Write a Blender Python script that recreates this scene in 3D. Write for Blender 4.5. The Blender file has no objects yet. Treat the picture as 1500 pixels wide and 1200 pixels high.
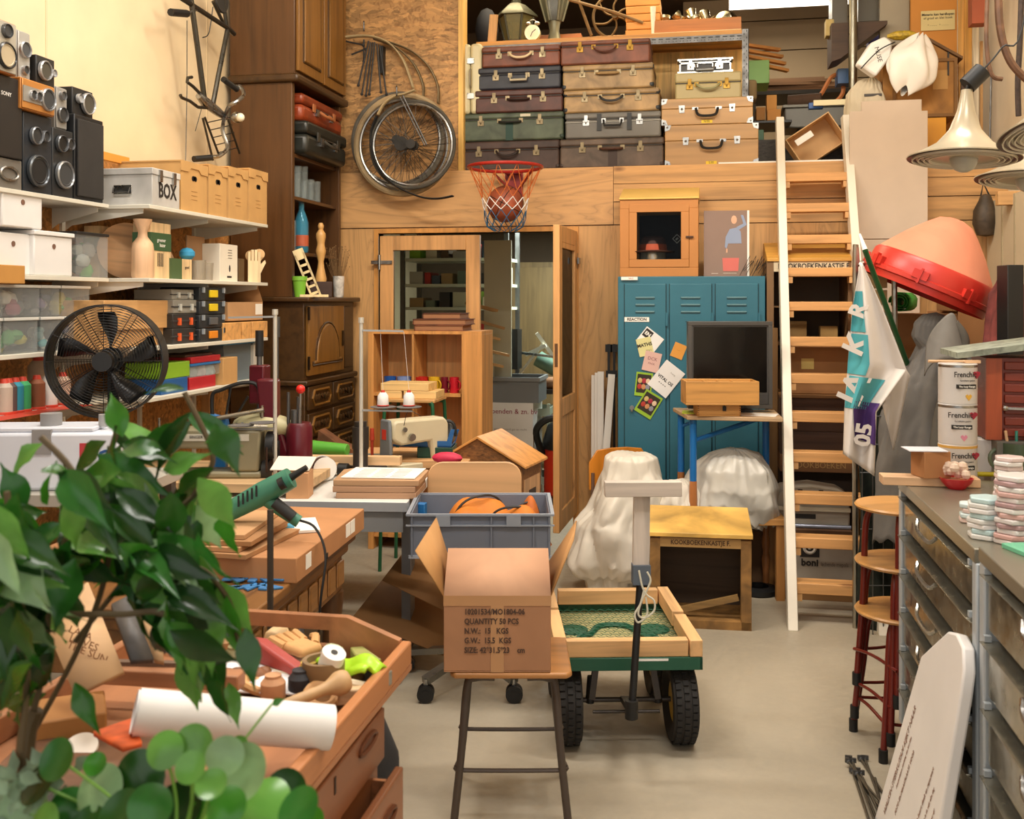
import bpy, math, random, bmesh
from mathutils import Vector as V, Matrix as MX
from math import sin, cos, pi, radians as rad
rnd = random.Random(11)
SC = bpy.context.scene
COL = SC.collection
CZ = 1.6
TH = math.atan(285 / 1500)
cT, sT = cos(TH), sin(TH)

# ---- where a point of the photograph lies in the room
def ray(px, py):
    a = (px - 750) / 1500; b = (440 - py) / 1500
    return (a * cT - sT, a * sT + cT, b)
def at(px, py, Y):
    d = ray(px, py); k = Y / d[1]
    return V((d[0] * k, Y, CZ + d[2] * k))
def ax(px, py, X):
    d = ray(px, py); k = X / d[0]
    return V((X, d[1] * k, CZ + d[2] * k))
def on(px, py, Z):
    d = ray(px, py); k = (Z - CZ) / d[2]
    return V((d[0] * k, d[1] * k, Z))
def RY(px0, py0, px1, py1, Y):      # rectangle facing the camera at depth Y
    m = (px0 + px1) / 2
    z = sorted((at(m, py1, Y).z, at(m, py0, Y).z)); return at(px0, py0, Y).x, at(px1, py0, Y).x, z[0], z[1]
def RX(px0, py0, px1, py1, X):      # rectangle on a plane X
    m = (px0 + px1) / 2
    return ax(px0, py0, X).y, ax(px1, py0, X).y, ax(m, py1, X).z, ax(m, py0, X).z

# ---- materials
def lin(h):
    h = h.lstrip('#'); o = []
    for i in (0, 2, 4):
        c = int(h[i:i + 2], 16) / 255
        o.append(c / 12.92 if c <= .04045 else ((c + .055) / 1.055) ** 2.4)
    return o
_mc = {}
def mulc(c, f): return [min(1, x * f) for x in c] + [1]
def M(h, r=.5, m=0., k='', s=1., a='x', e=1.):
    key = (h, r, m, k, s, a, e)
    if key in _mc: return _mc[key]
    mt = bpy.data.materials.new((k or 'paint') + '_' + h.strip('#')); mt.use_nodes = True
    nt = mt.node_tree; N = nt.nodes; Lk = nt.links
    p = N['Principled BSDF']; c = lin(h)
    p.inputs['Base Color'].default_value = c + [1]
    p.inputs['Roughness'].default_value = r
    p.inputs['Metallic'].default_value = m
    def coords(sc):
        t = N.new('ShaderNodeTexCoord'); g = N.new('ShaderNodeMapping')
        Lk.new(t.outputs['Object'], g.inputs[0]); g.inputs['Scale'].default_value = sc
        return g
    def noise(sc, scale=1., det=3., dis=0.):
        g = coords(sc); n = N.new('ShaderNodeTexNoise')
        n.inputs['Scale'].default_value = scale; n.inputs['Detail'].default_value = det; n.inputs['Distortion'].default_value = dis
        Lk.new(g.outputs[0], n.inputs['Vector']); return n
    def ramp(src, stops):
        rr = N.new('ShaderNodeValToRGB'); el = rr.color_ramp.elements
        while len(el) < len(stops): el.new(.5)
        for q, (pos, cc) in zip(el, stops): q.position = pos; q.color = cc
        Lk.new(src, rr.inputs[0]); return rr
    def bump(src, st, dist=.01):
        bp = N.new('ShaderNodeBump'); bp.inputs['Strength'].default_value = st; bp.inputs['Distance'].default_value = dist
        Lk.new(src, bp.inputs['Height']); Lk.new(bp.outputs[0], p.inputs['Normal'])
    if k in ('wood', 'pine', 'ply'):
        lo, hi = (1.3, 22) if k != 'ply' else (.7, 5)
        sc = {'x': (lo, hi, hi), 'y': (hi, lo, hi), 'z': (hi, hi, lo)}[a]
        n = noise([q * s for q in sc], 1., 4., 1.2 if k == 'ply' else .5)
        if k == 'ply':
            w = N.new('ShaderNodeMath'); w.operation = 'MULTIPLY'; w.inputs[1].default_value = 9.
            Lk.new(n.outputs[0], w.inputs[0]); w2 = N.new('ShaderNodeMath'); w2.operation = 'FRACT'; Lk.new(w.outputs[0], w2.inputs[0])
            rp = ramp(w2.outputs[0], [(0, mulc(c, .74)), (.12, mulc(c, .95)), (.6, mulc(c, 1.08)), (1, mulc(c, .88))])
        else:
            rp = ramp(n.outputs[0], [(.3, mulc(c, .66)), (.47, mulc(c, .95)), (.62, mulc(c, 1.12)), (.75, mulc(c, .85))])
        out = rp.outputs[0]
        if k == 'pine':
            g = coords({'x': (2, 5, 5), 'y': (5, 2, 5), 'z': (5, 5, 2)}[a]); vv = N.new('ShaderNodeTexVoronoi'); vv.inputs['Scale'].default_value = 1.1
            Lk.new(g.outputs[0], vv.inputs['Vector'])
            kr = ramp(vv.outputs['Distance'], [(.05, (.16, .07, .03, 1)), (.13, (1, 1, 1, 1))])
            mx = N.new('ShaderNodeMix'); mx.data_type = 'RGBA'; mx.blend_type = 'MULTIPLY'; mx.inputs[0].default_value = .75
            Lk.new(out, mx.inputs[6]); Lk.new(kr.outputs[0], mx.inputs[7]); out = mx.outputs[2]
        Lk.new(out, p.inputs['Base Color']); bump(n.outputs[0], .15, .004)
    elif k == 'osb':
        g0 = noise((1, 1, 1), 3., 2.); g = coords((1, 1, 1))
        mp = N.new('ShaderNodeMix'); mp.data_type = 'RGBA'; mp.inputs[0].default_value = .12
        Lk.new(g.outputs[0], mp.inputs[6]); Lk.new(g0.outputs['Color'], mp.inputs[7])
        prev = None
        for i_, an in enumerate((.3, 1.4, 2.5)):
            g2 = N.new('ShaderNodeMapping'); Lk.new(mp.outputs[2], g2.inputs[0]); g2.inputs['Rotation'].default_value = (an, an, an); g2.inputs['Location'].default_value = (i_ * 3.1, 0, 0); g2.inputs['Scale'].default_value = (18 * s, 70 * s, 70 * s)
            vv = N.new('ShaderNodeTexVoronoi'); vv.inputs['Scale'].default_value = 1.; Lk.new(g2.outputs[0], vv.inputs['Vector'])
            sp = N.new('ShaderNodeSeparateColor'); Lk.new(vv.outputs['Color'], sp.inputs[0]); cur = sp.outputs[0]
            if prev is not None:
                gt_ = N.new('ShaderNodeMath'); gt_.operation = 'GREATER_THAN'; gt_.inputs[1].default_value = .5; Lk.new(sp.outputs[1], gt_.inputs[0])
                mm_ = N.new('ShaderNodeMix'); Lk.new(gt_.outputs[0], mm_.inputs[0]); Lk.new(prev, mm_.inputs[2]); Lk.new(cur, mm_.inputs[3]); cur = mm_.outputs[0]
            prev = cur
        class sp: outputs = [prev]
        rp = ramp(sp.outputs[0], [(0, mulc(c, .6)), (.3, mulc(c, .9)), (.7, mulc(c, 1.1)), (1, mulc(c, 1.35))])
        n2 = noise((8, 8, 8), 2.2, 5., 2.)
        r2 = ramp(n2.outputs[0], [(.35, (.62, .55, .5, 1)), (.5, (1, 1, 1, 1))])
        mx = N.new('ShaderNodeMix'); mx.data_type = 'RGBA'; mx.blend_type = 'MULTIPLY'; mx.inputs[0].default_value = .8
        Lk.new(rp.outputs[0], mx.inputs[6]); Lk.new(r2.outputs[0], mx.inputs[7]); Lk.new(mx.outputs[2], p.inputs['Base Color'])
    elif k in ('old', 'card', 'cloth', 'concrete', 'leaf'):
        sc = {'old': 14, 'card': 5, 'cloth': 9, 'concrete': 1.1, 'leaf': 12}[k] * s
        n = noise((sc, sc, sc), 1., 6., .6)
        lo, hi = {'old': (.5, 1.35), 'card': (.88, 1.08), 'cloth': (.85, 1.1), 'concrete': (.78, 1.12), 'leaf': (.65, 1.4)}[k]
        rp = ramp(n.outputs[0], [(.3, mulc(c, lo)), (.7, mulc(c, hi))])
        Lk.new(rp.outputs[0], p.inputs['Base Color'])
        if k == 'cloth': bump(noise((260, 260, 260), 1., 2.).outputs[0], .25, .002)
        elif k == 'concrete':
            n3 = noise((30, 30, 30), 1., 3.)
            r3 = ramp(n3.outputs[0], [(.3, (.35, .35, .35, 1)), (.7, (.62, .62, .62, 1))]); Lk.new(r3.outputs[0], p.inputs['Roughness'])
            bump(n3.outputs[0], .06, .003)
        elif k == 'leaf':
            p.inputs['Subsurface Weight'].default_value = 0
            out = N['Material Output']; tr = N.new('ShaderNodeBsdfTranslucent'); Lk.new(rp.outputs[0], tr.inputs[0])
            mx = N.new('ShaderNodeMixShader'); mx.inputs[0].default_value = .3
            Lk.new(p.outputs[0], mx.inputs[1]); Lk.new(tr.outputs[0], mx.inputs[2]); Lk.new(mx.outputs[0], out.inputs[0])
        else: bump(n.outputs[0], .12, .004)
    elif k in ('glass', 'clear'):
        out = N['Material Output']; tr = N.new('ShaderNodeBsdfTransparent'); mx = N.new('ShaderNodeMixShader')
        tr.inputs[0].default_value = [min(1, x * .1 + .9) for x in c] + [1] if k == 'clear' else [x * .4 + .6 for x in c] + [1]
        if k == 'glass':
            fr = N.new('ShaderNodeFresnel'); fr.inputs[0].default_value = 1.5; ad = N.new('ShaderNodeMath'); ad.inputs[1].default_value = 0.02 * e; p.inputs['Base Color'].default_value = (0, 0, 0, 1)
            Lk.new(fr.outputs[0], ad.inputs[0]); Lk.new(ad.outputs[0], mx.inputs[0]); p.inputs['Roughness'].default_value = .03
        else: mx.inputs[0].default_value = s
        Lk.new(tr.outputs[0], mx.inputs[1]); Lk.new(p.outputs[0], mx.inputs[2]); Lk.new(mx.outputs[0], out.inputs[0])
    elif k == 'emit':
        p.inputs['Emission Color'].default_value = c + [1]; p.inputs['Emission Strength'].default_value = e
    elif k == 'metal':
        p.inputs['Metallic'].default_value = m or 1.
        n = noise((20, 20, 20), 1., 4.); r3 = ramp(n.outputs[0], [(.3, [max(0, r - .1)] * 3 + [1]), (.7, [r + .12] * 3 + [1])]); Lk.new(r3.outputs[0], p.inputs['Roughness'])
    else:
        n = noise((3, 3, 3), 1., 4.)
        rp = ramp(n.outputs[0], [(.3, mulc(c, .92)), (.7, mulc(c, 1.05))]); Lk.new(rp.outputs[0], p.inputs['Base Color'])
    _mc[key] = mt; return mt

# ---- mesh builder
class B:
    def __init__(s): s.v = []; s.f = []; s.k = []; s.mi = 0; s.m = None
    def add(s, vs, fs):
        o = len(s.v)
        s.v += [tuple(s.m @ V(q)) for q in vs] if s.m is not None else [tuple(q) for q in vs]
        for f in fs: s.f.append([i + o for i in f]); s.k.append(s.mi)
        return s
    def x(s, loc=(0, 0, 0), rx=0, ry=0, rz=0, sc=1):
        s.m = MX.Translation(loc) @ MX.Rotation(rz, 4, 'Z') @ MX.Rotation(ry, 4, 'Y') @ MX.Rotation(rx, 4, 'X') @ MX.Scale(sc, 4); return s
    def x0(s): s.m = None; return s
    def mat(s, i): s.mi = i; return s
    def box(s, x0, x1, y0, y1, z0, z1):
        return s.add([(x0, y0, z0), (x1, y0, z0), (x1, y1, z0), (x0, y1, z0), (x0, y0, z1), (x1, y0, z1), (x1, y1, z1), (x0, y1, z1)],
                     [(3, 2, 1, 0), (4, 5, 6, 7), (0, 1, 5, 4), (1, 2, 6, 5), (2, 3, 7, 6), (3, 0, 4, 7)])
    def bar(s, p, q, w, h=None):        # square bar between two points
        p, q = V(p), V(q); d = (q - p).normalized(); h = h or w
        u = V((0, 0, 1)) if abs(d.z) < .95 else V((0, 1, 0))
        a = d.cross(u).normalized() * w / 2; b = a.normalized().cross(d).normalized() * h / 2
        vs = [p - a - b, p + a - b, p + a + b, p - a + b, q - a - b, q + a - b, q + a + b, q - a + b]
        return s.add(vs, [(3, 2, 1, 0), (4, 5, 6, 7), (0, 1, 5, 4), (1, 2, 6, 5), (2, 3, 7, 6), (3, 0, 4, 7)])
    def tube(s, pts, r, n=8, closed=False, cap=True):
        pts = [V(q) for q in pts]; m = len(pts); rs = r if isinstance(r, (list, tuple)) else [r] * m
        vs = []; t0 = None; u = None
        for i, q in enumerate(pts):
            if closed: t = pts[(i + 1) % m] - pts[i - 1]
            else: t = pts[min(i + 1, m - 1)] - pts[max(i - 1, 0)]
            t = t.normalized() if t.length > 1e-9 else (t0 or V((0, 0, 1)))
            if u is None:
                u = t.cross(V((0, 0, 1)) if abs(t.z) < .9 else V((1, 0, 0))).normalized()
            else:
                u = u - t * u.dot(t); u = u.normalized() if u.length > 1e-6 else t.orthogonal().normalized()
            w = t.cross(u); t0 = t
            for j in range(n):
                a = 2 * pi * j / n; vs.append(q + (u * cos(a) + w * sin(a)) * rs[i])
        fs = []
        for i in range(m if closed else m - 1):
            k = (i + 1) % m
            for j in range(n): fs.append((i * n + j, i * n + (j + 1) % n, k * n + (j + 1) % n, k * n + j))
        if not closed and cap: fs.append(tuple(range(n - 1, -1, -1))); fs.append(tuple((m - 1) * n + j for j in range(n)))
        return s.add(vs, fs)
    def cyl(s, p, q, r, r2=None, n=14): return s.tube([p, q], [r, r if r2 is None else r2], n)
    def lathe(s, pr, n=20, c=(0, 0, 0), cap=True, arc=2 * pi):
        vs = []; full = abs(arc - 2 * pi) < 1e-6; nn = n if full else n + 1
        for (r, z) in pr:
            for j in range(nn): a = arc * j / n; vs.append((c[0] + r * cos(a), c[1] + r * sin(a), c[2] + z))
        fs = []
        for i in range(len(pr) - 1):
            for j in range(n): k = (j + 1) % nn; fs.append((i * nn + j, i * nn + k, (i + 1) * nn + k, (i + 1) * nn + j))
        if cap and full:
            if pr[0][0] > 1e-5: fs.append(tuple(range(n - 1, -1, -1)))
            if pr[-1][0] > 1e-5: fs.append(tuple((len(pr) - 1) * n + j for j in range(n)))
        return s.add(vs, fs)
    def ext(s, poly, a, b, pl='xz'):    # prism of a 2D outline
        f = {'xz': lambda p, t: (p[0], t, p[1]), 'xy': lambda p, t: (p[0], p[1], t), 'yz': lambda p, t: (t, p[0], p[1])}[pl]
        n = len(poly); vs = [f(p, a) for p in poly] + [f(p, b) for p in poly]
        return s.add(vs, [tuple(range(n - 1, -1, -1)), tuple(range(n, 2 * n))] + [(i, (i + 1) % n, n + (i + 1) % n, n + i) for i in range(n)])
    def sph(s, c, r, n=14, sc=(1, 1, 1)):
        vs = []; fs = []; h = max(4, n // 2)
        for i in range(h + 1):
            t = pi * i / h
            for j in range(n): a = 2 * pi * j / n; vs.append((c[0] + r * sc[0] * sin(t) * cos(a), c[1] + r * sc[1] * sin(t) * sin(a), c[2] + r * sc[2] * cos(t)))
        for i in range(h):
            for j in range(n): fs.append((i * n + j, (i + 1) * n + j, (i + 1) * n + (j + 1) % n, i * n + (j + 1) % n))
        return s.add(vs, fs)
    def grid(s, fn, nu, nv, cu=False, th=0):
        vs = [fn(i / nu, j / nv) for i in range(nu if cu else nu + 1) for j in range(nv + 1)]; w = nv + 1; mu = nu if cu else nu + 1
        return s.add(vs, [(i * w + j, ((i + 1) % mu) * w + j, ((i + 1) % mu) * w + j + 1, i * w + j + 1) for i in range(nu) for j in range(nv)])
    def poly(s, pts): return s.add(pts, [tuple(range(len(pts)))])
    def frame(s, x0, x1, z0, z1, w, y0, y1):   # rectangular frame facing -y
        s.box(x0, x1, y0, y1, z0, z0 + w); s.box(x0, x1, y0, y1, z1 - w, z1)
        s.box(x0, x0 + w, y0, y1, z0 + w, z1 - w); return s.box(x1 - w, x1, y0, y1, z0 + w, z1 - w)
    def tray(s, x0, x1, y0, y1, z0, z1, w):    # open box
        s.box(x0, x1, y0, y1, z0, z0 + w); s.box(x0, x1, y0, y0 + w, z0 + w, z1); s.box(x0, x1, y1 - w, y1, z0 + w, z1)
        s.box(x0, x0 + w, y0 + w, y1 - w, z0 + w, z1); return s.box(x1 - w, x1, y0 + w, y1 - w, z0 + w, z1)
    def o(s, name, mats, parent=None, bev=0, solid=0, sub=0, loc=None, rot=None):
        me = bpy.data.meshes.new(name); me.from_pydata(s.v, [], s.f)
        for q in (mats if isinstance(mats, (list, tuple)) else [mats]): me.materials.append(q)
        me.polygons.foreach_set('material_index', s.k); me.polygons.foreach_set('use_smooth', [True] * len(s.f))
        bm = bmesh.new(); bm.from_mesh(me); bmesh.ops.remove_doubles(bm, verts=bm.verts, dist=1e-5) if sub else None
        bmesh.ops.recalc_face_normals(bm, faces=bm.faces); bm.to_mesh(me); bm.free()
        if not sub: me.set_sharp_from_angle(angle=rad(38))
        ob = bpy.data.objects.new(name, me); COL.objects.link(ob)
        if parent: ob.parent = parent
        if loc is not None: ob.location = loc
        if rot is not None: ob.rotation_euler = rot
        if solid: q = ob.modifiers.new('s', 'SOLIDIFY'); q.thickness = solid; q.offset = 0
        if sub: q = ob.modifiers.new('u', 'SUBSURF'); q.levels = q.render_levels = sub
        if bev: q = ob.modifiers.new('b', 'BEVEL'); q.width = bev; q.segments = 2; q.limit_method = 'ANGLE'; q.angle_limit = rad(40)
        return ob

def tg(o, label, cat, group=None, kind=None):
    o['label'] = label; o['category'] = cat
    if group: o['group'] = group
    if kind: o['kind'] = kind
    return o
def T(name, label, cat, loc=(0, 0, 0), rz=0, group=None, rot=None):
    o = bpy.data.objects.new(name, None); COL.objects.link(o); o.empty_display_size = .05
    o.location = loc; o.rotation_euler = rot or (0, 0, rz); return tg(o, label, cat, group)
def one(b, name, mats, label, cat, group=None, loc=None, rz=0, rot=None, **kw):
    o = b.o(name, mats, None, **kw); o.location = loc or (0, 0, 0); o.rotation_euler = rot or (0, 0, rz); return tg(o, label, cat, group)
def S(b, name, mats, **kw):
    o = b.o(name, mats, None, **kw); o['kind'] = 'structure'; return o
def cp(root, loc, rz=None, label=None, rot=None, group=None, sc=None):
    r = root.copy(); COL.objects.link(r); r.location = loc
    if rz is not None: r.rotation_euler = (0, 0, rz)
    if rot is not None: r.rotation_euler = rot
    if label: r['label'] = label
    if group: r['group'] = group
    if sc: r.scale = sc
    for ch in list(root.children):
        c = ch.copy(); COL.objects.link(c); c.parent = r
        for g in list(ch.children): d = g.copy(); COL.objects.link(d); d.parent = c
    return r
def txt(s, loc, size, mat, parent, rot=(pi / 2, 0, 0), name='lettering', sx=1., al='CENTER', bold=0):
    cu = bpy.data.curves.new(name, 'FONT'); cu.body = s; cu.size = size; cu.align_x = al; cu.align_y = 'CENTER'; cu.extrude = .0004; cu.offset = bold
    cu.resolution_u = 2; cu.materials.append(mat)
    tmp = bpy.data.objects.new(name + '_tmp', cu); me = bpy.data.meshes.new_from_object(tmp); bpy.data.objects.remove(tmp); bpy.data.curves.remove(cu)
    me.name = name; o = bpy.data.objects.new(name, me); COL.objects.link(o); o.location = loc; o.rotation_euler = rot; o.scale = (sx, 1, 1); o.parent = parent
    return o
def arc(c, r, a0, a1, n=10, pl='xz', r2=None):
    out = []; r2 = r2 or r
    for i in range(n + 1):
        a = a0 + (a1 - a0) * i / n; u, w = r * cos(a), r2 * sin(a)
        out.append({'xz': (c[0] + u, c[1], c[2] + w), 'xy': (c[0] + u, c[1] + w, c[2]), 'yz': (c[0], c[1] + u, c[2] + w)}[pl])
    return out
def crv(p, n=6):                        # smooth curve through points
    p = [V(q) for q in p]; out = []
    for i in range(len(p) - 1):
        a, b, c, d = p[max(i - 1, 0)], p[i], p[i + 1], p[min(i + 2, len(p) - 1)]
        for j in range(n):
            t = j / n; out.append(.5 * ((2 * b) + (c - a) * t + (2 * a - 5 * b + 4 * c - d) * t * t + (3 * b - a - 3 * c + d) * t ** 3))
    out.append(p[-1]); return out
BLK = M('151515', .5); DK = M('2a2826', .6); WHT = M('f2efe8', .5); CHR = M('a8a8a6', .3, 1, 'metal'); STL = M('707070', .5, 1, 'metal')
PINE = M('cf9f66', .55, k='pine'); PINEZ = M('cf9f66', .55, k='pine', a='z'); PLY = M('d8a465', .55, k='ply')
CARD = M('bd9164', .85, k='card'); CARDL = M('d6ae7c', .85, k='card'); PAPER = M('f1ede4', .7); INK = M('2b2420', .7)
GLS = M('cfd8d8', .05, k='glass'); BRASS = M('8f6f34', .5, 1, 'metal')
# ================= camera, light, shell
D = 6.76; LW = -2.9; RW = 1.82; LZ = 2.48
cam = bpy.data.cameras.new('camera'); co = bpy.data.objects.new('camera', cam); COL.objects.link(co)
co.location = (0, 0, CZ); co.rotation_euler = (pi / 2, 0, TH); cam.lens = 36; cam.sensor_width = 36; cam.shift_y = -160 / 1500; cam.clip_start = .02
cam.dof.use_dof = True; cam.dof.focus_distance = 4.6; cam.dof.aperture_fstop = 6.5
SC.camera = co
SC.view_settings.view_transform = 'Standard'; SC.view_settings.look = 'None'; SC.view_settings.gamma = 1; SC.view_settings.use_curve_mapping = False
SC.view_settings.exposure = -0.62
w = bpy.data.worlds.new('world'); SC.world = w; w.use_nodes = True
w.node_tree.nodes['Background'].inputs[0].default_value = (1, .93, .82, 1); w.node_tree.nodes['Background'].inputs[1].default_value = .3
def area(loc, rot, sx, sy, pw, col):
    l = bpy.data.lights.new('lamp', 'AREA'); l.shape = 'RECTANGLE'; l.size = sx; l.size_y = sy; l.energy = pw; l.color = col
    o = bpy.data.objects.new('lamp_or_fill_light', l); COL.objects.link(o); o.location = loc; o.rotation_euler = rot; return o
# added tube lamps out of view, the rear pair aimed at the back wall
for i, (x, y, pw, c) in enumerate([(-1.6, 1.6, 80, (1, .96, .9)), (.7, 1.6, 80, (1, .96, .9)), (-1.6, 3.7, 95, (1, .94, .86)), (.7, 3.7, 95, (1, .94, .86)), (-1.3, 4.5, 58, (1, .87, .68)), (.5, 4.5, 58, (1, .87, .68))]):
    b = B(); b.box(-.62, .62, -.09, .09, .0, .07); t = T('ceiling_lamp', 'added long tube lamp hanging out of view above the room', 'lamp', (x, y, 4.35 if y < 4.2 else 3.8), group='added tube lamps above the room')
    b.o('housing', WHT, t)
    for k in (-.04, .04): B().cyl((-.6, k, -.02), (.6, k, -.02), .013).o('tube', M('fff2dd', k='emit', e=3), t)
    area((x, y, 4.3 if y < 4.2 else 3.75), (rad(55) if y > 4.2 else 0, 0, 0), 1.2, .3, pw, c)
# added daylight-coloured fill from behind the camera, no door is built
area((-.3, -1.6, 2.3), (rad(78), 0, 0), 4.2, 3.2, 85, (1, .98, .95))
S(B().box(LW - .1, RW + .1, -1.5, 10.2, -.08, 0), 'floor', M('aba08c', .5, k='concrete'))
CREAM = M('e9d2ab', .8)
S(B().box(LW - .1, LW, -1.5, 10.2, 0, 4.8), 'wall_left', CREAM)
b = B()
for k in (1.1, 2.6, 4.1, 5.6): b.box(LW, LW + .004, k, k + .012, 2.3, 4.5)
S(b, 'trim_1', M('dfc9a2', .8))
S(B().box(LW, LW + .02, .2, D, 0, 2.3), 'wall_left_lining', M('b57c40', .6, k='osb', s=.8))
S(B().box(RW, RW + .1, -1.5, 10.2, 0, 4.8), 'wall_right', M('ead9bb', .8))
S(B().box(LW - .1, RW + .1, -1.5, 10.2, 4.8, 4.9), 'ceiling', M('cfc6b4', .9))
# back wall with the double door opening
dx0, dx1, dz = at(555, 400, D).x, at(840, 400, D).x, 2.06
PW = M('c99a62', .55, k='ply', a='z'); PP = M('cf9f68', .5, k='ply'); 
b = B()
b.box(LW, dx0, D, D + .1, 0, 2.095); b.box(dx1, RW, D, D + .1, 0, 2.095); b.box(dx0, dx1, D, D + .1, dz, 2.095)
S(b, 'wall_back', PW)
px9 = at(899, 300, D).x
S(B().box(LW, px9 - .003, D - .012, D + .1, 2.1, LZ), 'wall_back_band', PP)
b = B(); z = 2.25
for k in range(2): b.box(px9, RW, D - .014 + k * .003, D + .1, 2.25 + k * .118 - .12 * 0, 2.25 + (k + 1) * .118 - .004)
b.box(px9, RW, D - .008, D + .1, 2.1, 2.245)
S(b, 'wall_back_boards', PINE)
# loft floor
S(B().box(LW, RW, D + .1, 10.2, LZ - .1, LZ), 'floor_loft', M('8a6a42', .7, k='wood'))
# upper osb wall beside the loft opening
ux = at(672, 100, D).x
S(B().box(LW, ux, D, D + .08, LZ, 4.8), 'wall_back_upper', M('b08450', .6, k='osb', s=.8))
S(B().box(ux, ux + .035, D - .012, D + .1, LZ, 4.8), 'trim_2', M('e0b15c', .5, k='wood', a='z'))
# door jambs
b = B(); b.box(dx0 - .03, dx0, D - .015, D + .1, 0, dz + .03); b.box(dx1, dx1 + .035, D - .015, D + .1, 0, dz + .03); b.box(dx0, dx1, D - .015, D + .1, dz, dz + .03)
S(b, 'trim_3', M('cf9148', .5, k='wood', a='z'))
# loft interior: plank partition, far wall, storage room behind
lx0, lx1 = ux + .04, at(1096, 100, 7.5).x
b = B(); xx = lx0
while xx < lx1: b.box(xx, min(xx + .17, lx1) - .003, 7.52, 7.55, LZ, 3.4); xx += .17
S(b, 'wall_loft_planks', M('ecbc68', .5, k='pine', a='z'))
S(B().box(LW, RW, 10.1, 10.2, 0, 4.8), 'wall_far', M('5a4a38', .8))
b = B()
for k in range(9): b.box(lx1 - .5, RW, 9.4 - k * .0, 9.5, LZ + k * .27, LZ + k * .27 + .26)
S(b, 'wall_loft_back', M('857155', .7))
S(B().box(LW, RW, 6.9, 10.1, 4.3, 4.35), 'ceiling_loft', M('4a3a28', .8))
# lamp inside the loft store (the strip seen at the top)
p0, p1 = at(1087, 4, 8.6), at(1216, 4, 8.6)
t = T('strip_lamp', 'glowing white strip lamp in the dark loft store beyond the ladder', 'lamp', ((p0.x + p1.x) / 2, 8.6, p0.z))
B().box(-.45, .5, -.05, .05, .03, .09).o('housing', WHT, t); B().box(-.45, .5, -.04, .04, -.045, .03).o('diffuser', M('fff4e0', k='emit', e=5), t)
area((p0.x + .3, 8.55, p0.z - .08), (0, 0, 0), .9, .2, 34, (1, .9, .72))
area((-.8, 7.25, 4.0), (0, 0, 0), 1.6, .3, 45, (1, .8, .5))  # added warm fill that brightens the loft, without a fixture
area((-.9, 8.6, 2.3), (0, 0, 0), 1.5, .3, 110, (.88, .97, .88))  # added greenish fill for the store room, without a fixture
# ================= doors and the store room behind
def leaf(name, w, z0, z1, gz0, gz1, st=.095, lock=False):
    r = bpy.data.objects.new(name, None); COL.objects.link(r); r['kind'] = 'structure'
    b = B(); b.box(0, st, -.02, .02, z0, z1); b.box(w - st, w, -.02, .02, z0, z1); b.box(st, w - st, -.02, .02, z1 - .1, z1)
    b.box(st, w - st, -.02, .02, gz0 - .11, gz0); b.box(st, w - st, -.02, .02, z0, z0 + .12); b.box(st, w - st, -.009, .009, z0 + .12, gz0 - .11)
    b.box(st, w - st, -.02, .02, gz1, z1 - .1); b.o('door_frame', M('cf9a60', .5, k='pine', a='z'), r, bev=.003)
    B().box(st, w - st, -.003, .003, gz0, gz1).o('pane', GLS, r)
    return r
L1 = leaf('door_1', .70, .12, 2.04, 1.28, 1.94); L1.location = (dx0 + .02, D - .02, 0)
h = B(); h.box(-.06, .09, -.03, -.02, -.012, .012).cyl((0, -.032, -.05), (0, -.032, .05), .011).o('hinge', CHR, L1, loc=(0, 0, 1.86))
L2 = leaf('door_2', .64, .2, 2.055, 1.0, 1.92); L2.location = (dx1 + .01, D - .03, 0); L2.rotation_euler = (0, 0, rad(-92.5))
B().box(.6395, .6425, -.009, .009, 1.2, 1.34).o('lock_plate', M('5a3a1c', .5), L2)
B().cyl((0, 0, -.05), (0, 0, .05), .014).box(-.01, .06, .02, .03, -.02, .02).o('hinge', CHR, L2, loc=(.0, .01, 1.86))
# shelving seen through the glass
def rack(name, label, x0, x1, y0, y1, zs, z1, m, mp):
    t = T(name, label, 'shelving', ((x0 + x1) / 2, (y0 + y1) / 2, 0)); w = (x1 - x0) / 2; d = (y1 - y0) / 2
    for sx in (-w, w):
        for sy in (-d, d): B().box(sx - .018, sx + .018, sy - .018, sy + .018, 0, z1).o('post', mp, t)
    for z in zs: B().box(-w, w, -d, d, z - .025, z).o('shelf', m, t)
    return t
Y = 8.3
sx0, sx1 = at(590, 400, Y).x, at(742, 400, Y).x
zs = [at(660, y, Y).z for y in (378, 416, 450, 492, 530)]
rack('storage_rack', 'white shelf rack seen through the glass door pane, loaded with parts', sx0, sx1, Y, Y + .5, zs, 2.3, M('cfd3c0', .5), STL)
def bx(name, mat, label, cat, x0, x1, y0, y1, z0, z1, group=None, bev=.002, rz=0):
    cx, cy = (x0 + x1) / 2, (y0 + y1) / 2
    return one(B().box(x0 - cx, x1 - cx, y0 - cy, y1 - cy, 0, z1 - z0), name, mat, label, cat, group, (cx, cy, z0), rz, bev=bev)
cols = ['8ec63a', 'd9d4bd', '5a4a3c', 'b8b8b0', 'b3302a', '394a5c', 'a88a5c', '6a7a6a', '2a2a2a', 'c7c1a5']
lab = {'8ec63a': 'bright green', 'd9d4bd': 'pale cream', '5a4a3c': 'dark brown', 'b8b8b0': 'light grey', 'b3302a': 'red', '394a5c': 'dark blue', 'a88a5c': 'tan', '6a7a6a': 'grey green', '2a2a2a': 'black', 'c7c1a5': 'beige'}
sn = ['on the top shelf', 'on the second shelf', 'on the third shelf', 'on the fourth shelf', 'on the lowest shelf']
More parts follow.
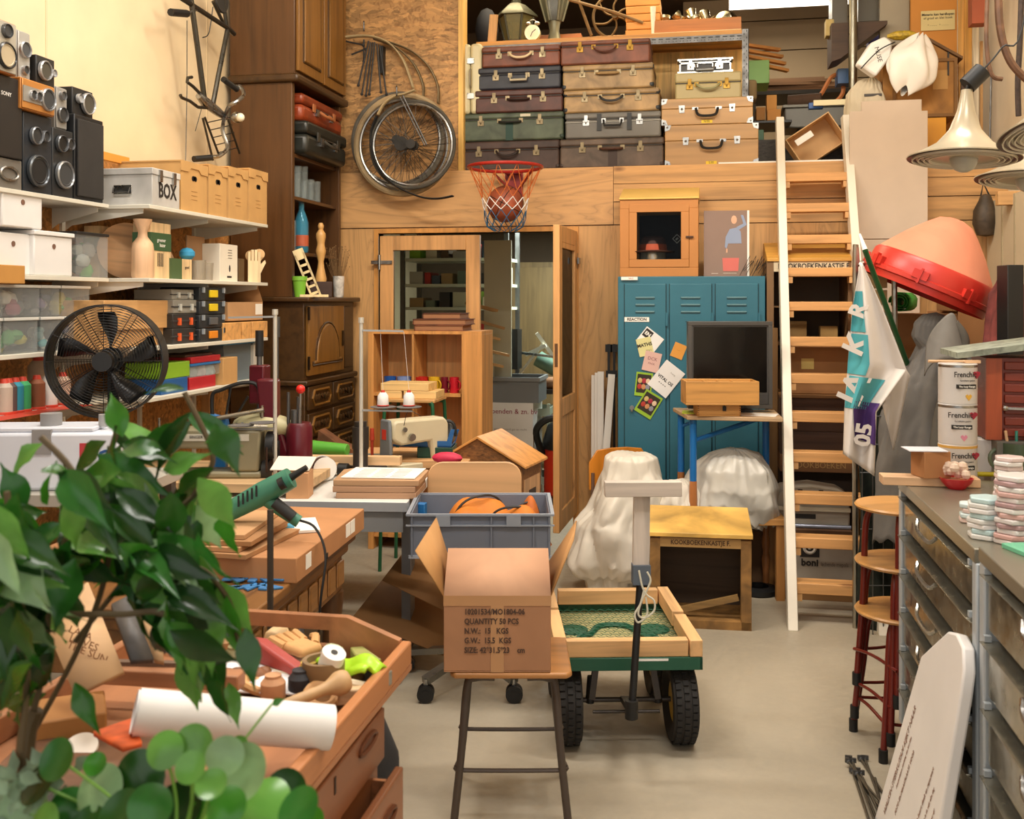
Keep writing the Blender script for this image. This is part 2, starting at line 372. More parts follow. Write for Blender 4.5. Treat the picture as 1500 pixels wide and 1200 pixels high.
for si, z in enumerate(zs):
    x = sx0 + .05; ci = si * 3; used = set()
    while x < sx1 - .12 and len(used) < 7:
        wd = rnd.uniform(.05, .15); c = cols[ci % 10]; ci += 1
        used.add(c)
        bx('storage_box', M(c, .5), '%s box %s of the rack behind the glass door' % (lab[c], sn[si]), 'box', x, x + wd, Y + .03, Y + .3, z, z + rnd.uniform(.05, .14)); x += wd + rnd.uniform(.01, .05)
        if ci % 10 == (si * 3) % 10: break
# board, wooden cupboard, crates, fridge box
Y = 8.0; x0, x1, z0, z1 = RY(709, 540, 749, 352, Y)
bx('leaning_board', M('b9b7a2', .7), 'tall pale board standing behind the door opening', 'board', x0, x1, Y, Y + .02, 0, z1)
Y = 9.6; x0, x1, z0, z1 = RY(745, 540, 850, 384, Y)
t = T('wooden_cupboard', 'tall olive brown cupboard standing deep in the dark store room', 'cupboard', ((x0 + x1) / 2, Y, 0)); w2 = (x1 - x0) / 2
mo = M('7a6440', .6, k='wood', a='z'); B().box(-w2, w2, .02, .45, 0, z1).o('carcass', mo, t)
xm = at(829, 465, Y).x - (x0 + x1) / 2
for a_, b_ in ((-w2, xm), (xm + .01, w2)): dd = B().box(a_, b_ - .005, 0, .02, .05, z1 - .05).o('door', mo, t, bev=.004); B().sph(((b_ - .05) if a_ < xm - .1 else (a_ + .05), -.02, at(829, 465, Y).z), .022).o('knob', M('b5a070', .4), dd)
Y = 7.9
x0, x1, z0, z1 = RY(710, 590, 789, 553, Y)
t = T('grey_crate', 'grey plastic crate on the white carton in the store room', 'crate', ((x0 + x1) / 2, Y + .2, z0)); w2 = (x1 - x0) / 2
B().tray(-w2, w2, -.2, .2, 0, z1 - z0, .008).o('body', M('6c7073', .5), t); B().frame(-w2 - .012, w2 + .012, -.212, .212, .012, 0, 1).o('rim', M('7c8083', .5), t, loc=(0, 0, z1 - z0), rot=(0, 0, 0)) if 0 else B().box(-w2 - .012, w2 + .012, -.212, -.2, z1 - z0 - .03, z1 - z0).box(-w2 - .012, w2 + .012, .2, .212, z1 - z0 - .03, z1 - z0).box(-w2 - .012, -w2, -.2, .2, z1 - z0 - .03, z1 - z0).box(w2, w2 + .012, -.2, .2, z1 - z0 - .03, z1 - z0).o('rim', M('7c8083', .5), t)
zc = z0
x0, x1, z0, z1 = RY(700, 645, 781, 584, Y)
t = T('white_carton', 'big white carton with dark red writing under the grey crate', 'box', ((x0 + x1) / 2, Y + .25, .0)); w2 = (x1 - x0) / 2
B().box(-w2, w2, -.25, .2, 0, zc).o('body', M('d8d6d4', .7), t, bev=.004)
txt('h. koenden & zn. bv', (.03, -.2515, zc - .07), .056, M('8a2540', .6), t); txt('geproduceerd gas en vocht', (.04, -.2515, zc - .21), .024, M('8c8482', .6), t)
# vacuum cleaner
Y = 8.1; c = at(826, 700, Y); zt = at(820, 608, Y).z
t = T('vacuum_cleaner', 'red drum vacuum cleaner with black top and hose in the store room', 'vacuum cleaner', (c.x + .04, Y, 0))
B().lathe([(.16, .04), (.2, .07), (.2, zt - .28), (.21, zt - .26)], 22).o('tank', M('d8371c', .4), t); B().lathe([(.215, zt - .26), (.21, zt - .2), (.17, zt - .08), (.1, zt - .03), (.0, zt - .02)], 22).o('motor_head', BLK, t)
B().tube(crv([(-.2, -.08, zt - .3), (-.23, -.2, zt - .1), (-.1, -.22, zt), (.12, -.2, zt - .05), (.2, -.15, .2), (.05, -.25, .06), (-.2, -.3, .05)]), .028, 8).o('hose', BLK, t)
for k in range(4): B().sph((.17 * cos(k * pi / 2 + .7), .17 * sin(k * pi / 2 + .7), .03), .03, 8).o('caster', BLK, t)
B().ext([(-.06, 0), (.06, 0), (.05, .1), (0, .2), (-.05, .1)], -.215, -.2).o('emblem', BLK, t, loc=(0.03, 0, .16))
# heap on a work trolley
Y = 8.1; x0, x1, z0, z1 = RY(775, 700, 803, 592, Y)
t = T('utility_trolley', 'pale green metal trolley beside the white carton', 'trolley', ((x0 + x1) / 2, Y + .2, 0)); w2 = (x1 - x0) / 2; mg = M('a8b8a8', .5)
for sx in (-w2, w2):
    for sy in (-.18, .18): B().box(sx - .012, sx + .012, sy - .012, sy + .012, 0, z1).o('post', mg, t)
for k in (.12, .35, z1 - .1): B().tray(-w2, w2, -.18, .18, k, k + .06, .006).o('tray', mg, t)
Y = 8.7; x0, x1, z0, z1 = RY(748, 700, 845, 566, Y)
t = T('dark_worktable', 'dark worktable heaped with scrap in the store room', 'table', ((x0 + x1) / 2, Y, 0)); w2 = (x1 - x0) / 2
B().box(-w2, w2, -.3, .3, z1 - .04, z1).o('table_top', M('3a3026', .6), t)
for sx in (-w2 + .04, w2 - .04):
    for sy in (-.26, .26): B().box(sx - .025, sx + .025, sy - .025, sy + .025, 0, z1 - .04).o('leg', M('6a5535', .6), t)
tz = z1
def pq(px, py, Y): p = at(px, py, Y); return (p.x, Y, p.z)
mw = M('d6d4c4', .5)
b = B(); b.bar(pq(786, 488, 8.5), pq(822, 538, 8.55), .04, .03).bar(pq(752, 560, 8.5), pq(796, 503, 8.5), .05, .02).bar(pq(770, 520, 8.5), pq(800, 506, 8.48), .03, .03)
one(b, 'folding_frame', mw, 'white angled metal frame lying on the scrap heap', 'frame')
one(B().bar(pq(756, 516, 8.45), pq(829, 525, 8.4), .03, .02), 'metal_rail', M('b8c8cc', .3, 1, 'metal'), 'shiny flat metal rail across the scrap heap', 'rail')
one(B().cyl(pq(788, 525, 8.62), pq(829, 550, 8.6), .07, .06, 16), 'cloth_roll', M('5f7f70', .8, k='cloth'), 'grey green cloth roll on the scrap heap', 'roll')
one(B().box(-.09, .09, -.08, .08, 0, .1), 'cardboard_box', CARD, 'small cardboard box on the dark worktable', 'box', loc=(at(780, 550, 8.5).x, 8.5, tz), bev=.002)
one(B().cyl((-.09, 0, .05), (.09, -.05, .05), .05), 'wood_roller', M('9a7050', .6), 'brown roller on the dark worktable', 'roller', loc=(at(808, 552, 8.5).x, 8.5, tz))
one(B().lathe([(.02, 0), (.05, 0), (.05, .05), (.02, .06)], 16), 'tape_roll', M('2aa5c8', .4), 'turquoise tape roll at the end of the worktable', 'tape', loc=(at(834, 548, 8.5).x, 8.5, tz))
one(B().tray(-.08, .08, -.1, .1, 0, .32, .008), 'black_bin', BLK, 'black plastic bin against the pale board', 'bin', loc=(at(742, 500, 8.05).x, 8.2, at(740, 540, 8.2).z))
one(B().bar(pq(718, 520, 7.95), pq(718, 552, 7.95), .06, .02), 'white_strip', mw, 'short white slat standing in the grey crate', 'slat')
t0 = at(705, 440, 7.7)
for i, (py, wd) in enumerate(((440, .2), (462, .26), (482, .22), (502, .3), (522, .25))):
    p = at(707, py + 4, 7.7); one(B().bar((0, 0, 0), (wd, .1, -.06 - .02 * (i % 2)), .16, .02), 'scrap_plank', M('a8814e', .6, k='wood'), 'scrap wood offcuts sticking out beyond the door post', 'offcut', 'offcuts beyond the door post', loc=(p.x - .12, 7.7, p.z))
# bracing
# small frosted globe lamp deep in the store room
p = at(828, 343, 8.6); one(B().sph((0, 0, 0), .05), 'globe_lamp', M('dff0ff', k='emit', e=6), 'small glowing lamp in the upper corner of the door opening', 'lamp', loc=p)
# bookcase before the fixed leaf
Y = 6.3; x0, x1, zb, zt = RY(540, 800, 706, 485, Y)
cx = (x0 + x1) / 2
t = T('open_bookcase', 'open pine bookcase with mugs standing before the glazed door', 'bookcase', (cx, Y + .17, 0)); w2 = (x1 - x0) / 2
mb = M('cf9250', .5, k='wood', a='z')
for a_, b_ in ((539, 547), (603, 606), (676, 706)):
    u0, u1 = at(a_, 500, Y).x - cx, at(b_, 500, Y).x - cx; B().box(u0, u1, -.17, .15, 0, zt - .02).o('side_panel' if a_ != 603 else 'divider', mb, t, bev=.002)
B().box(-w2, w2, -.17, .15, zt - .02, zt).o('top_board', mb, t); B().box(-w2, w2, .15, .16, 0, zt).o('back_panel', M('d9a566', .5, k='wood', a='z'), t)
zs_ = at(650, 577, Y).z
for z in (zs_ - .02, .6, .08): B().box(-w2 + .03, w2 - .14, -.16, .15, z, z + .02).o('shelf', mb, t)
p0 = zs_
for (a_, b_, c_, nm) in ((562, 581, '1f4f96', 'blue'), (581, 603, '7f93c4', 'pale blue'), (607, 628, 'b3241c', 'red'), (627, 645, 'd6a928', 'yellow'), (645, 657, '6c1424', 'maroon'), (658, 673, 'c01f2c', 'bright red')):
    q = at((a_ + b_) / 2, 570, Y + .08); r = (at(b_, 570, Y + .08).x - at(a_, 570, Y + .08).x) / 2 * .92; m_ = M(c_, .25)
    t = T('mug', '%s mug in the row on the bookcase shelf' % nm, 'mug', (q.x, Y + .08, p0))
    B().lathe([(r * .93, 0), (r, .01), (r, .1), (r - .004, .1), (r - .005, .01), (0, .008)], 18).o('body', m_, t); B().tube(arc((r, 0, .05), .028, -pi / 2, pi / 2, 8, r2=.03), .005, 6).o('handle', m_, t, rot=(0, 0, -.6))
zt_ = zt
# ledgers on the bookcase
for i, (a_, b_, ya, yb, c_, nm) in enumerate(((606, 678, 484, 475, '7c4528', 'reddish'), (604, 682, 475, 467, '6a3820', 'brown'), (618, 674, 467, 458, '5a2f1c', 'dark'))):
    x0, x1, _, _ = RY(a_, ya, b_, yb, Y); h = .038; t = T('old_ledger', '%s leather bound ledger, %s of the stack on the bookcase' % (nm, ('bottom', 'middle', 'top')[i]), 'book', ((x0 + x1) / 2, Y + .14, zt_ + i * h))
    w2 = (x1 - x0) / 2; B().box(-w2, w2, -.13, .13, 0, .005).box(-w2, w2, -.13, .13, h - .005, h).box(-w2, -w2 + .006, -.13, .13, 0, h).o('cover', M(c_, .6, k='old'), t); B().box(-w2 + .006, w2 - .006, -.125, .125, .005, h - .005).o('pages', M('9a6a48', .8), t)
# green legged stool with blocks
Y = 5.95; c = at(608, 582, Y); zt = c.z
t = T('green_stool', 'stool with bent green tube legs in front of the bookcase', 'stool', (c.x, Y, 0)); mgr = M('1e5a38', .35)
for sx in (-1, 1): B().tube(crv([(sx * .17, -.16, 0), (sx * .15, -.14, zt - .12), (sx * .13, -.12, zt - .03), (sx * .09, 0, zt - .015), (sx * .13, .12, zt - .03), (sx * .15, .14, zt - .12), (sx * .17, .16, 0)]), .011, 8).o('leg', mgr, t)
B().box(-.16, .16, -.14, .14, zt - .02, zt).o('seat', M('c99a60', .5, k='wood'), t, bev=.004)
blk = M('e3bd7d', .6, k='wood')
for i, (a_, b_, z_, nm) in enumerate(((566, 632, 0, 'lower thin'), (598, 645, 0, 'thick'), (565, 634, 1, 'upper flat'))):
    x0, x1, _, _ = RY(a_, 570, b_, 560, Y); x1 = min(x1, x0 + .3)
    if i == 0: x1 = x0 + .125
    one(B().box(0, x1 - x0, -.1, .1, 0, .045), 'wood_block', blk, '%s wooden block on the green legged stool' % nm, 'block', loc=(x0, Y, zt + .046 * z_), rz=0, bev=.003)
# ================= hoop and wheels on the back wall
Y = D - .33; c = at(740, 245, Y); R_ = (at(793, 245, Y).x - at(687, 245, Y).x) / 2
t = T('basketball_hoop', 'red basketball hoop with knotted net mounted on the plywood wall', 'hoop', (c.x, Y, c.z))
B().tube([(R_ * cos(a), R_ * sin(a), 0) for a in [2 * pi * i / 32 for i in range(32)]], .011, 8, True).o('rim', M('a8261c', .35), t)
B().box(-.045, .045, .3, .318, -.14, 0).bar((-.13, R_, 0), (-.02, .32, -.12), .012).bar((.13, R_, 0), (.02, .32, -.12), .012).box(-.05, .05, R_ - .005, .32, -.012, -.002).o('bracket', M('8a1c1c', .4), t, loc=(0, 0, 0))
B().box(-.06, .06, .305, .318, -.17, 0).o('mounting_plate', M('8a1c1c', .4), t)
def net(n, rows, z_r, col, ro0=0):
    b = B()
    for r0 in range(len(z_r) - 1):
        (za, ra), (zb_, rb) = z_r[r0], z_r[r0 + 1]
        for i in range(n):
            o0 = (r0 + ro0) * .5; a = 2 * pi * (i + o0) / n
            for dlt in (-.5, .5):
                a2 = a + dlt * 2 * pi / n; b.tube([(ra * cos(a), ra * sin(a), za), (rb * cos(a2), rb * sin(a2), zb_)], .0028, 4)
    return b
net(12, 2, [(0, R_), (-.13, R_ * .75), (-.2, R_ * .64)], None).o('net_top', M('c8682c', .7), t); net(12, 2, [(-.2, R_ * .64), (-.245, R_ * .6), (-.28, R_ * .58)], None).o('net_middle', M('e8e4e0', .7), t); net(12, 2, [(-.28, R_ * .58), (-.33, R_ * .56), (-.38, R_ * .5), (-.41, R_ * .3)], None).o('net_bottom', M('2c5a7a', .7), t)
r = .117
t = T('basketball', 'worn brown basketball caught in the hoop net', 'ball', (c.x, Y, c.z - .235))
B().sph((0, 0, 0), r, 28).o('skin', M('94472a', .6, k='old', s=.3), t)
b = B()
for q in (MX.Identity(4), MX.Rotation(pi / 2, 4, 'X'), MX.Rotation(pi / 2, 4, 'Y')): b.m = MX.Rotation(.5, 4, 'Y') @ q; b.tube([(r * cos(a), r * sin(a), 0) for a in [2 * pi * i / 30 for i in range(30)]], .0025, 5, True)
b.o('seam', BLK, t)
def wheel(label, px, py, R, Y, tc, tr, gear=False, grp=None, sp=34):
    c = at(px, py, Y); t = T('bicycle_wheel', label, 'wheel', (c.x, Y, c.z), group=grp)
    ci = lambda q: [(q * cos(a), 0, q * sin(a)) for a in [2 * pi * i / 48 for i in range(48)]]
    B().tube(ci(R - tr), tr, 8, True).o('tyre', M(tc, .75, k='old', s=.3), t); B().tube(ci(R - 2 * tr - .006), .011, 8, True).o('rim', CHR, t)
    B().cyl((0, -.04, 0), (0, .04, 0), .02).cyl((0, -.045, 0), (0, -.035, 0), .032).cyl((0, .035, 0), (0, .045, 0), .032).o('hub', DK, t)
    b = B()
    for i in range(sp): a = 2 * pi * i / sp; q = (1 if i % 2 else -1) * .04; a2 = a + (.9 if (i // 2) % 2 else -.9); rr = R - 2 * tr - .01; b.tube([(.026 * cos(a2), q, .026 * sin(a2)), (rr * cos(a), 0, rr * sin(a))], .0016, 3)
    b.o('spokes', M('4a4844', .4, .7, 'metal'), t)
    if gear: B().cyl((0, -.06, 0), (0, -.05, 0), .048, n=18).cyl((0, -.05, 0), (0, -.04, 0), .035, n=18).o('sprocket', DK, t)
    return t
wheel('wide bicycle wheel with dirty tan tyre, front of the wheels hung on chipboard', 591, 212, .352, D - .13, 'a58d68', .021, True)
wheel('bicycle wheel with dark tyre just inside the tan tyred wheel', 604, 212, .30, D - .2, '4a453c', .012)
wheel('bicycle wheel with grey tyre hanging behind the tan tyred wheel', 583, 206, .335, D - .06, '6c6558', .018)
def guard(name, label, pts, Y, r, m): 
    P = crv([pq(x, y, Y) for x, y in pts], 7); b = B(); n = len(P); vs = []; 
    for i, q in enumerate(P):
        tt = (P[min(i + 1, n - 1)] - P[max(i - 1, 0)]).normalized(); nn = V((tt.z, 0, -tt.x))
        for k in range(6): a = pi * k / 5; vs.append(q + V((0, -r * cos(a), 0)) + nn * r * .55 * sin(a))
    b.add(vs, [(i * 6 + k, i * 6 + k + 1, (i + 1) * 6 + k + 1, (i + 1) * 6 + k) for i in range(n - 1) for k in range(5)])
    return one(b, name, m, label, 'mudguard', solid=.002)
gm = M('7a6a4e', .4, .5, 'metal'); gl = M('b09a72', .5)
guard('mudguard', 'pale arched mudguard hooked topmost above the wheels', [(504, 54), (540, 52), (570, 62), (590, 85), (601, 112), (606, 128)], D - .1, .024, gl)
guard('mudguard', 'steel mudguard arching beside the pale one', [(548, 56), (580, 68), (606, 92), (620, 122), (621, 142)], D - .08, .022, gm)
guard('mudguard', 'long steel mudguard reaching furthest out over the wheels', [(560, 58), (600, 72), (628, 96), (642, 125), (643, 152)], D - .05, .022, gm)
guard('mudguard', 'cream mudguard tip lying on top of the tan tyre', [(553, 168), (562, 152), (577, 141), (592, 137), (608, 131)], D - .22, .02, gl)
guard('mudguard', 'black mudguard curling down across the wheels', [(553, 170), (544, 195), (547, 225), (560, 252), (583, 273), (615, 287), (640, 290), (664, 286)], D - .23, .02, BLK)
for i, (xa, ya, xb, yb, dd) in enumerate(((533, 58, 533, 90, 0), (540, 60, 525, 125, 1), (543, 62, 530, 138, 2), (546, 62, 536, 140, 0), (549, 62, 541, 138, 1), (552, 64, 558, 135, 2), (556, 66, 566, 138, 0), (505, 60, 532, 66, 1), (515, 80, 535, 72, 0))):
    one(B().tube([pq(xa, ya, D - .08 - .02 * dd), pq(xb, yb, D - .08 - .02 * dd)], .006, 6).sph(pq(xb, yb, D - .08 - .02 * dd), .011, 8), 'fork_strut', DK, 'thin black stay hanging in the bundle beside the mudguards', 'strut', 'black stays hanging on the chipboard')
x0, x1, z0, z1 = RY(559, 110, 565, 70, D); bx('wall_bracket', BLK, 'flat black bracket screwed to the chipboard beside the mudguards', 'bracket', x0, x1, D - .06, D - .002, z0, z1)
for (px, py) in ((533, 45), (581, 140)): one(B().tube(crv([pq(px, py - 14, D), pq(px, py - 4, D - .1), pq(px, py, D - .24), pq(px, py - 12, D - .25)]), .005, 6), 'wall_hook', STL, 'steel hook %s' % ('holding the mudguards' if py < 100 else 'holding the bicycle wheels'), 'hook')
one(B().tube([pq(590, 140, D - .24), pq(625, 212, D - .24)], .006, 6).tube([pq(586, 142, D - .24), pq(622, 213, D - .25)], .004, 6), 'wheel_stay', STL, 'thin forked steel stay in front of the wheel spokes', 'strut')
# ================= suitcases on the loft edge
def case(label, px0, px1, z0, z1, c, hc, Y, dep=.4, kind=0, cat='suitcase', lidf=.3, corner=None, hm=None, name='suitcase', lm=None, kk='old', tilt=0, extra=None):
    m_ = (px0 + px1) / 2; x0, x1 = at(px0, 100, Y).x, at(px1, 100, Y).x; w = (x1 - x0) / 2; h = z1 - z0
    t = T(name, label, cat, ((x0 + x1) / 2, Y, z0), rz=tilt); m = M(c, .55, k=kk, s=.6); zl = h * (1 - lidf)
    B().box(-w, w, 0, dep, 0, zl - .003).o('body', m, t, bev=.012); B().box(-w - .002, w + .002, -.003, dep + .003, zl, h - .001).o('lid', m, t, bev=.012)
    B().box(-w + .008, w - .008, .004, dep - .01, zl - .004, zl + .001).o('seam_strip', DK, t)
    lm = lm or M('857860', .5, 1, 'metal')
    for sx in (-.56, .56):
        x = sx * w; B().box(x - .022, x + .022, -.006, .001, zl - .045, zl - .008).box(x - .012, x + .012, -.009, .001, zl - .02, zl + .025).sph((x, -.008, zl - .028), .006, 8).o('latch', lm, t, bev=.001)
    hm = hm or M(hc, .5); hw = .075 if kind != 2 else .06
    if kind == 0: pts = crv([(-hw, -.008, zl - .01), (-hw * .8, -.03, zl - .03), (-hw * .35, -.036, zl - .045), (hw * .35, -.036, zl - .045), (hw * .8, -.03, zl - .03), (hw, -.008, zl - .01)])
    elif kind == 1: pts = [(-hw, -.006, zl - .02), (-hw * .8, -.022, zl - .024), (0, -.026, zl - .026), (hw * .8, -.022, zl - .024), (hw, -.006, zl - .02)]
    else: pts = [(-hw, -.006, zl - .01), (-hw * .9, -.03, zl - .05), (hw * .9, -.03, zl - .05), (hw, -.006, zl - .01)]
    hh = B().tube(pts, .008, 8).o('handle', hm, t)
    for sx in (-1, 1): B().box(sx * hw - .014, sx * hw + .014, -.005, 0, zl - .028, zl + .002).o('mount', lm, hh)
    if corner:
        for sx in (-1, 1):
            for z in (0.022, h - .024): B().sph((sx * (w - .014), .012, z), .021, 10, (1, .75, 1)).o('corner_cap', M(corner, .5), t)
    if extra: extra(t, w, h, zl)
    return t
Y = 6.80
zl = [at(745, y, Y).z for y in (205.5, 165, 131, 98, 66)]; zl = [LZ] + zl[0:]
zl = [LZ] + [at(745, y, Y).z for y in (206, 165, 131, 98, 67)]
case('dark brown suitcase at the bottom of the stack above the hoop', 669, 819, zl[0], zl[1], '43302a', '2a1c18', Y, corner='2e201c')
def ex(t, w, h, zl_):
    B().box(-.03, .02, -.004, 0, 0, zl_ - .03).o('patch', M('143a30', .6), t); B().box(.07, .14, -.005, -.002, zl_ + .012, h - .012).o('label', M('c9c0a8', .7), t)
case('dark green suitcase with black corners, second from the bottom above the hoop', 671, 825, zl[1] + .001, zl[2], '4a5442', '1c1c18', Y, kind=1, corner='223428', extra=ex, lidf=.22)
case('maroon brown suitcase between the green one and the navy one', 696, 824, zl[2] + .001, zl[3], '4c2a22', '2c1812', Y, kind=1, lidf=.3, tilt=.01)
case('navy black suitcase with cream handle in the middle of the stack', 700, 821, zl[3] + .001, zl[4], '262831', 'b8ac90', Y, kind=2, lidf=.3)
case('reddish brown leather suitcase topmost of the stack above the hoop', 706, 820, zl[4] + .001, zl[5], '6c3a26', 'd6bd95', Y)
# upright cream case
x0, x1, z0, z1 = RY(674, 163, 705, 60, Y); w = (x1 - x0) / 2
t = T('suitcase', 'cream suitcase standing on end beside the stack', 'suitcase', ((x0 + x1) / 2, Y, zl[2] + .002)); hh = z1 - z0; mc = M('c8bd96', .45)
B().box(-w, -.006, 0, .42, 0, hh).o('body', mc, t, bev=.02); B().box(-.004, w, 0, .42, 0, hh).o('lid', mc, t, bev=.02)
for z in (.12, hh - .12): B().box(-.025, .025, -.006, 0, z - .02, z + .02).o('latch', CHR, t, bev=.002)
B().tube(crv([(0, -.005, hh / 2 - .06), (.0, -.03, hh / 2 - .04), (0, -.03, hh / 2 + .04), (0, -.005, hh / 2 + .06)]), .007).o('handle', M('8a8068', .5), t)
zr = [LZ] + [at(897, y, Y).z for y in (202, 164, 130, 93, 57)]
def ex(t, w, h, zl_): B().box(-.02, .04, -.004, 0, 0, zl_ - .03).o('patch', M('3a2a24', .6), t)
case('grey brown suitcase at the bottom next to the pale wooden cases', 820, 972, zr[0], zr[1], '5c4c40', '4a2a1c', Y, kind=1, corner='40302a', extra=ex, lidf=.25)
def ex(t, w, h, zl_):
    for sx in (-.2, .25): B().box(sx * w * 1.4 - .015, sx * w * 1.4 + .015, -.008, -.002, zl_ - .08, h - .01).o('strap', BLK, t)
    B().box(-w, w, -.006, 0, h * .62, h * .64).o('piping', M('a8a69c', .5), t)
case('grey woven suitcase with two black straps, pale piping', 828, 968, zr[1] + .001, zr[2], '6b6862', '1a1a1a', Y, kind=2, extra=ex, lidf=.25, kk='cloth', lm=CHR)
case('tan suitcase with black corners and a dark handle', 826, 966, zr[2] + .001, zr[3], '9a7c52', '1c2024', Y, corner='1f2428', lidf=.25)
def ex(t, w, h, zl_): pass
case('tan suitcase with black corners and missing handle, second from the top', 824, 957, zr[3] + .001, zr[4], '967a52', '9a7c52', Y, kind=1, corner='1f2428', lidf=.25)
case('smooth brown suitcase topmost beside the wheel ornament', 821, 952, zr[4] + .001, zr[5], '6e3e2a', '5c3020', Y, lm=BRASS, lidf=.22)
# pale wooden cases
def wcase(label, px0, px1, z0, z1, Y, hx=0, lbl=True):
    x0, x1 = at(px0, 200, Y).x, at(px1, 200, Y).x; w = (x1 - x0) / 2; h = z1 - z0
    t = T('wooden_case', label, 'case', ((x0 + x1) / 2, Y, z0)); B().box(-w, w, 0, .42, 0, h * .62 - .002).o('body', M('b48c5a', .45, k='wood', s=.5), t, bev=.004); B().box(-w, w, 0, .42, h * .62, h - .001).o('lid', M('b48c5a', .45, k='wood', s=.5), t, bev=.004)
    for sx in (-1, 1):
        for z in (0, h): b = B(); s_ = 1 if z == 0 else -1; b.ext([(sx * w, z), (sx * (w - .04), z), (sx * (w - .03), z + s_ * .03), (sx * w, z + s_ * .04)], -.004, .001); b.sph((sx * (w - .014), -.004, z + s_ * .014), .006, 8).o('corner_plate', CHR, t)
        B().ext([(sx * w * .55 - .016, h * .62 - .03), (sx * w * .55 + .016, h * .62 - .03), (sx * w * .55 + .02, h * .62 + .02), (sx * w * .55 - .02, h * .62 + .02)], -.007, 0).sph((sx * w * .55, -.008, h * .62 - .005), .008, 8).o('latch', CHR, t)
    hd = B().tube(crv([(-.07, -.008, h * .6), (-.055, -.035, h * .6 - .045), (0, -.04, h * .6 - .055), (.055, -.035, h * .6 - .045), (.07, -.008, h * .6)]), .009).o('handle', BLK, t)
    for sx in (-.075, .075): B().box(sx - .02, sx + .02, -.006, 0, h * .6 - .008, h * .6 + .01).o('mount', CHR, hd)
    B().box(-.035, .035, -.003, 0, .008, .028).o('yellow_tag', M('e8c41c', .5), t); txt('N.05' if z0 > LZ + .1 else 'S.05', (0, -.0035, .018), .02, INK, t)
    return t
za = [LZ, at(1040, 182, Y).z, at(1040, 143, Y).z]
wcase('large pale wooden case at the bottom beside the ladder', 974, 1111, za[0], za[1], Y)
wcase('pale wooden case on top of the larger wooden one', 969, 1103, za[1] + .001, za[2], Y)
z2 = at(1037, 103, Y).z
case('beige vintage case with brass latches on the wooden cases', 989, 1086, za[2] + .001, z2, 'a8986a', '8f8a60', Y + .05, lidf=.38, lm=BRASS, name='vintage_case', cat='case', kk='')
z3 = at(1032, 82, Y).z
def ex(t, w, h, zl_):
    for sx in (-1, 1):
        for z in (.0, h): B().box(sx * w - .012, sx * w + .012, -.006, .1, max(0, z - .012), min(h, z + .012)).o('corner_cap', CHR, t)
    B().box(-w, w, -.005, 0, 0, .01).box(-w, w, -.005, 0, h - .01, h).box(-w, -w + .01, -.005, 0, 0, h).box(w - .01, w, -.005, 0, 0, h).box(-w, w, -.005, 0, zl_ - .006, zl_ + .006).o('edge_rail', CHR, t)
case('small aluminium edged flight case topmost on the beige case', 995, 1071, z2 + .001, z3, '3a3a3c', 'dddddd', Y + .07, kind=2, name='flight_case', cat='case', extra=ex, lm=CHR, hm=CHR, lidf=.3)
# ================= high shelf over the suitcases
Yf = 7.12; zs = 3.41
sx0 = at(690, 60, Yf).x; sx1 = at(1097, 60, Yf).x
t = T('high_shelf', 'plank shelf edged with slotted steel above the suitcases', 'shelf', (0, Yf, zs))
B().box(ux + .04, sx1, 0, .5, 0, .03).o('board', M('cf9448', .5, k='pine'), t)
b = B(); b.box(ux + .04, sx1, -.004, 0, -.045, .0); b.o('slotted_rail', STL, t)
b = B(); k = ux + .08
while k < sx1 - .05: b.box(k, k + .03, -.006, -.003, -.018, -.011); b.box(k, k + .006, -.006, -.003, -.035, -.029); b.box(k + .02, k + .026, -.006, -.003, -.035, -.029); k += .048
b.o('slots', BLK, t)
B().box(sx1 - .045, sx1, -.006, -.002, LZ - zs, .03).box(sx1 - .004, sx1, -.006, .04, LZ - zs, .03).o('slotted_post', STL, t)
b = B(); k = LZ - zs + .02
while k < 0: b.box(sx1 - .035, sx1 - .029, -.0075, -.005, k, k + .012); b.box(sx1 - .018, sx1 - .012, -.0075, -.005, k + .02, k + .032); k += .045
b.o('post_slots', BLK, t)
zt = zs + .031
# old lantern
def lantern(label, px, py0, py1, r, Y):
    c = at(px, py1, Y); h = at(px, py0, Y).z - zt; t = T('street_lantern', label, 'lantern', (c.x, Y, zt)); mm = M('4a4a3c', .5, .6, 'metal')
    B().lathe([(r * .5, 0), (r * .62, .02), (r * .6, .04)], 6).o('base', mm, t); B().lathe([(r * .6, .04), (r * .95, h * .62)], 6).o('glass', M('8a8250', .3, k='clear', s=.55), t)
    b = B()
    for i in range(6): a = 2 * pi * i / 6; b.cyl((r * .6 * cos(a), r * .6 * sin(a), .04), (r * .96 * cos(a), r * .96 * sin(a), h * .62), .008)
    b.o('cage', mm, t); B().lathe([(r * 1.2, h * .6), (r * 1.15, h * .64), (r * .5, h * .86), (r * .25, h * .9), (r * .28, h * .95), (.0, h)], 6).o('roof', mm, t)
    return t
lantern('hexagonal old street lantern standing on the high shelf', 756, -2, 57, .135, Yf + .2)
c = at(812, 55, Yf + .2); t = T('street_lantern', 'tall dark lantern on a flared foot beside the alarm clock', 'lantern', (c.x, Yf + .2, zt)); mm = M('6c6a58', .45, .7, 'metal')
B().lathe([(.095, 0), (.09, .012), (.05, .04), (.035, .1), (.045, .17)], 16).o('foot', mm, t); B().lathe([(.06, .17), (.13, .42), (.12, .44)], 6).o('glass', M('3c3c30', .3, k='clear', s=.7), t)
b = B()
for i in range(6): a = 2 * pi * i / 6; b.cyl((.06 * cos(a), .06 * sin(a), .17), (.132 * cos(a), .132 * sin(a), .43), .008)
b.o('cage', mm, t)
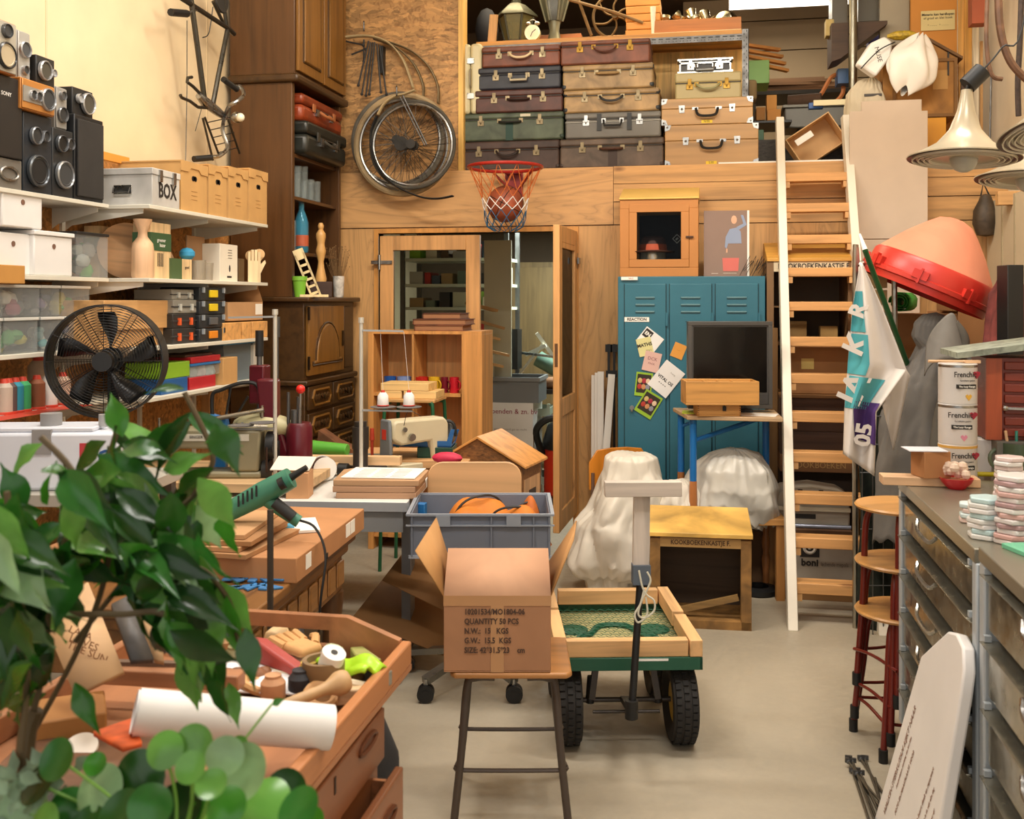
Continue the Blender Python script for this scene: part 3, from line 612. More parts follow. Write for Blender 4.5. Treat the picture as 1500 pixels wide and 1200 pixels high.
# alarm clock
c = at(781, 46, Yf + .1); t = T('alarm_clock', 'white twin bell alarm clock on the high shelf', 'clock', (c.x, Yf + .08, zt)); r = .055
B().cyl((0, -.02, r + .01), (0, .025, r + .01), r, n=28).o('case', M('d9cfa8', .3, .4, 'metal'), t); B().cyl((0, -.022, r + .01), (0, -.0205, r + .01), r * .86, n=28).o('dial', M('f6eecb', .4), t)
B().bar((0, -.024, r + .01), (.025, -.024, r + .03), .004).bar((0, -.024, r + .01), (-.012, -.024, r - .02), .004).o('hands', BLK, t)
for sx in (-1, 1): B().sph((sx * .032, 0, 2 * r + .022), .022, 12, (1, 1, .7)).o('bell', CHR, t); B().cyl((sx * .03, 0, .012), (sx * .038, 0, 0), .005).o('foot', CHR, t)
B().tube(arc((0, 0, 2 * r + .02), .03, 0, pi, 8), .003, 6).o('handle', CHR, t)
# brass-coloured wheel ornament
c = at(901, 28, Yf + .12); t = T('spoked_wheel', 'small old iron spoked wheel leaning on the high shelf', 'wheel', (c.x, Yf + .12, zt)); r = .155; mi = M('6a5434', .5, .6, 'metal')
B().tube([(r * cos(a), 0, r + .01 + r * sin(a)) for a in [2 * pi * i / 36 for i in range(36)]], .01, 8, True).o('rim', mi, t)
for i in range(6): a = 2 * pi * i / 6 + .3; B().tube(crv([(0, 0, r + .01), (r * .5 * cos(a + .35), 0, r + .01 + r * .5 * sin(a + .35)), (r * cos(a), 0, r + .01 + r * sin(a))]), .007, 6).o('spoke', mi, t)
B().cyl((0, -.04, r + .01), (0, .03, r + .01), .022).o('hub', mi, t)
one(B().tube([(-.32, 0, .28), (0, -.02, .17), (.2, 0, .09)], .011, 8).tube([(-.26, 0, .3), (-.16, 0, .02)], .012, 6), 'wooden_lever', M('7a5c34', .5, k='wood'), 'thin crossed wooden arm in front of the spoked wheel', 'arm', loc=(c.x, Yf + .05, zt))
one(B().box(-.11, .11, -.05, .05, 0, .045), 'wood_block', PINE, 'pine block under the spoked wheel on the high shelf', 'block', loc=(c.x - .03, Yf + .22, zt), bev=.002)
one(B().box(-.16, .16, -.08, .08, 0, .11), 'wooden_crate', M('9a5a24', .5, k='wood'), 'low reddish wooden crate behind the alarm clock', 'crate', loc=(at(815, 40, Yf + .38).x + .03, Yf + .4, zt), bev=.002)
one(B().box(-.03, .03, -.01, .01, 0, .21), 'short_plank', PINEZ, 'short pale plank standing beside the hexagonal lantern', 'plank', loc=(at(717, 40, Yf).x, Yf + .08, zt - .1 + .1), rot=(0, .08, 0))
one(B().sph((0, 0, .17), .11, 12, (.8, .7, 1.5)), 'dark_cloth_bundle', M('20222a', .9, k='cloth'), 'dark cloth bundle in the corner of the high shelf', 'cloth', loc=(at(712, 30, Yf + .3).x, Yf + .33, zt), rz=.3)
# orange ribbed box and silver cups in a crate
for i in range(5): one(B().box(-.12, .12, -.12, .12, 0, .052), 'orange_slab', M('d8964a', .6), 'orange slab in the pile beside the spoked wheel', 'slab', 'orange slabs piled on the high shelf', loc=(at(943, 30, Yf + .2).x + .004 * (i % 2), Yf + .2, zt + i * .055), bev=.006)
x0, x1, _, _ = RY(958, 40, 1086, 20, Yf + .05); w = (x1 - x0) / 2
t = T('wooden_tray', 'shallow reddish wooden tray of metal cups on the high shelf', 'tray', ((x0 + x1) / 2, Yf + .2, zt)); B().tray(-w, w, -.15, .15, 0, .1, .012).o('body', M('b5702c', .45, k='wood'), t, bev=.002); B().box(-w, w, -.156, -.15, 0, .014).o('edge_strip', M('e8d8a8', .6), t)
tx = (x0 + x1) / 2; sv = M('c9c4a8', .25, 1, 'metal'); cnt = 0
for i, (u, v, z, r, k) in enumerate([(-.24, 0, .1, .05, 0), (-.15, .05, .08, .045, 1), (-.07, -.05, .09, .04, 2), (.0, .04, .1, .045, 0), (.07, -.04, .08, .04, 1), (.13, .05, .09, .045, 0), (.18, -.06, .1, .052, 2), (.24, .02, .12, .048, 2), (-.2, -.07, .05, .035, 2), (-.03, .08, .13, .04, 1), (.05, .07, .14, .035, 0), (-.12, -.03, .12, .035, 0)]):
    pr = [[(r * .4, 0), (r, .03), (r, .05), (r * .93, .05), (r * .35, .01)], [(r * .6, 0), (r * .75, .04), (r, .08), (r * .9, .08), (r * .5, .01)], [(.0, .0), (r, .004), (r, .012), (0, .02)]][k]
    one(B().lathe(pr, 18), 'metal_cup' if k < 2 else 'metal_disc', sv, 'tarnished silver %s in the tray on the high shelf' % ('cup' if k < 2 else 'disc'), 'cup' if k < 2 else 'disc', 'silver pieces in the wooden tray', loc=(tx + u, Yf + .2 + v, zt + z + .02), rot=(1.1 if k == 2 else .4 * (i % 3), .3 * (i % 2), i))
one(B().cyl((0, 0, 0), (0, 0, .2), .012, .02), 'white_bottle', M('efe8d0', .4), 'slim white bottle standing between orange slabs and tray', 'bottle', loc=(at(956, 30, Yf).x, Yf + .06, zt))
# ================= storage beyond the ladder on the loft
def lb(name, mat, label, cat, px0, py0, px1, py1, Y, dep=.2, rz=0, bev=.003, z0=None):
    x0, x1, za_, zb_ = RY(px0, py0, px1, py1, Y); zz = za_ if z0 is None else z0
    return bx(name, mat, label, cat, x0, x1, Y, Y + dep, zz, zb_, rz=rz, bev=bev)
# dark shelf with planks
Y = 8.5; x0, x1, z0, z1 = RY(1100, 240, 1260, 131, Y)
t = T('low_rack', 'dark low rack piled with planks at the back of the loft', 'rack', ((x0 + x1) / 2, Y + .25, LZ)); w = (x1 - x0) / 2; zk = z1 - LZ
B().box(-w, w, -.25, .25, zk - .03, zk).o('shelf', DK, t)
for sx in (-w + .02, w - .02):
    for sy in (-.2, .2): B().box(sx - .02, sx + .02, sy - .02, sy + .02, 0, zk - .03).o('post', DK, t)
for i in range(6): one(B().bar((-.5 + .03 * i, -.05 + .04 * (i % 3), .012 + .022 * i), (.42 - .05 * i, .02 * (i % 2), .012 + .022 * i), .12, .02), 'long_plank', M('6a4a2c', .7, k='wood'), 'brown plank in the pile on the dark low rack', 'plank', 'planks piled on the low rack', loc=((x0 + x1) / 2, Y + .2, z1))
for i in range(4): one(B().bar((0, 0, 0), (.28 + .02 * i, .1, -.03 - .012 * i), .05, .02), 'thin_batten', M('b87a38', .6, k='wood'), 'thin orange slat sticking out beside the steel post', 'slat', 'slats beside the steel post', loc=(at(1085, 62, 7.6).x, 7.62, at(1085, 64 + i * 8, 7.6).z))
lb('green_box', M('6f9a4a', .5), 'green plastic box behind the slotted steel post', 'box', 1096, 88, 1127, 122, 7.5, .3)
lb('burlap_bag', M('8a7450', .9, k='cloth'), 'crumpled burlap bag beside the steel post', 'bag', 1094, 116, 1109, 146, 7.4, .2, bev=.02)
lb('cardboard_box', M('b8813e', .8, k='card'), 'small upright cardboard box with printed mark behind the ladder', 'box', 1123, 139, 1138, 176, 7.3, .12)
lb('cardboard_box', M('b07838', .8, k='card'), 'square cardboard box beside the upright one behind the ladder', 'box', 1124, 160, 1144, 178, 7.25, .04)
lb('cardboard_box', M('9a6a34', .8, k='card'), 'low cardboard box next to the wooden cases', 'box', 1108, 157, 1121, 176, 7.3, .2)
lb('black_shelf', BLK, 'black board carrying small cardboard boxes', 'board', 1104, 176, 1160, 180, 7.2, .4)
lb('green_toolbox', M('2c5a3a', .5), 'small dark green toolbox under the black board', 'box', 1110, 190, 1119, 207, 7.2, .1, z0=LZ)
lb('dark_carton', DK, 'dark carton beneath the grey plastic tote', 'box', 1168, 187, 1222, 230, 7.45, .25, z0=LZ)
for i, a_ in enumerate(range(1112, 1195, 17)): pass
one(B().box(-.42, .42, -.02, .02, 0, .2), 'black_grating', M('3a3630', .6, k='osb', s=2), 'dark woven grating behind the top of the ladder', 'grating', loc=(at(1160, 235, 7.05).x, 7.1, LZ), bev=0)
t = T('grey_tote', 'large grey plastic tote with cloth rolls on its lid', 'crate', (at(1195, 180, 7.4).x, 7.55, at(1195, 187, 7.4).z)); w = .21
B().box(-w, w, -.17, .17, 0, .14).o('body', M('6c6a62', .5), t, bev=.01); B().box(-w - .015, w + .015, -.185, .185, .14, .16).o('lid', M('7a786e', .5), t, bev=.004)
gt = at(1195, 187, 7.4).z + .161
one(B().cyl((-.1, 0, .045), (.12, -.05, .045), .045), 'cloth_roll', M('4a3424', .9, k='cloth'), 'dark brown cloth roll on the grey tote', 'roll', loc=(at(1178, 140, 7.4).x, 7.5, gt), bev=0)
one(B().tube(crv([(0, 0, .01), (.06, 0, .1), (.12, 0, .2), (.18, 0, .21), (.2, 0, .1), (.15, 0, .03), (.08, 0, .02)]), .016, 6), 'leather_strap', M('b8703c', .5), 'curled tan leather strap on the grey tote', 'strap', loc=(at(1194, 140, 7.4).x, 7.5, gt + .005))
lb('blue_clamp', M('1c4a8a', .4), 'blue plastic clamp body over the grey tote', 'clamp', 1185, 150, 1206, 159, 7.0, .05)
one(B().box(-.13, .13, -.01, .01, 0, .035), 'cream_rail', M('d8cba0', .5), 'cream perforated rail beside the blue clamp', 'rail', loc=at(1222, 154, 6.95))
# tilted open carton at loft edge
c = at(1205, 228, 7.0); t = T('open_carton', 'tilted open cardboard box with white sticker at the ladder top', 'box', (c.x, 7.05, c.z), rot=(0, rad(-33), 0))
B().tray(-.16, .16, -.1, .12, 0, .2, .006).o('body', CARDL, t, rot=(pi / 2, 0, 0), loc=(0, 0, .09)); B().box(-.12, .0, -.215, -.212, .13, .17).o('sticker', PAPER, t)
one(B().box(-.42, .4, -.12, .05, 0, .012), 'white_board', WHT, 'thin white board lying flat on the loft edge beside the ladder', 'board', loc=(at(1150, 240, 6.8).x, 6.88, LZ + .001))
# ================= oak dresser in the corner
OAK = M('57381b', .4, k='wood', a='z'); OAKH = M('57381b', .4, k='wood', a='x'); OAKD = M('48300f'.replace('0f', '16'), .4, k='wood', a='x'); OAKL = M('835923', .38, k='wood', a='z')
X0 = -2.46
t = T('oak_dresser', 'tall dark carved oak dresser standing in the corner before the chipboard', 'dresser', (X0, 6.27, 0), rz=pi / 2)
zb, zm = 1.62, 2.92
b = B().box(-.44, .44, -.08, .40, .0, 1.08).o('drawer_chest', OAKD, t, bev=.004)
B().box(-.46, .45, -.105, .41, 1.08, 1.115).o('waist_moulding', OAKD, t, bev=.01)
B().box(-.44, .44, -.075, .40, 1.115, zb - .03).o('lower_cabinet', OAKD, t, bev=.004)
B().box(-.47, .46, -.12, .42, zb - .03, zb).o('cabinet_top', OAKD, t, bev=.008)
[B().box(u, u + .04, 0, .40, zb, zm).o('side_panel', OAK, t, bev=.003) for u in (-.44, .36)]
B().box(-.4, .36, .38, .40, zb, zm).o('back_panel', M('3a2414', .6, k='wood', a='z'), t)
for z in (1.9, 2.24, 2.50): B().box(-.4, .36, .02, .38, z - .022, z).o('shelf', OAKH, t, bev=.003)
B().box(-.47, .42, -.05, .41, zm, zm + .05).o('cornice', OAKD, t, bev=.015)
B().box(-.45, .40, -.02, .40, zm + .05, 4.05).o('upper_cabinet', OAK, t, bev=.003)
B().box(-.49, .44, -.06, .41, 4.05, 4.12).o('crown_moulding', OAKD, t, bev=.01)
def archdoor(x0, x1, z0, z1, y, ar=True):
    d = B().box(x0, x1, y - .022, y, z0, z1).o('door', OAKL, t, bev=.004); m = .07; w = (x1 - x0) / 2 - m; cx = (x0 + x1) / 2; zt = z1 - .1
    if ar: out = [(cx - w, z0 + m), (cx + w, z0 + m), (cx + w, zt - w)] + [(cx + w * .82 * cos(a), zt - w + w * .95 * sin(a)) for a in [pi * i / 12 for i in range(13)]] + [(cx - w, zt - w)]
    else: out = [(cx - w, z0 + m), (cx + w, z0 + m), (cx + w, z1 - m), (cx - w, z1 - m)]
    B().ext(out, y - .034, y - .02).o('raised_panel', OAKL, d, bev=.01)
    B().tube([(p[0] * 1.0 + (p[0] - cx) * .08, y - .024, p[1] + (.01 if p[1] > z0 + .2 else -.008)) for p in out], .006, 6, True).o('panel_moulding', OAKD, d)
    return d
for (x0, x1) in ((-.43, -.03), (-.01, .385)): archdoor(x0, x1, zm + .07, 4.02, -.02)
d = archdoor(-.41, .2, 1.14, zb - .055, -.075)
B().box(.155, .175, -.105, -.097, 1.3, 1.4).o('keyhole_plate', M('3a2a14', .4, .8, 'metal'), d)
for z in (1.22, 1.52): B().cyl((-.42, -.1, z - .04), (-.42, -.1, z + .04), .008).o('hinge', M('2c2014', .4, .8, 'metal'), d)
B().box(.24, .41, -.085, -.07, 1.15, zb - .06).o('side_panel_moulding', OAKD, t, bev=.006)
for r in range(6):
    for (x0, x1) in ((-.42, -.02), (.0, .41)):
        z0 = .93 - r * .165; 
        if z0 < .02: continue
        d = B().box(x0, x1, -.1, -.08, z0, z0 + .145).o('drawer', OAKD, t, bev=.006); c = (x0 + x1) / 2
        hw = (x1 - x0) / 2 - .05
        B().tube([(c + s_[0] * hw, -.104, z0 + .072 + s_[1] * .045) for s_ in ((-1, 0), (-.8, 1), (.8, 1), (1, 0), (.8, -1), (-.8, -1))], .008, 6, True).o('drawer_moulding', OAKL, d)
        b = B()
        for k in range(5): b.sph((c + (k - 2) * hw * .33, -.106, z0 + .072), .022, 8, (1.3, .4, 1))
        b.o('carving', OAKD, d); B().tube(crv([(c - .03, -.11, z0 + .08), (c, -.125, z0 + .055), (c + .03, -.11, z0 + .08)]), .004, 6).o('pull', M('3a2a14', .4, .8, 'metal'), d)
# things in the dresser: helper for placing on a plane X
def gx(name, label, cat, px0, px1, X, z, group=None):  # frame on the left wall: front faces the room
    y0, y1 = ax(px0, 440, X).y, ax(px1, 440, X).y; return T(name, label, cat, (X, (y0 + y1) / 2, z), rz=pi / 2, group=group), (y1 - y0) / 2
def lbx(name, mat, label, cat, px0, py0, px1, py1, X, z0=None, dep=.15, group=None, bev=.003, z1=None):
    y0, y1, a_, b_ = RX(px0, py0, px1, py1, X); z0 = a_ if z0 is None else z0; z1 = z1 or b_
    return one(B().box(-(y1 - y0) / 2, (y1 - y0) / 2, 0, dep, 0, z1 - z0), name, mat, label, cat, group, (X, (y0 + y1) / 2, z0), pi / 2, bev=bev)
def lcase(label, z0, z1, c, X, y0, y1, hc, dep=.42):
    t = T('suitcase', label, 'suitcase', (X, (y0 + y1) / 2, z0), rz=pi / 2); w = (y1 - y0) / 2; h = z1 - z0; m = M(c, .4, k='old', s=.5)
    B().box(-w, w, 0, dep, 0, h * .62).o('body', m, t, bev=.03); B().box(-w - .003, w + .003, -.003, dep, h * .62, h).o('lid', m, t, bev=.02)
    for sx in (-.5, .5): B().box(sx * w - .02, sx * w + .02, -.01, 0, h * .45, h * .75).o('strap', M(hc, .5), t, bev=.002)
    B().tube(crv([(-.08, -.005, h * .55), (-.05, -.04, h * .4), (.05, -.04, h * .4), (.08, -.005, h * .55)]), .01).o('handle', M(hc, .5), t)
    B().box(.1, .14, -.012, 0, h * .35, h * .6).box(-.14, -.1, -.012, 0, h * .35, h * .6).box(-.14, .14, -.003, 0, h * .6, h * .63).o('latch', CHR, t)
    return t
lcase('large black leather suitcase in the dresser under the orange one', 2.501, 2.705, '23241f', -2.40, 5.92, 6.62, '3a352c')
lcase('orange brown leather suitcase topmost in the dresser', 2.706, 2.875, '8a3818', -2.43, 5.92, 6.62, 'b06a3c')
gclr = M('c8d4d4', .08, k='clear', s=.13)
for i in range(10): one(B().lathe([(.022, 0), (.026, .0), (.027, rnd.uniform(.18, .26) if i < 5 else .14), (.023, .14), (.02, .01), (0, .01)], 12), 'tall_glass', gclr, 'clear tall drinking glass on the middle dresser shelf', 'glass', 'clear glasses on the dresser shelf', loc=(-2.52 - .07 * (i % 2), 5.94 + .055 * i, 2.241))
for i in range(3): one(B().lathe([(.03, 0), (.034, 0), (.034, .19), (.03, .19), (.03, .01), (0, .01)], 14), 'glass_vase', gclr, 'clear straight glass beside the blue bottle', 'glass', 'straight glasses beside the blue bottle', loc=(-2.52 - .05 * i, 5.95 + .06 * i, 1.901))
t = T('blue_bottle', 'light blue glass bottle with red label on the dresser shelf', 'bottle', (-2.52, 6.12, 1.901)); B().lathe([(.04, 0), (.045, .01), (.045, .19), (.03, .24), (.017, .27), (.017, .33), (.02, .335)], 18).o('body', M('4a9fc0', .1, k='clear', s=.5), t)
B().lathe([(.0455, .04), (.0455, .11)], 18, cap=False).o('label', M('b85a3a', .5), t)
# on the dresser's lower top
def dk(px, z, X=-2.45): return ax(px, 430, X).y
t = T('green_cup', 'lime green plastic pot on the dresser top', 'pot', (-2.42, dk(439, 0, -2.42), zb)); B().lathe([(.03, 0), (.042, .1), (.046, .1), (.046, .125), (.042, .125), (.03, .01), (0, .01)], 18).o('body', M('7cb83a', .4), t)
t = T('wooden_rack', 'pale cut out wooden phone rack leaning on the dresser', 'stand', (-2.38, dk(449, 0, -2.38), zb), rz=.4)
b = B(); pale = M('e6cf9c', .6, k='wood', a='z')
for i in range(6): b.box(-.028, .028, -.005, .005, .02 + i * .045, .035 + i * .045)
b.box(-.032, -.02, -.005, .005, 0, .28).box(.02, .032, -.005, .005, 0, .28).box(-.032, .032, -.005, .005, .26, .31); b.o('ladder_panel', pale, t, rot=(0, -.38, 0), loc=(.06, 0, 0)); B().box(-.04, .13, -.03, .03, 0, .015).o('base', pale, t)
p = (-2.44, dk(470, 0, -2.44)); one(B().box(-.07, .07, -.06, .06, 0, .1), 'dark_block', M('3c2418', .5, k='wood'), 'dark wooden block under the turned wooden figure', 'block', loc=(p[0], p[1], zb), rz=.4, bev=.003)
one(B().lathe([(.035, 0), (.037, .02), (.022, .09), (.018, .13), (.03, .18), (.033, .2), (.024, .235), (.024, .25), (.032, .29), (.03, .31), (.014, .335), (.018, .345), (.02, .36), (.012, .378), (0, .38)], 20), 'turned_figure', M('d6a462', .4, k='wood', a='z', s=.5), 'turned pale wooden figure standing on the dark block', 'figurine', loc=(p[0], p[1], zb + .1))
t = T('flower_vase', 'white patterned vase with dried flowers on the dresser', 'vase', (-2.4, dk(496, 0, -2.4), zb)); B().lathe([(.03, 0), (.034, .01), (.038, .14), (.034, .14), (.03, .015), (0, .01)], 18).o('body', M('d8d2c8', .4, k='old', s=1.5), t)
b = B()
for i in range(60): a = rnd.uniform(0, 6.3); e = rnd.uniform(.02, .09); h = rnd.uniform(.2, .34); b.tube([(0, 0, .1), (e * .5 * cos(a), e * .5 * sin(a), h * .6), (e * cos(a), e * sin(a), h)], .001, 3); b.sph((e * cos(a), e * sin(a), h), .004, 5)
b.o('dried_flowers', M('8a6a44', .8), t)
# ================= wall shelving
WS = M('d9d4c4', .5)
def wshelf(label, X, y0, y1, z, th=.018):
    t = T('wall_shelf', label, 'shelf', (LW + .02, (y0 + y1) / 2, z)); w = (y1 - y0) / 2; dd = X - LW - .02
    B().box(0, dd, -w, w, -th, 0).o('board', WS, t, bev=.002)
    for k in (-w + .02, 0, w - .05): B().ext([(0, -th), (dd * .9, -th), (dd * .9, -th - .02), (.03, -th - .07), (0, -th - .09)], k, k + .004).o('bracket', M('e2ded2', .4), t, loc=(0, 0, 0)) 
    return t
XA, XB = -2.63, -2.45
SA = [2.03, 1.70, 1.39, 1.16]
nm = ['top', 'second', 'third', 'fourth']
for i, z in enumerate(SA):
    wshelf('white wall shelf near the plant, %s one of four' % nm[i], XA, 1.6, 4.17, z); wshelf('white wall shelf beside the dresser, %s one of four' % nm[i], XB, 4.2, 5.46, z)
b = B()
for y in (2.9, 4.185, 4.83, 5.4): b.box(LW + .02, LW + .035, y - .012, y + .012, .2, 2.2)
S(b, 'trim_4', M('d8d4c8', .4)); S(B().box(LW + .02, LW + .07, 5.5, 5.57, 0, 2.2), 'trim_5', PINEZ)
# speakers
def spk(label, px0, px1, py0, py1, X, z0, z1, c, dr, dep=.2, fc=None, wood=0):
    y0, y1 = ax(px0, 200, X).y, ax(px1, 200, X).y
    m = (px0 + px1) / 2; z0 = z0 if z0 else ax(m, py1, X).z; z1 = z1 or ax(m, py0, X).z
    w = (y1 - y0) / 2; h = z1 - z0; t = T('loudspeaker', label, 'loudspeaker', (X, (y0 + y1) / 2, z0), rz=pi / 2)
    B().box(-w, w, 0, dep, 0, h).o('cabinet', M(c, .45), t, bev=.004)
    if fc: B().box(-w + .004, w - .004, -.006, 0, .004, h - .004).o('front_panel', M(fc, .35, .3), t, bev=.003)
    for (u, v, r, cc, rc) in dr:
        r = r * w * 2; k = B().lathe([(r, 0), (r, .012), (r * .9, .016), (r * .84, .01)], 24, cap=False).o('driver_ring', M(rc, .3, .6), t, rot=(pi / 2, 0, 0), loc=(u * w, -.004, v * h))
        B().lathe([(r * .86, .01), (r * .75, .012), (r * .35, -.006), (r * .3, .0), (r * .15, .008), (0, .01)], 24).o('cone', M(cc, .5), k)
    return t, w, h, z1
s8 = spk('dark blue loudspeaker with big woofer, second along the top shelf', 34, 76, 168, 272, -2.64, SA[0], 0, '23282e', [(-.1, .28, .36, '1a1c1e', '5a5e62'), (-.25, .72, .2, '2a2c2e', '8a8c8e'), (.4, .74, .13, '2a2c2e', '8a8c8e')], dep=.22)
spk('black loudspeaker with ringed woofer between the blue one and the big grille', 77, 107, 190, 279, -2.64, SA[0], 0, '26282a', [(0, .33, .42, '3a3c3e', '9a9c9e'), (-.3, .78, .26, '151515', '6a6c6e'), (.5, .8, .18, '2a2a2a', '8a8a8c')], dep=.22)
t, w, h, z7 = spk('tall black loudspeaker with cloth grille at the shelf end', 109, 151, 172, 285, -2.64, SA[0], 0, '1b1c1e', [], dep=.2)
B().box(-w + .012, w - .012, -.012, 0, .015, h - .02).o('grille', M('2e2a26', .9, k='cloth'), t, bev=.004)
t, w, h, z11 = spk('grey low speaker module at the bottom under the black bass box', -8, 32, 232, 268, -2.64, SA[0], 0, '6f6a62', [], dep=.25); B().tube([(.05 * cos(a) - .0, -.004, h * .5 + .025 * sin(a)) for a in [2 * pi * i / 20 for i in range(20)]], .006, 6, True).o('badge_ring', CHR, t)
t, w, h, z10 = spk('black bass box with small white maker mark near the picture edge', -8, 33, 112, 225, -2.63, z11 + .002, 0, '252322', [], dep=.3); txt('SONY', (-w * .2, -.0015, h - .07), .022, WHT, t)
t4 = spk('orange and silver horizontal loudspeaker on the dark blue one', 30, 79, 120, 168, -2.62, s8[3] + .002, 0, 'b8752f', [(.5, .5, .22, '3a3c3e', 'a8a8a8'), (-.1, .5, .1, '3a3a3a', 'b0b0b0'), (-.42, .5, .1, '3a3a3a', 'b0b0b0')], dep=.16, fc='c98a48')
B().box(-t4[1] * .95, t4[1] * .2, -.009, -.005, t4[2] * .25, t4[2] * .75).o('silver_plate', M('b8b6b0', .3, .6), t4[0])
t5 = spk('slim silver loudspeaker standing behind the grille speaker', 80, 97, 128, 190, -2.67, 0, 0, '8f8d88', [(0, .35, .42, '2c2e30', '7c7c7c'), (0, .8, .25, '4a4a4a', 'a0a0a0')], dep=.16, fc='a8a6a0')
t6 = spk('small black satellite speaker on the grille speaker', 106, 136, 131, 172, -2.66, z7 + .002, 0, '222222', [(.35, .5, .32, '4a463c', 'b8b8b8'), (-.5, .6, .14, 'a0a0a0', 'c0c0c0')], dep=.15)
t3 = spk('small black satellite speaker on the orange horizontal one', 53, 80, 84, 124, -2.64, t4[3] + .002, 0, '262524', [(-.25, .5, .34, '4a463c', 'b8b8b8'), (.6, .5, .14, 'a0a0a0', 'c0c0c0')], dep=.15)
spk('silver loudspeaker half hidden behind the topmost speaker', 24, 43, 46, 118, -2.66, t4[3] + .002, 0, '9a9892', [(0, .62, .42, '4a4c4e', 'c0c0c0'), (0, .2, .24, '3a3a3a', 'b0b0b0')], dep=.2, fc='b4b2ac')
spk('topmost silver loudspeaker with pale cone and orange side', -10, 23, 30, 114, -2.61, z10 + .002, 0, 'b06a2c', [(0, .33, .4, 'b8a88a', '3a3a3a'), (0, .8, .22, '3a3a3a', '5a5a5a')], dep=.2, fc='b8b2a4')
# white metal chest and archive boxes
t, w = gx('metal_chest', 'white metal chest stencilled BOX at the end of the top shelf', 'chest', 223, 263, -2.455, SA[0]); z1 = ax(243, 250, -2.455).z - SA[0]; mch = M('cfccc6', .4, k='old', s=.15)
B().box(-w, w, 0, .3, 0, z1 - .03).o('body', mch, t, bev=.003); B().box(-w - .004, w + .004, -.004, .304, z1 - .03, z1).o('lid', mch, t, bev=.003)
txt('BOX', (0.01, -.0015, z1 * .42), .095, INK, t, sx=.8, bold=.0025)
hd = B().box(-w - .004, -w, .1, .19, z1 * .3, z1 * .55).o('handle_plate', CHR, t, bev=.002); B().tube([(-w - .01, .105, z1 * .48), (-w - .02, .105, z1 * .34), (-w - .02, .185, z1 * .34), (-w - .01, .185, z1 * .48)], .004, 6).o('handle', STL, hd)
for sx in (-.5, .5): B().box(sx * w - .012, sx * w + .012, -.012, 0, z1 - .06, z1 - .005).o('latch', CHR, t)
AB = M('c79a5e', .8, k='card')
for i, (a_, b_, yt, nmm) in enumerate(((265, 303, 239, 'wide cardboard archive box right beside the metal chest'), (306, 332, 244, 'second cardboard archive box from the metal chest'), (335, 362, 248, 'third cardboard archive box from the metal chest'), (365, 391, 251, 'cardboard archive box at the far shelf end'))):
    t, w = gx('archive_box', nmm, 'box', a_, b_, -2.47 + .006 * i, SA[0]); h = ax((a_ + b_) / 2, yt, -2.47).z - SA[0]
    B().box(-w, w, 0, .33, 0, h - .006).o('body', AB, t); B().box(-w - .004, w + .004, .0, .335, h - .006, h).ext([(-w - .004, h), (w + .004, h), (w + .004, h - .05), (w * .5, h - .05), (w * .3, h - .03), (-w * .3, h - .03), (-w * .5, h - .05), (-w - .004, h - .05)], -.005, 0).o('lid', AB, t)
    B().cyl((-.012, -.002, h * .68), (-.012, .0005, h * .68), .013, n=10).cyl((.012, -.002, h * .68), (.012, .0005, h * .68), .013, n=10).box(-.012, .012, -.002, .0005, h * .68 - .01, h * .68 + .013).o('hand_hole', M('1c120a', .9), t)
    b = B(); [b.box(-.03, .03, -.0015, 0, h * .42 - k * .02, h * .425 - k * .02) for k in range(3)]; b.o('printed_lines', M('a87c48', .8), t)
lbx('orange_board', M('d8923a', .6), 'flat orange board lying behind the metal chest', 'board', 150, 226, 190, 238, -2.78, dep=.02)
# shelf 2
WB = M('e9e7e4', .35)
def wbox(label, a_, b_, yt, X, z0, lid=False, dep=.22):
    t, w = gx('storage_bin', label, 'box', a_, b_, X, z0); h = ax((a_ + b_) / 2, yt, X).z - z0
    B().box(-w, w, 0, dep, 0, h).o('body', WB, t, bev=.006); B().cyl((0, -.002, h * .74), (0, .001, h * .74), .011, n=14).o('finger_hole', M('7a5a4a', .5), t)
    if lid: B().box(-w - .006, w + .006, -.008, dep + .006, h, h + .018).o('lid', WB, t, bev=.003)
    return h
h1 = wbox('white lidless bin cut by the picture edge on the second shelf', -10, 47, 341, -2.66, SA[1]); h2 = wbox('white lidded bin between a plain bin and a clear box', 50, 106, 346, -2.64, SA[1], True)
wbox('white bin standing on top of two other white bins', 3, 62, 283, -2.64, SA[1] + h1 + .021)
def clearbox(label, a_, b_, yt, X, z0, cols_, zt=None, dep=.25, lidc='e4e2da', name='clear_bin', cat='box', grp=None, yb=None):
    t, w = gx(name, label, cat, a_, b_, X, z0, grp); h = (zt - z0) if zt else ax((a_ + b_) / 2, yt, X).z - z0
    B().tray(-w, w, 0, dep, 0, h, .003).o('body', M('d5d8d6', .2, k='clear', s=.14), t); B().box(-w - .004, w + .004, -.005, dep, h, h + .012).o('lid', M(lidc, .4, k='clear', s=.8), t, bev=.002)
    b = B()
    for k in range(9): b.mat(k % len(cols_)); b.sph((rnd.uniform(-w * .6, w * .6), .03 + rnd.random() * .06, h * rnd.uniform(.15, .7)), w * .42, 8, (1, .5, rnd.uniform(.5, .8)))
    b.o('contents', [M(c, .8, k='cloth') for c in cols_], t); return h
clearbox('clear box of grey and green stuff with black lid', 112, 158, 345, -2.64, SA[1], ['8a8a86', '9aa09a', '5a9a4a'], lidc='2a2a2a')
PW2 = M('e0c090', .6, k='wood', a='z'); GL_ = M('3a5a38', .6)
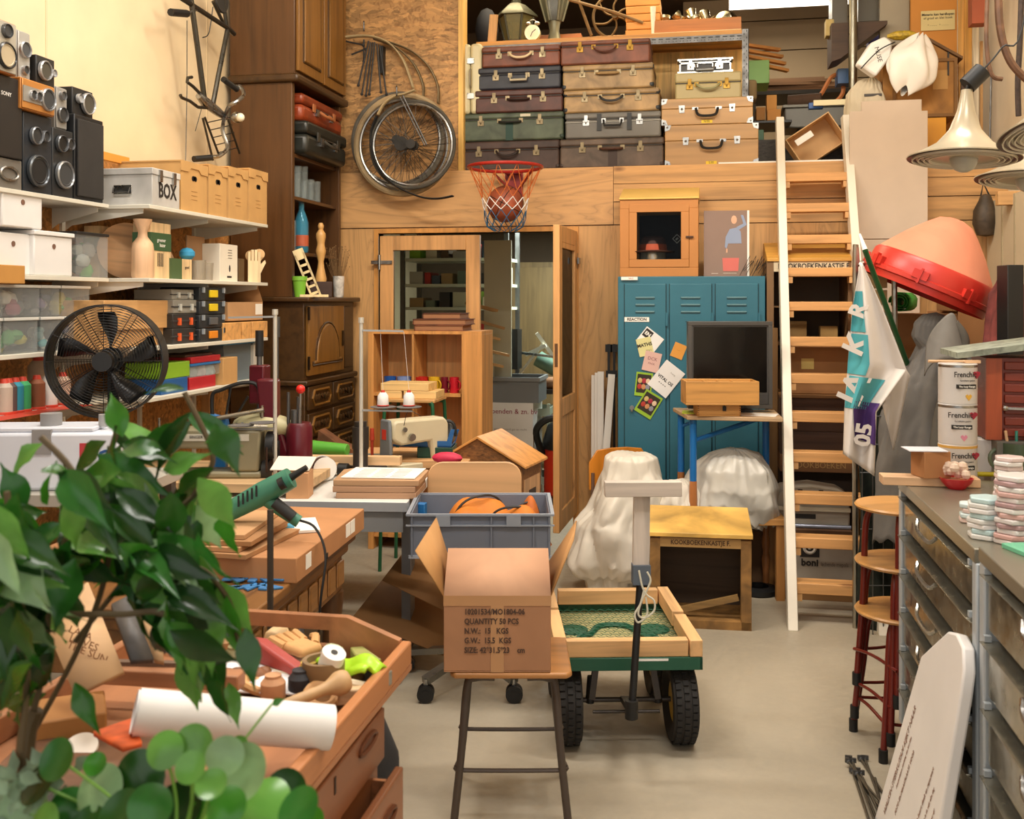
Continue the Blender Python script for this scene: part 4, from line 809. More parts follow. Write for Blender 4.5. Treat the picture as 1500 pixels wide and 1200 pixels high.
t, w = gx('wooden_carton', 'pale wooden carton with a green band behind the clear box', 'box', 146, 172, -2.76, SA[1]); h = ax(157, 332, -2.76).z - SA[1]; B().box(-w, w, 0, .08, 0, h).o('body', PW2, t); B().box(-w - .002, w + .002, -.002, .082, h * .48, h * .78).o('band', GL_, t)
lbx('black_charger', M('2a3036', .5), 'small black device with two dark sockets on the second shelf', 'device', 178, 378, 194, 403, -2.78, SA[1], .05)
one(B().cyl((0, 0, 0), (0, .012, 0), .13, n=32), 'round_board', M('d9a878', .6, k='wood'), 'round wooden board leaning behind the bottle vase', 'board', loc=(-2.66, 4.36, SA[1] + .132), rot=(0, .1, .75))
one(B().lathe([(.045, 0), (.05, .01), (.05, .13), (.045, .16), (.022, .19), (.02, .21), (.04, .26), (.042, .27)], 22), 'wooden_vase', M('e2b890', .55, k='wood', a='z'), 'bottle shaped pale wooden vase on the second shelf', 'vase', loc=(-2.53, ax(209, 400, -2.53).y, SA[1]))
t, w = gx('gift_box', 'tall pale wooden gift box with green printed band', 'box', 221, 250, -2.5, SA[1]); h = ax(236, 327, -2.5).z - SA[1]; B().box(-w, w, 0, .09, 0, h).o('body', PW2, t, bev=.002); B().box(-w - .002, w + .002, -.002, .092, h * .5, h * .82).o('band', GL_, t)
txt('greener', (0, -.003, h * .69), .024, PAPER, t); txt('bazar', (0.01, -.003, h * .6), .024, PAPER, t)
b = B(); [b.box(-.03 + k * .014, -.025 + k * .014, -.002, 0, h * .22, h * .46) for k in range(4)]; b.o('printed_cutlery', INK, t)
one(B().ext([(-.12, 0), (.1, 0), (.12, .05), (.04, .2), (-.02, .24), (-.1, .2)], 0, .015), 'curved_board', M('dcae80', .6, k='wood'), 'wavy pale wooden board behind the gift box', 'board', loc=(-2.66, 4.63, SA[1]), rz=.9, bev=.003)
lbx('brown_card', M('9a7450', .7, k='card'), 'brown printed card leaning behind the small green box', 'card', 274, 346, 300, 385, -2.6, SA[1], .01)
t, w = gx('small_box', 'small green and cream printed box on the second shelf', 'box', 251, 281, -2.49, SA[1]); h = .1; B().box(-w, w, 0, .07, 0, h).o('body', PW2, t, bev=.002); B().box(-w - .001, 0, -.0015, .071, 0.002, h).o('label', M('4a6038', .6), t); txt('good', (w * .5, -.002, h * .6), .02, INK, t)
one(B().lathe([(.03, 0), (.036, 0), (.04, .1), (.037, .1), (.032, .008), (0, .008)], 18), 'glass_jar', M('b8ac98', .1, k='clear', s=.45), 'short smoky glass tumbler on the second shelf', 'glass', loc=(-2.51, ax(290, 400, -2.51).y, SA[1]))
one(B().lathe([(.028, 0), (.03, .0), (.034, .09), (.03, .09), (.026, .008), (0, .008)], 18), 'glass_jar', M('b8ac98', .1, k='clear', s=.45), 'narrow smoky glass tumbler beside the upright brown box', 'glass', loc=(-2.50, ax(303, 400, -2.5).y, SA[1]))
one(B().sph((0, 0, .03), .04, 10, (1, 1, .8)), 'blue_tape_ball', M('3a9ac8', .5), 'blue and white crumpled ball on the small green box', 'ball', loc=(-2.53, ax(274, 400, -2.53).y, SA[1] + .1))
lbx('brown_box', M('8a6038', .7, k='card'), 'narrow brown box with dark print beside the glasses', 'box', 307, 362, 318, 405, -2.56, SA[1], .07)
t, w = gx('white_box', 'white box with black printed leaves on the second shelf', 'box', 322, 348, -2.5, SA[1]); h = ax(334, 358, -2.5).z - SA[1]; B().box(-w, w, 0, .1, 0, h).o('body', M('ebe2d0', .6), t, bev=.002)
b = B(); [b.box(-.01, .035, -.0015, 0, h * .84 - k * .014, h * .85 - k * .014) for k in range(4)]; b.sph((0.01, 0, h * .35), .02, 8, (.5, .05, 1)).box(-.02, .03, -.0015, 0, h * .1, h * .15); b.o('print', INK, t)
lbx('dark_tin', M('5a4224', .5), 'small dark patterned box beside the wooden hand', 'box', 350, 379, 358, 408, -2.5, SA[1], .05)
t, w = gx('wooden_hand', 'flat wooden hand holding a heart on the second shelf', 'ornament', 361, 389, -2.47, SA[1]); pk = M('e8cfa2', .6, k='wood', a='z')
b = B(); b.box(-.04, .03, 0, .012, 0, .12); [b.box(-.04 + k * .0185, -.04 + k * .0185 + .014, 0, .012, .12, .17 + .012 * (k in (1, 2))) for k in range(4)]; b.ext([(.03, .05), (.06, .11), (.055, .125), (.03, .1)], 0, .012); b.o('palm', pk, t); t.rotation_euler = (0, 0, .7); t.location.y = ax(374, 400, -2.47).y
one(B().cyl((-.02, .013, .15), (-.02, .02, .15), .03, n=20).cyl((.03, .013, .16), (.03, .02, .16), .03, n=20).ext([(-.045, .135), (.055, .145), (.01, .09)], .013, .02), 'wooden_heart', M('d8b07c', .6), 'pale wooden heart behind the wooden hand', 'ornament', loc=(-2.49, ax(376, 400, -2.47).y + .02, SA[1] - .0), rz=.7)
# shelf 3 bins
cset = [['5a5a7a', '8a3a4a', '3a3a3c'], ['c8c4ba', '6a6a6a', '8a4a5a'], ['4a4a5a', '7a6a8a', 'a09a94'], ['b8a83a', '6aa84a', 'c8b84a'], ['b0a840', '8a8a80', '5a9a5a'], ['4aa0a8', 'c8c8c0', '7a9a9a']]
lo = 0
for i, (a_, b_) in enumerate(((-12, 2), (6, 55), (60, 92), (95, 128))): 
    h = clearbox('clear lidded bin of coloured scraps, lower row, %s' % ('cut by the picture edge', 'with yellow and green cloth', 'beside the yellow one', 'at the row end by the fan')[i], a_, b_, 472, -2.66, SA[2], cset[(3 + i) % 6], zt=SA[2] + .13, dep=.18)
for i, (a_, b_) in enumerate(((-12, 4), (5, 58), (60, 87), (90, 131))):
    clearbox('clear lidded bin in the upper row, %s' % ('cut by the picture edge', 'with dark cloth and a white sticker', 'narrow one with purple threads', 'at the row end above the fan')[i], a_, b_, 425, -2.66, SA[2] + .144, cset[i], zt=SA[2] + .26, dep=.18)
lbx('cardboard_box', M('c08a44', .8, k='card'), 'cardboard box lying on the upper row of clear bins', 'box', -8, 418, 37, 443, -2.61, SA[2] + .274, .18, z1=SA[2] + .345)
t, w = gx('pine_box', 'long pine box on the third shelf behind the fan', 'box', 152, 248, -2.52, SA[2]); B().box(-w, w, 0, .25, .08, .21).o('upper_box', PINE, t, bev=.002); B().box(-w, w, .02, .25, 0, .08).o('lower_box', PINE, t, bev=.002)
def org(label, a_, b_, z0, h, X, c, lat, clear=False, dep=.2):
    t, w = gx('organizer_case', label, 'tool case', a_, b_, X, z0)
    B().box(-w, w, 0, dep, 0, h).o('body', M(c, .4, k='clear', s=.6) if clear else M(c, .45), t, bev=.004); B().box(-w - .003, w + .003, -.004, .01, h * .45, h * .55).o('seam_rail', M('3a3a3a', .5), t)
    for u in (-.5, .5): B().box(u * w - .01, u * w + .01, -.01, 0, h * .2, h * .7).o('latch', M(lat, .4), t)
    return z0 + h + .001
z = SA[2]
z = org('black organizer with orange latches, bottom of the stack by the pine box', 253, 287, z, .075, -2.49, '2a2826', 'e8602c'); z = org('black organizer with clear latches, second of the stack by the pine box', 253, 287, z, .07, -2.49, '2c2a28', 'e8602c'); z = org('clear organizer under the topmost one', 254, 288, z, .065, -2.49, 'b8b4a8', 'c8c8c0', True); z = org('clear topmost organizer on the third shelf', 252, 284, z, .05, -2.5, 'c0bcb0', 'c8c8c0', True)
z = SA[2]
for i, (l_, c_) in enumerate((('black tool case with orange handle at the stack bottom', 'e88a1c'), ('black tool case with plain clasps above the bottom one', '5a5a5a'), ('black tool case with wide yellow latch, second from the top', 'e8c81c'), ('black tool case with wide yellow latch, topmost of its stack', 'e8c81c'))):
    t, w = gx('tool_case', l_, 'tool case', 293, 330, -2.47, z); h = .068; B().box(-w, w, 0, .22, 0, h).o('body', M('26282a', .45), t, bev=.006); B().box(-w * .35, w * .25, -.012, 0, h * .25, h * .8).o('front_latch', M(c_, .4), t, bev=.003)
    for u in (-.8, .8): B().box(u * w - .008, u * w + .008, -.01, 0, h * .6, h * 1.0).o('clasp', M('9aa0a4', .4), t)
    z += h + .001
t, w = gx('cardboard_box', 'opened cardboard box with upright flap on pine blocks', 'box', 334, 385, -2.48, SA[2] + .1); h = .1; B().box(-w, w, 0, .25, 0, h).o('body', CARD, t, bev=.002); B().poly([(w, 0, h), (w, .25, h), (w + .02, .25, h + .12), (w + .02, .05, h + .12)]).o('flap', M('a87c50', .8, k='card'), t, solid=.003); B().box(w * .55, w * .95, -.002, 0, h * .3, h * .9).o('sticker', PAPER, t)
for i, (a_, b_) in enumerate(((328, 353), (356, 368), (370, 392))): lbx('pine_beam', M('d9a05c', .6, k='wood', a='y'), 'sawn pine beam end on the third shelf, %s' % ('widest of three', 'narrow middle one', 'nearest the dresser')[i], 'beam', a_, 470, b_, 496, -2.46, SA[2], .35, z1=SA[2] + .092)
# shelf 4
th = [('5a4a48', 'dark grey'), ('2a8aa0', 'turquoise'), ('3aa060', 'green'), ('8a5030', 'brown'), ('dcd6cc', 'white'), ('c8a890', 'pale pink'), ('b8a898', 'beige')]
def cone(label, X, y, z, c, h=.12, r=.032, cap='c8402c'):
    t = T('thread_cone', label, 'thread', (X, y, z)); B().lathe([(r, .008), (r * 1.0, h * .8), (r * .6, h * .92)], 14).o('thread', M(c, .7, k='cloth'), t); B().lathe([(r * 1.1, 0), (r * 1.1, .008), (r, .01)], 14).o('base_disc', M(cap, .4), t)
    B().lathe([(r * .55, h * .92), (r * .4, h * 1.05), (0, h * 1.06)], 12).o('cap', M(cap, .4), t); return t
for i, (px, (c, n_)) in enumerate(zip((12, 22, 33, 54, 72, 92, 6), th)): cone('%s sewing thread cone in the front row of the fourth shelf' % n_, -2.66, ax(px, 590, -2.66).y, SA[3] + .001, c, .13 if i != 4 else .14)
cone('large beige thread cone standing behind the brown one', -2.78, ax(57, 590, -2.78).y, SA[3] + .001, 'b09a80', .2, .045)
one(B().box(-.8, 0, -.1, 0, 0, .0008), 'red_mat', M('c8402c', .5), 'red strip of mat under the thread cones', 'mat', loc=(-2.632, 3.9, SA[3]), rz=pi / 2)
def fbx(*a, **k): return lbx(*a, **k)
fbx('blue_box', M('1c5a9a', .4), 'blue plastic box under the lime green one', 'box', 236, 556, 275, 574, -2.48, SA[3], .2, z1=SA[3] + .07)
fbx('lime_box', M('8aba2c', .4), 'lime green plastic box beside the fan', 'box', 240, 537, 278, 555, -2.48, SA[3] + .071, .2, z1=SA[3] + .145)
fbx('red_box', M('b8202c', .4), 'red plastic box under the blue lidded one', 'box', 278, 557, 316, 573, -2.48, SA[3], .2, z1=SA[3] + .06)
clearbox('clear box with blue lid between two red ones', 279, 325, 540, -2.48, SA[3] + .061, ['a8b8b8', 'c8c8c8'], zt=SA[3] + .115, lidc='2c7ac0', dep=.2)
fbx('red_lid_box', M('b8202c', .4), 'flat red lidded box on the blue lidded one', 'box', 280, 533, 323, 541, -2.48, SA[3] + .128, .2, z1=SA[3] + .16)
fbx('cardboard_box', M('c89a60', .8, k='card'), 'small cardboard box beside the red boxes', 'box', 327, 528, 348, 552, -2.46, SA[3], .2, z1=SA[3] + .14)
t, w = gx('blue_tub', 'clear tub with wide bright blue lid on the fourth shelf', 'tub', 327, 370, -2.52, SA[3]); B().ext([(-w * .85, 0), (w * .85, 0), (w, .2), (-w, .2)], 0, .25).o('body', M('7a8a94', .3, k='clear', s=.7), t); B().box(-w - .012, w + .012, -.012, .262, .2, .225).o('lid', M('2a8ac8', .35), t, bev=.005)
fbx('white_bin', M('cfcac0', .4), 'white plastic bin with clasps beside the blue lidded tub', 'bin', 372, 522, 386, 556, -2.5, SA[3], .2, z1=SA[3] + .19)
one(B().box(-.14, .14, 0, .18, 0, .01), 'leather_scraps', M('4a2a1a', .7, k='old'), 'flat pile of brown leather pieces on the lime green box', 'leather', loc=(-2.5, 4.75, SA[3] + .161), rz=pi / 2)
# ================= bicycle hanging on the left wall
def wl(px, py, X=-2.72): p = ax(px, py, X); return (p.x, p.y, p.z)
t = T('hanging_bicycle', 'old bicycle frame without wheels hanging upside down on the cream wall', 'bicycle', (0, 0, 0)); FM = M('4a463e', .35, .8, 'metal')
B().tube([wl(277, -20), wl(284, 30), wl(299, 142)], .015, 10).tube([wl(262, -5), wl(335, 42), wl(343, 50)], .014).tube([wl(333, 45), wl(320, 110), wl(311, 158)], .014).tube([wl(333, 45), wl(326, -5)], .012).tube([wl(312, 2), wl(330, 40)], .01).o('frame_tube', FM, t)
B().tube([wl(291, 140), wl(301, 150), wl(318, 163), wl(330, 172)], [.018, .03, .026, .018], 10).o('head_tube', CHR, t)
B().tube([wl(302, 150), wl(296, 140), wl(283, 127), wl(274, 120), wl(275, 114), wl(281, 113)], .009, 8).o('fork', FM, t); B().tube([wl(305, 158), wl(290, 157), wl(278, 148), wl(266, 143), wl(264, 139)], .009, 8).o('fork', FM, t)
B().tube(crv([wl(330, 168, -2.7), wl(336, 155, -2.6), wl(348, 148, -2.55), wl(357, 138, -2.55), wl(352, 127, -2.6), wl(343, 128, -2.62)]), .011, 8).o('handlebar', CHR, t); B().tube([wl(347, 131, -2.6), wl(327, 116, -2.62)], .017, 10).o('grip', BLK, t)
B().tube(crv([wl(330, 168, -2.7), wl(326, 190, -2.66), wl(333, 215, -2.62), wl(322, 228, -2.6), wl(310, 230, -2.6)]), .011, 8).o('handlebar', CHR, t); B().tube([wl(309, 231, -2.6), wl(284, 233, -2.64)], .017, 10).o('grip', BLK, t)
l = B().sph(wl(348, 172, -2.6), .036, 14, (1, 1.2, .9)).o('headlamp', CHR, t); B().sph(wl(352, 172, -2.57), .025, 12).o('lens', M('e8e0c8', .1), l)
b = B(); b.tube([wl(297, 173), wl(312, 235)], .007, 6).tube([wl(300, 172), wl(320, 225)], .007, 6).tube([wl(334, 175), wl(351, 225)], .007, 6)
for k in range(5): b.tube([wl(302 + k * 4, 180 + k * 11), wl(337 + k * 3, 172 + k * 11)], .003, 5)
b.o('front_rack', FM, t); B().tube([wl(250, 18), wl(274, 20)], .02, 8).o('pedal', BLK, t); B().tube([wl(268, 22), wl(288, 14)], .008, 6).o('crank', CHR, t)
p = wl(324, 0); B().lathe([(.07, -.01), (.075, 0), (.07, .01)], 24).o('chain_guard', DK, t, rot=(0, pi / 2, 0), loc=p); B().tube(crv([wl(312, 10), wl(306, 48), wl(297, 55)]), .003, 5).o('brake_cable', BLK, t)
B().tube([wl(274, 30, -2.8), wl(274, 130, -2.86), wl(272, 235, -2.87)], .0025, 5).o('hanging_chain', STL, t)
B().tube(crv([wl(295, 160), wl(290, 178), wl(286, 192)]), .002, 5).o('loose_cable', BLK, t)
# ================= fan and sewing tables
def P3(px, py, t): d = ray(px, py); return V((d[0] * t, d[1] * t, CZ + d[2] * t))
c = P3(158, 528, 4.05); R = .222
t = T('pedestal_fan', 'large black round fan in front of the wall shelves', 'fan', (c.x, c.y, 0), rz=.35)
zc = c.z; ci = lambda r, y=0, n=40: [(r * cos(a), y, zc + r * sin(a)) for a in [2 * pi * i / n for i in range(n)]]
B().ext([(R * cos(a), zc + R * sin(a)) for a in [2 * pi * i / 48 for i in range(48)]], 0, 0) if 0 else None
b = B(); n = 48; vs = []
for i in range(n): a = 2 * pi * i / n; [vs.append((r * cos(a), y, zc + r * sin(a))) for r, y in ((R, -.07), (R, .06), (R * .975, .06), (R * .975, -.07))]
b.add(vs, [(i * 4 + k, ((i + 1) % n) * 4 + k, ((i + 1) % n) * 4 + (k + 1) % 4, i * 4 + (k + 1) % 4) for i in range(n) for k in range(4)]); b.o('ring_housing', BLK, t)
for nm_, y in (('front_grille', -.075), ('rear_grille', .06)):
    b = B()
    for k in range(17): r = .045 + (R * .96 - .045) * k / 16; b.tube(ci(r, y + .0 + (.02 * (1 - r / R) if y > 0 else -.02 * (1 - r / R))), .0011, 4, True)
    for k in range(12): a = 2 * pi * k / 12; b.tube([(.04 * cos(a), y, zc + .04 * sin(a)), (R * .97 * cos(a), y, zc + R * .97 * sin(a))], .0015, 4)
    b.o(nm_, BLK, t)
B().cyl((0, -.105, zc), (0, -.06, zc), .038, n=24).o('grille_badge', BLK, t)
for k in range(5):
    a0 = 2 * pi * k / 5 + 1.35; b = B(); vs = []
    for i in range(8):
        u = i / 7; r = .04 + (R * .88 - .04) * u; wd = .2 + .38 * min(1, u * 1.8) * (1 - .25 * u)
        for s_ in (-1, 1): a = a0 + s_ * wd * (.5 if u < .95 else .4) * .95 + u * .25; vs.append((r * cos(a), s_ * .022 - .005, zc + r * sin(a)))
    b.add(vs, [(i * 2, i * 2 + 1, i * 2 + 3, i * 2 + 2) for i in range(7)]); b.o('fan_blade', M('1d1d1f', .35), t, solid=.003)
B().cyl((0, -.03, zc), (0, .03, zc), .04, n=20).cyl((0, .05, zc), (0, .17, zc), .05, .035, n=20).o('motor', BLK, t)
B().cyl((0, .1, .04), (0, .1, zc), .016).o('pole', BLK, t); B().lathe([(.2, 0), (.2, .015), (.05, .035), (.02, .05)], 28, c=(0, .1, 0)).o('base', BLK, t)
B().bar((0, .1, zc - .3), (0, .1, zc - .03), .04, .03).o('neck', BLK, t)
# white-topped table with the cream machine
zt = .76; fr = on(596, 736, zt); bk = on(633, 693, zt)
rz_ = math.atan2(-(bk.x - fr.x), bk.y - fr.y)
L = (bk - fr).length; W = 1.25
t = T('sewing_table', 'white topped sewing table carrying the cream and grey machine', 'table', (fr.x, fr.y, 0), rz=rz_)
gy = M('9a9ca0', .5); B().box(-W, 0, 0, L, zt - .04, zt).o('table_top', M('dedcd6', .4), t, bev=.003); B().box(-W, 0, -.002, 0, zt - .04, zt - .002).o('edge_band', gy, t)
B().box(-W + .05, -.02, .02, .04, zt - .13, zt - .04).o('front_rail', M('8a8c8e', .5), t)
for x in (-.06, -W + .1): l = B().box(x - .02, x + .02, L * .45, L * .62, .05, zt - .04).o('leg', M('6c6e72', .5), t); B().box(x - .03, x + .03, 0, L, 0, .05).o('foot_bar', M('7a7c80', .5), t)
def ont(px, py, z=zt): return on(px, py, z)
# stack of boards and papers
for i in range(3):
    p = ont(543 - 3 * (i == 1), 731); t = T('wooden_board', 'flat reddish board, %s of the stack on the white sewing table' % ('bottom', 'middle', 'top')[i], 'board', (p.x, p.y + .15, zt + i * .027), rz=TH * .8)
    w = .17 + .006 * i; B().ext([(-w, -.15), (w, -.15), (w + .01, .12), (w - .03, .16), (-w + .03, .16), (-w - .01, .12)], 0, .026, 'xy').o('slab', M('b08868' if i < 2 else 'b8906a', .6, k='wood', s=.5), t, bev=.003)
one(B().box(-.16, .16, -.12, .14, 0, .004), 'paper_sheet', PAPER, 'printed paper sheets lying on the stack of boards', 'paper', loc=(p.x + .01, p.y + .15, zt + .082), rz=TH - .1)
b = B(); [b.box(-.12 + .08 * (k % 3), -.06 + .08 * (k % 3), -.09 + .035 * (k // 3), -.084 + .035 * (k // 3), 0, .0006) for k in range(18)]
one(b, 'paper_plan', M('9a9488', .7), 'thin dark drawn lines on the top paper sheet', 'drawing', loc=(p.x + .02, p.y + .14, zt + .0862), rz=TH - .1)
p = ont(427, 733); t = T('opened_carton', 'small cardboard box with raised white flap on the sewing table', 'box', (p.x, p.y + .08, zt), rz=TH)
B().box(-.045, .05, -.05, .06, 0, .11).o('body', M('c8966a', .8, k='card'), t, bev=.002); B().box(-.12, .05, .0, .12, 0, .004).o('flap', M('e4dccc', .8), t, rot=(.35, 0, -.1), loc=(0, -.03, .115))
p = ont(468, 706); t = T('webbing_roll', 'roll of dark brown webbing standing on its edge beside the carton', 'roll', (p.x, p.y + .05, zt + .056), rz=TH + .4)
B().cyl((0, -.03, 0), (0, .03, 0), .05, n=24).o('webbing', M('4a2c20', .8), t); B().cyl((0, -.035, 0), (0, -.03, 0), .055, n=24).cyl((0, .03, 0), (0, .035, 0), .055, n=24).o('reel_side', WHT, t)
p = ont(495, 700); one(B().cyl((-.02, 0, .03), (.03, 0, .03), .03, n=16), 'dial_gauge', BLK, 'small black round gauge lying beside the webbing roll', 'gauge', loc=(p.x, p.y + .06, zt), bev=.003)
b = B(); [b.cyl((.03 * k, 0, .01), (.03 * k + .022, 0, .01), .012, n=8) for k in range(7)]; p = ont(503, 692); one(b, 'bobbin_row', M('3a3430', .5), 'strip of small dark bobbins behind the boards', 'bobbin strip', kind=None, loc=(p.x, p.y + .05, zt), rz=TH) if 0 else one(B().box(0, .2, -.02, .02, 0, .025), 'bobbin_case', M('3a3430', .6, k='old', s=6), 'long dark bobbin case behind the stack of boards', 'case', loc=(p.x, p.y + .06, zt), rz=TH, bev=.003)
# cream/grey machine
p = ont(566, 690); t = T('sewing_machine', 'cream sewing machine with grey face plate and red label on the white table', 'sewing machine', (p.x, p.y + .03, zt), rz=.85); cm = M('c9bd9e', .4); gm_ = M('6f7478', .45)
B().box(-.02, .34, -.07, .09, 0, .03).o('bed', cm, t, bev=.006); B().ext([(0, .15), (.05, .12), (.22, .13), (.23, .03), (.33, .03), (.33, .22), (.30, .245), (.02, .245), (0, .23)], -.05, .06).o('arm', cm, t, bev=.012)
B().ext([(-.05, .06), (.06, .06), (.05, .25), (-.035, .25)], -.018, 0, 'yz').o('face_plate', gm_, t, bev=.01); B().box(-.0195, -.018, -.01, .03, .15, .2).o('red_label', M('c8342c', .4), t)
B().cyl((.335, 0, .16), (.365, 0, .16), .065, n=26).cyl((.33, 0, .16), (.34, 0, .16), .04, n=20).o('hand_wheel', M('7a7c7e', .3, .5), t); B().cyl((.335, .0, .05), (.36, 0, .05), .05, n=22).o('lower_wheel', M('5a5c5e', .3, .5), t)
B().cyl((.02, 0, .04), (.02, 0, .13), .006).box(.005, .035, -.015, .015, .035, .045).o('needle_bar', CHR, t); B().cyl((.1, -.056, .16), (.1, -.07, .16), .018).cyl((.06, -.056, .2), (.06, -.065, .2), .012).o('tension_dial', CHR, t)
B().tube(crv([(.06, -.05, .22), (.08, -.06, .29), (.16, -.05, .26)]), .0015, 5).o('thread_guide', BLK, t)
def thread_stand(label, px, pybot, pytop, tt, z0, arms, cones):
    a = P3(px, pytop, tt); g = T('thread_stand', label, 'thread stand', (a.x, a.y, z0), rz=TH); h = a.z - z0; pm = M('d0ccc0', .35, .4); k_ = tt / 1500
    B().cyl((0, 0, 0), (0, 0, h), .009).cyl((0, 0, h - .01), (0, 0, h + .015), .013).o('pole', pm, g)
    for (dx, py) in arms: zz = CZ - (py - 440) * k_ - z0; B().bar((0, 0, zz), (dx * k_, 0, zz - .004), .016, .008).o('arm', M('a8a8a4', .35, .6), g)
    for (dx, py) in cones:
        zz = CZ - (py - 440) * k_ - z0; B().lathe([(.055, 0), (.058, .004), (0, .006)], 20, c=(dx * k_, 0, zz)).o('spool_disc', M('6a6a6a', .4), g)
    return g, k_
g, k_ = thread_stand('white thread stand rising beside the cream machine', 529, 690, 470, 4.62, zt, [(62, 484), (75, 601)], [(32, 597), (70, 597)])
for i, dx in enumerate((32, 70)):
    a = P3(529 + dx, 596, 4.62); k = T('thread_cone', 'white thread cone on the %s disc of the white stand' % ('inner', 'outer')[i], 'thread', (a.x, a.y, CZ - 157 * k_ + .008)); B().lathe([(.024, 0), (.026, .005), (.024, .045), (.014, .06)], 16).o('thread', M('ece8e4', .7), k); B().lathe([(.028, 0), (.028, .004), (.014, .005)], 16).lathe([(.01, .06), (.008, .07), (0, .071)], 10).o('core', M('c83a2c', .4), k)
    one(B().tube([(0, 0, .07), (-.012 * (i + 1), 0, .335)], .0008, 4), 'sewing_thread', WHT, 'fine thread running up from the %s white cone' % ('inner', 'outer')[i], 'thread', loc=(a.x, a.y, CZ - 157 * k_ + .008))
p = P3(528, 668, 4.9); one(B().cyl((0, 0, 0), (0, 0, .13), .036).cyl((0, 0, .13), (0, 0, .235), .04).cyl((0, 0, .235), (0, 0, .26), .03), 'dark_canister', M('2a2420', .5), 'dark brown and black upright canister behind the white stand', 'canister', loc=(p.x, p.y, zt))
# low bench behind with boards, tool crates
bt = .80; q0 = P3(440, 668, 5.15); 
t = T('work_bench', 'pine work bench behind the white table with tools', 'bench', (P3(555, 660, 5.2).x, P3(555, 660, 5.2).y + .15, 0), rz=TH * .6)
B().box(-.62, .45, -.22, .22, bt - .04, bt).o('bench_top', M('c99a68', .6, k='wood'), t, bev=.003)
for x in (-.58, .41):
    for y in (-.18, .18): B().box(x - .03, x + .03, y - .03, y + .03, 0, bt - .04).o('leg', PINEZ, t)
def onb(px, tt): a = P3(px, 660, tt); return a.x, a.y
x, y = onb(640, 5.25); t = T('green_tool_crate', 'dark green tool crate under the blue tray on the bench', 'crate', (x, y, bt), rz=.1); B().tray(-.09, .09, -.07, .1, 0, .055, .005).o('body', M('0e3a2a', .5), t, bev=.003)
t = T('blue_tool_tray', 'blue tool tray with black handle and coloured tools on the bench', 'tray', (x - .09, y, bt + .056), rz=.1); b = B(); b.ext([(-.16, .0), (.17, 0), (.19, .09), (.17, .09), (.15, .03), (-.14, .03), (-.17, .1), (-.19, .1)], -.07, -.062).box(-.16, .17, -.07, .1, 0, .008).ext([(-.16, .0), (.17, 0), (.19, .07), (-.19, .07)], .095, .1).o('tray_body', M('1f5a94', .45), t)
B().tube(crv([(-.02, -.02, .08), (.0, -.02, .12), (.08, -.02, .125), (.17, -.02, .12), (.19, -.02, .05)]), .008).o('handle', BLK, t)
for i, (l_, c_, dx, h_) in enumerate((('bright red box', 'd8241c', -.1, .09), ('yellow tool', 'e0a81c', -.05, .05), ('orange tool', 'd8601c', -.13, .045), ('red cloth', 'a83a34', .05, .05))): one(B().box(-.05, .05, -.03, .03, 0, h_), 'tool_item', M(c_, .5), '%s lying in the blue tool tray' % l_, 'tool', loc=(x - .09 + dx, y + .01 + .0 * i, bt + .066), rz=.1 + .3 * (i > 0), bev=.012)
x, y = onb(655, 5.0); one(B().sph((0, 0, .03), .06, 12, (1.3, .6, .5)), 'pink_pouch', M('c8284c', .6, k='cloth'), 'pink fabric pouch below the green tool crate', 'pouch', loc=(x, y - .0, bt))
x, y = onb(545, 5.2); one(B().cyl((0, 0, 0), (0, 0, .13), .007, .01).cyl((0, 0, .09), (0, 0, .15), .013, .01), 'paint_brush', M('b03a20', .5), 'red handled brush standing beside the dark canister', 'brush', loc=(x, y, bt), rot=(0, 0, 0))
x, y = onb(455, 5.25); one(B().cyl((0, 0, .035), (.26, 0, .03), .04, .03, 18), 'green_bottle', M('5aa83a', .4), 'lime green plastic bottle lying on the bench', 'bottle', loc=(x - .05, y, bt + .012), rz=-.1, bev=.004)
one(B().box(-.25, .3, -.05, .05, 0, .012), 'flat_file', M('6a6c64', .5), 'long flat grey tool under the green bottle', 'tool', loc=(x + .06, y, bt), rz=.1)
x, y = onb(490, 5.4); one(B().ext([(-.08, 0), (.16, 0), (.02, .06), (-.07, .12)], -.06, .06), 'leather_offcut', M('6a4026', .6, k='old'), 'folded brown leather offcut on the bench by the dresser', 'leather', loc=(x, y, bt), rz=.1)
x, y = onb(510, 5.0); one(B().box(-.25, .28, -.03, .03, 0, .04), 'pine_batten', M('e0b88a', .6, k='wood'), 'pale pine batten along the front of the bench', 'batten', loc=(x - .02, y + .0, bt), rz=TH * .6)
# metal machine table at the far side: burgundy eyelet press and friends
mt_ = .82; c0 = P3(330, 700, 4.45)
t = T('machine_bench', 'long bench under the old industrial machines', 'bench', (c0.x + .05, c0.y + .22, 0), rz=.1); B().box(-.75, .3, -.3, .3, mt_ - .04, mt_).o('bench_top', M('c9a67a', .6, k='wood'), t, bev=.003)
for x in (-.7, .26):
    for y in (-.26, .26): B().box(x - .025, x + .025, y - .025, y + .025, 0, mt_ - .04).o('leg', M('6c6e72', .5), t)
BUR = M('5a1420', .3)
p = P3(415, 690, 4.7); t = T('eyelet_press', 'burgundy cast iron press with a red ball lever', 'press', (p.x, p.y, mt_), rz=.1)
B().box(-.1, .12, -.07, .1, 0, .03).o('base', BUR, t, bev=.008)
B().ext([(-.12, .42), (-.02, .42), (-.02, .25), (.03, .1), (.08, .03), (-.06, .03), (-.1, .2)], -.03, .03).o('frame_casting', BUR, t, bev=.012)
b = B(); n = 16; vs = []
B().lathe([(.055, .0), (.06, .02), (.06, .2), (.05, .22)], 18, c=(.075, 0, 0)).o('throat_casting', BUR, t)
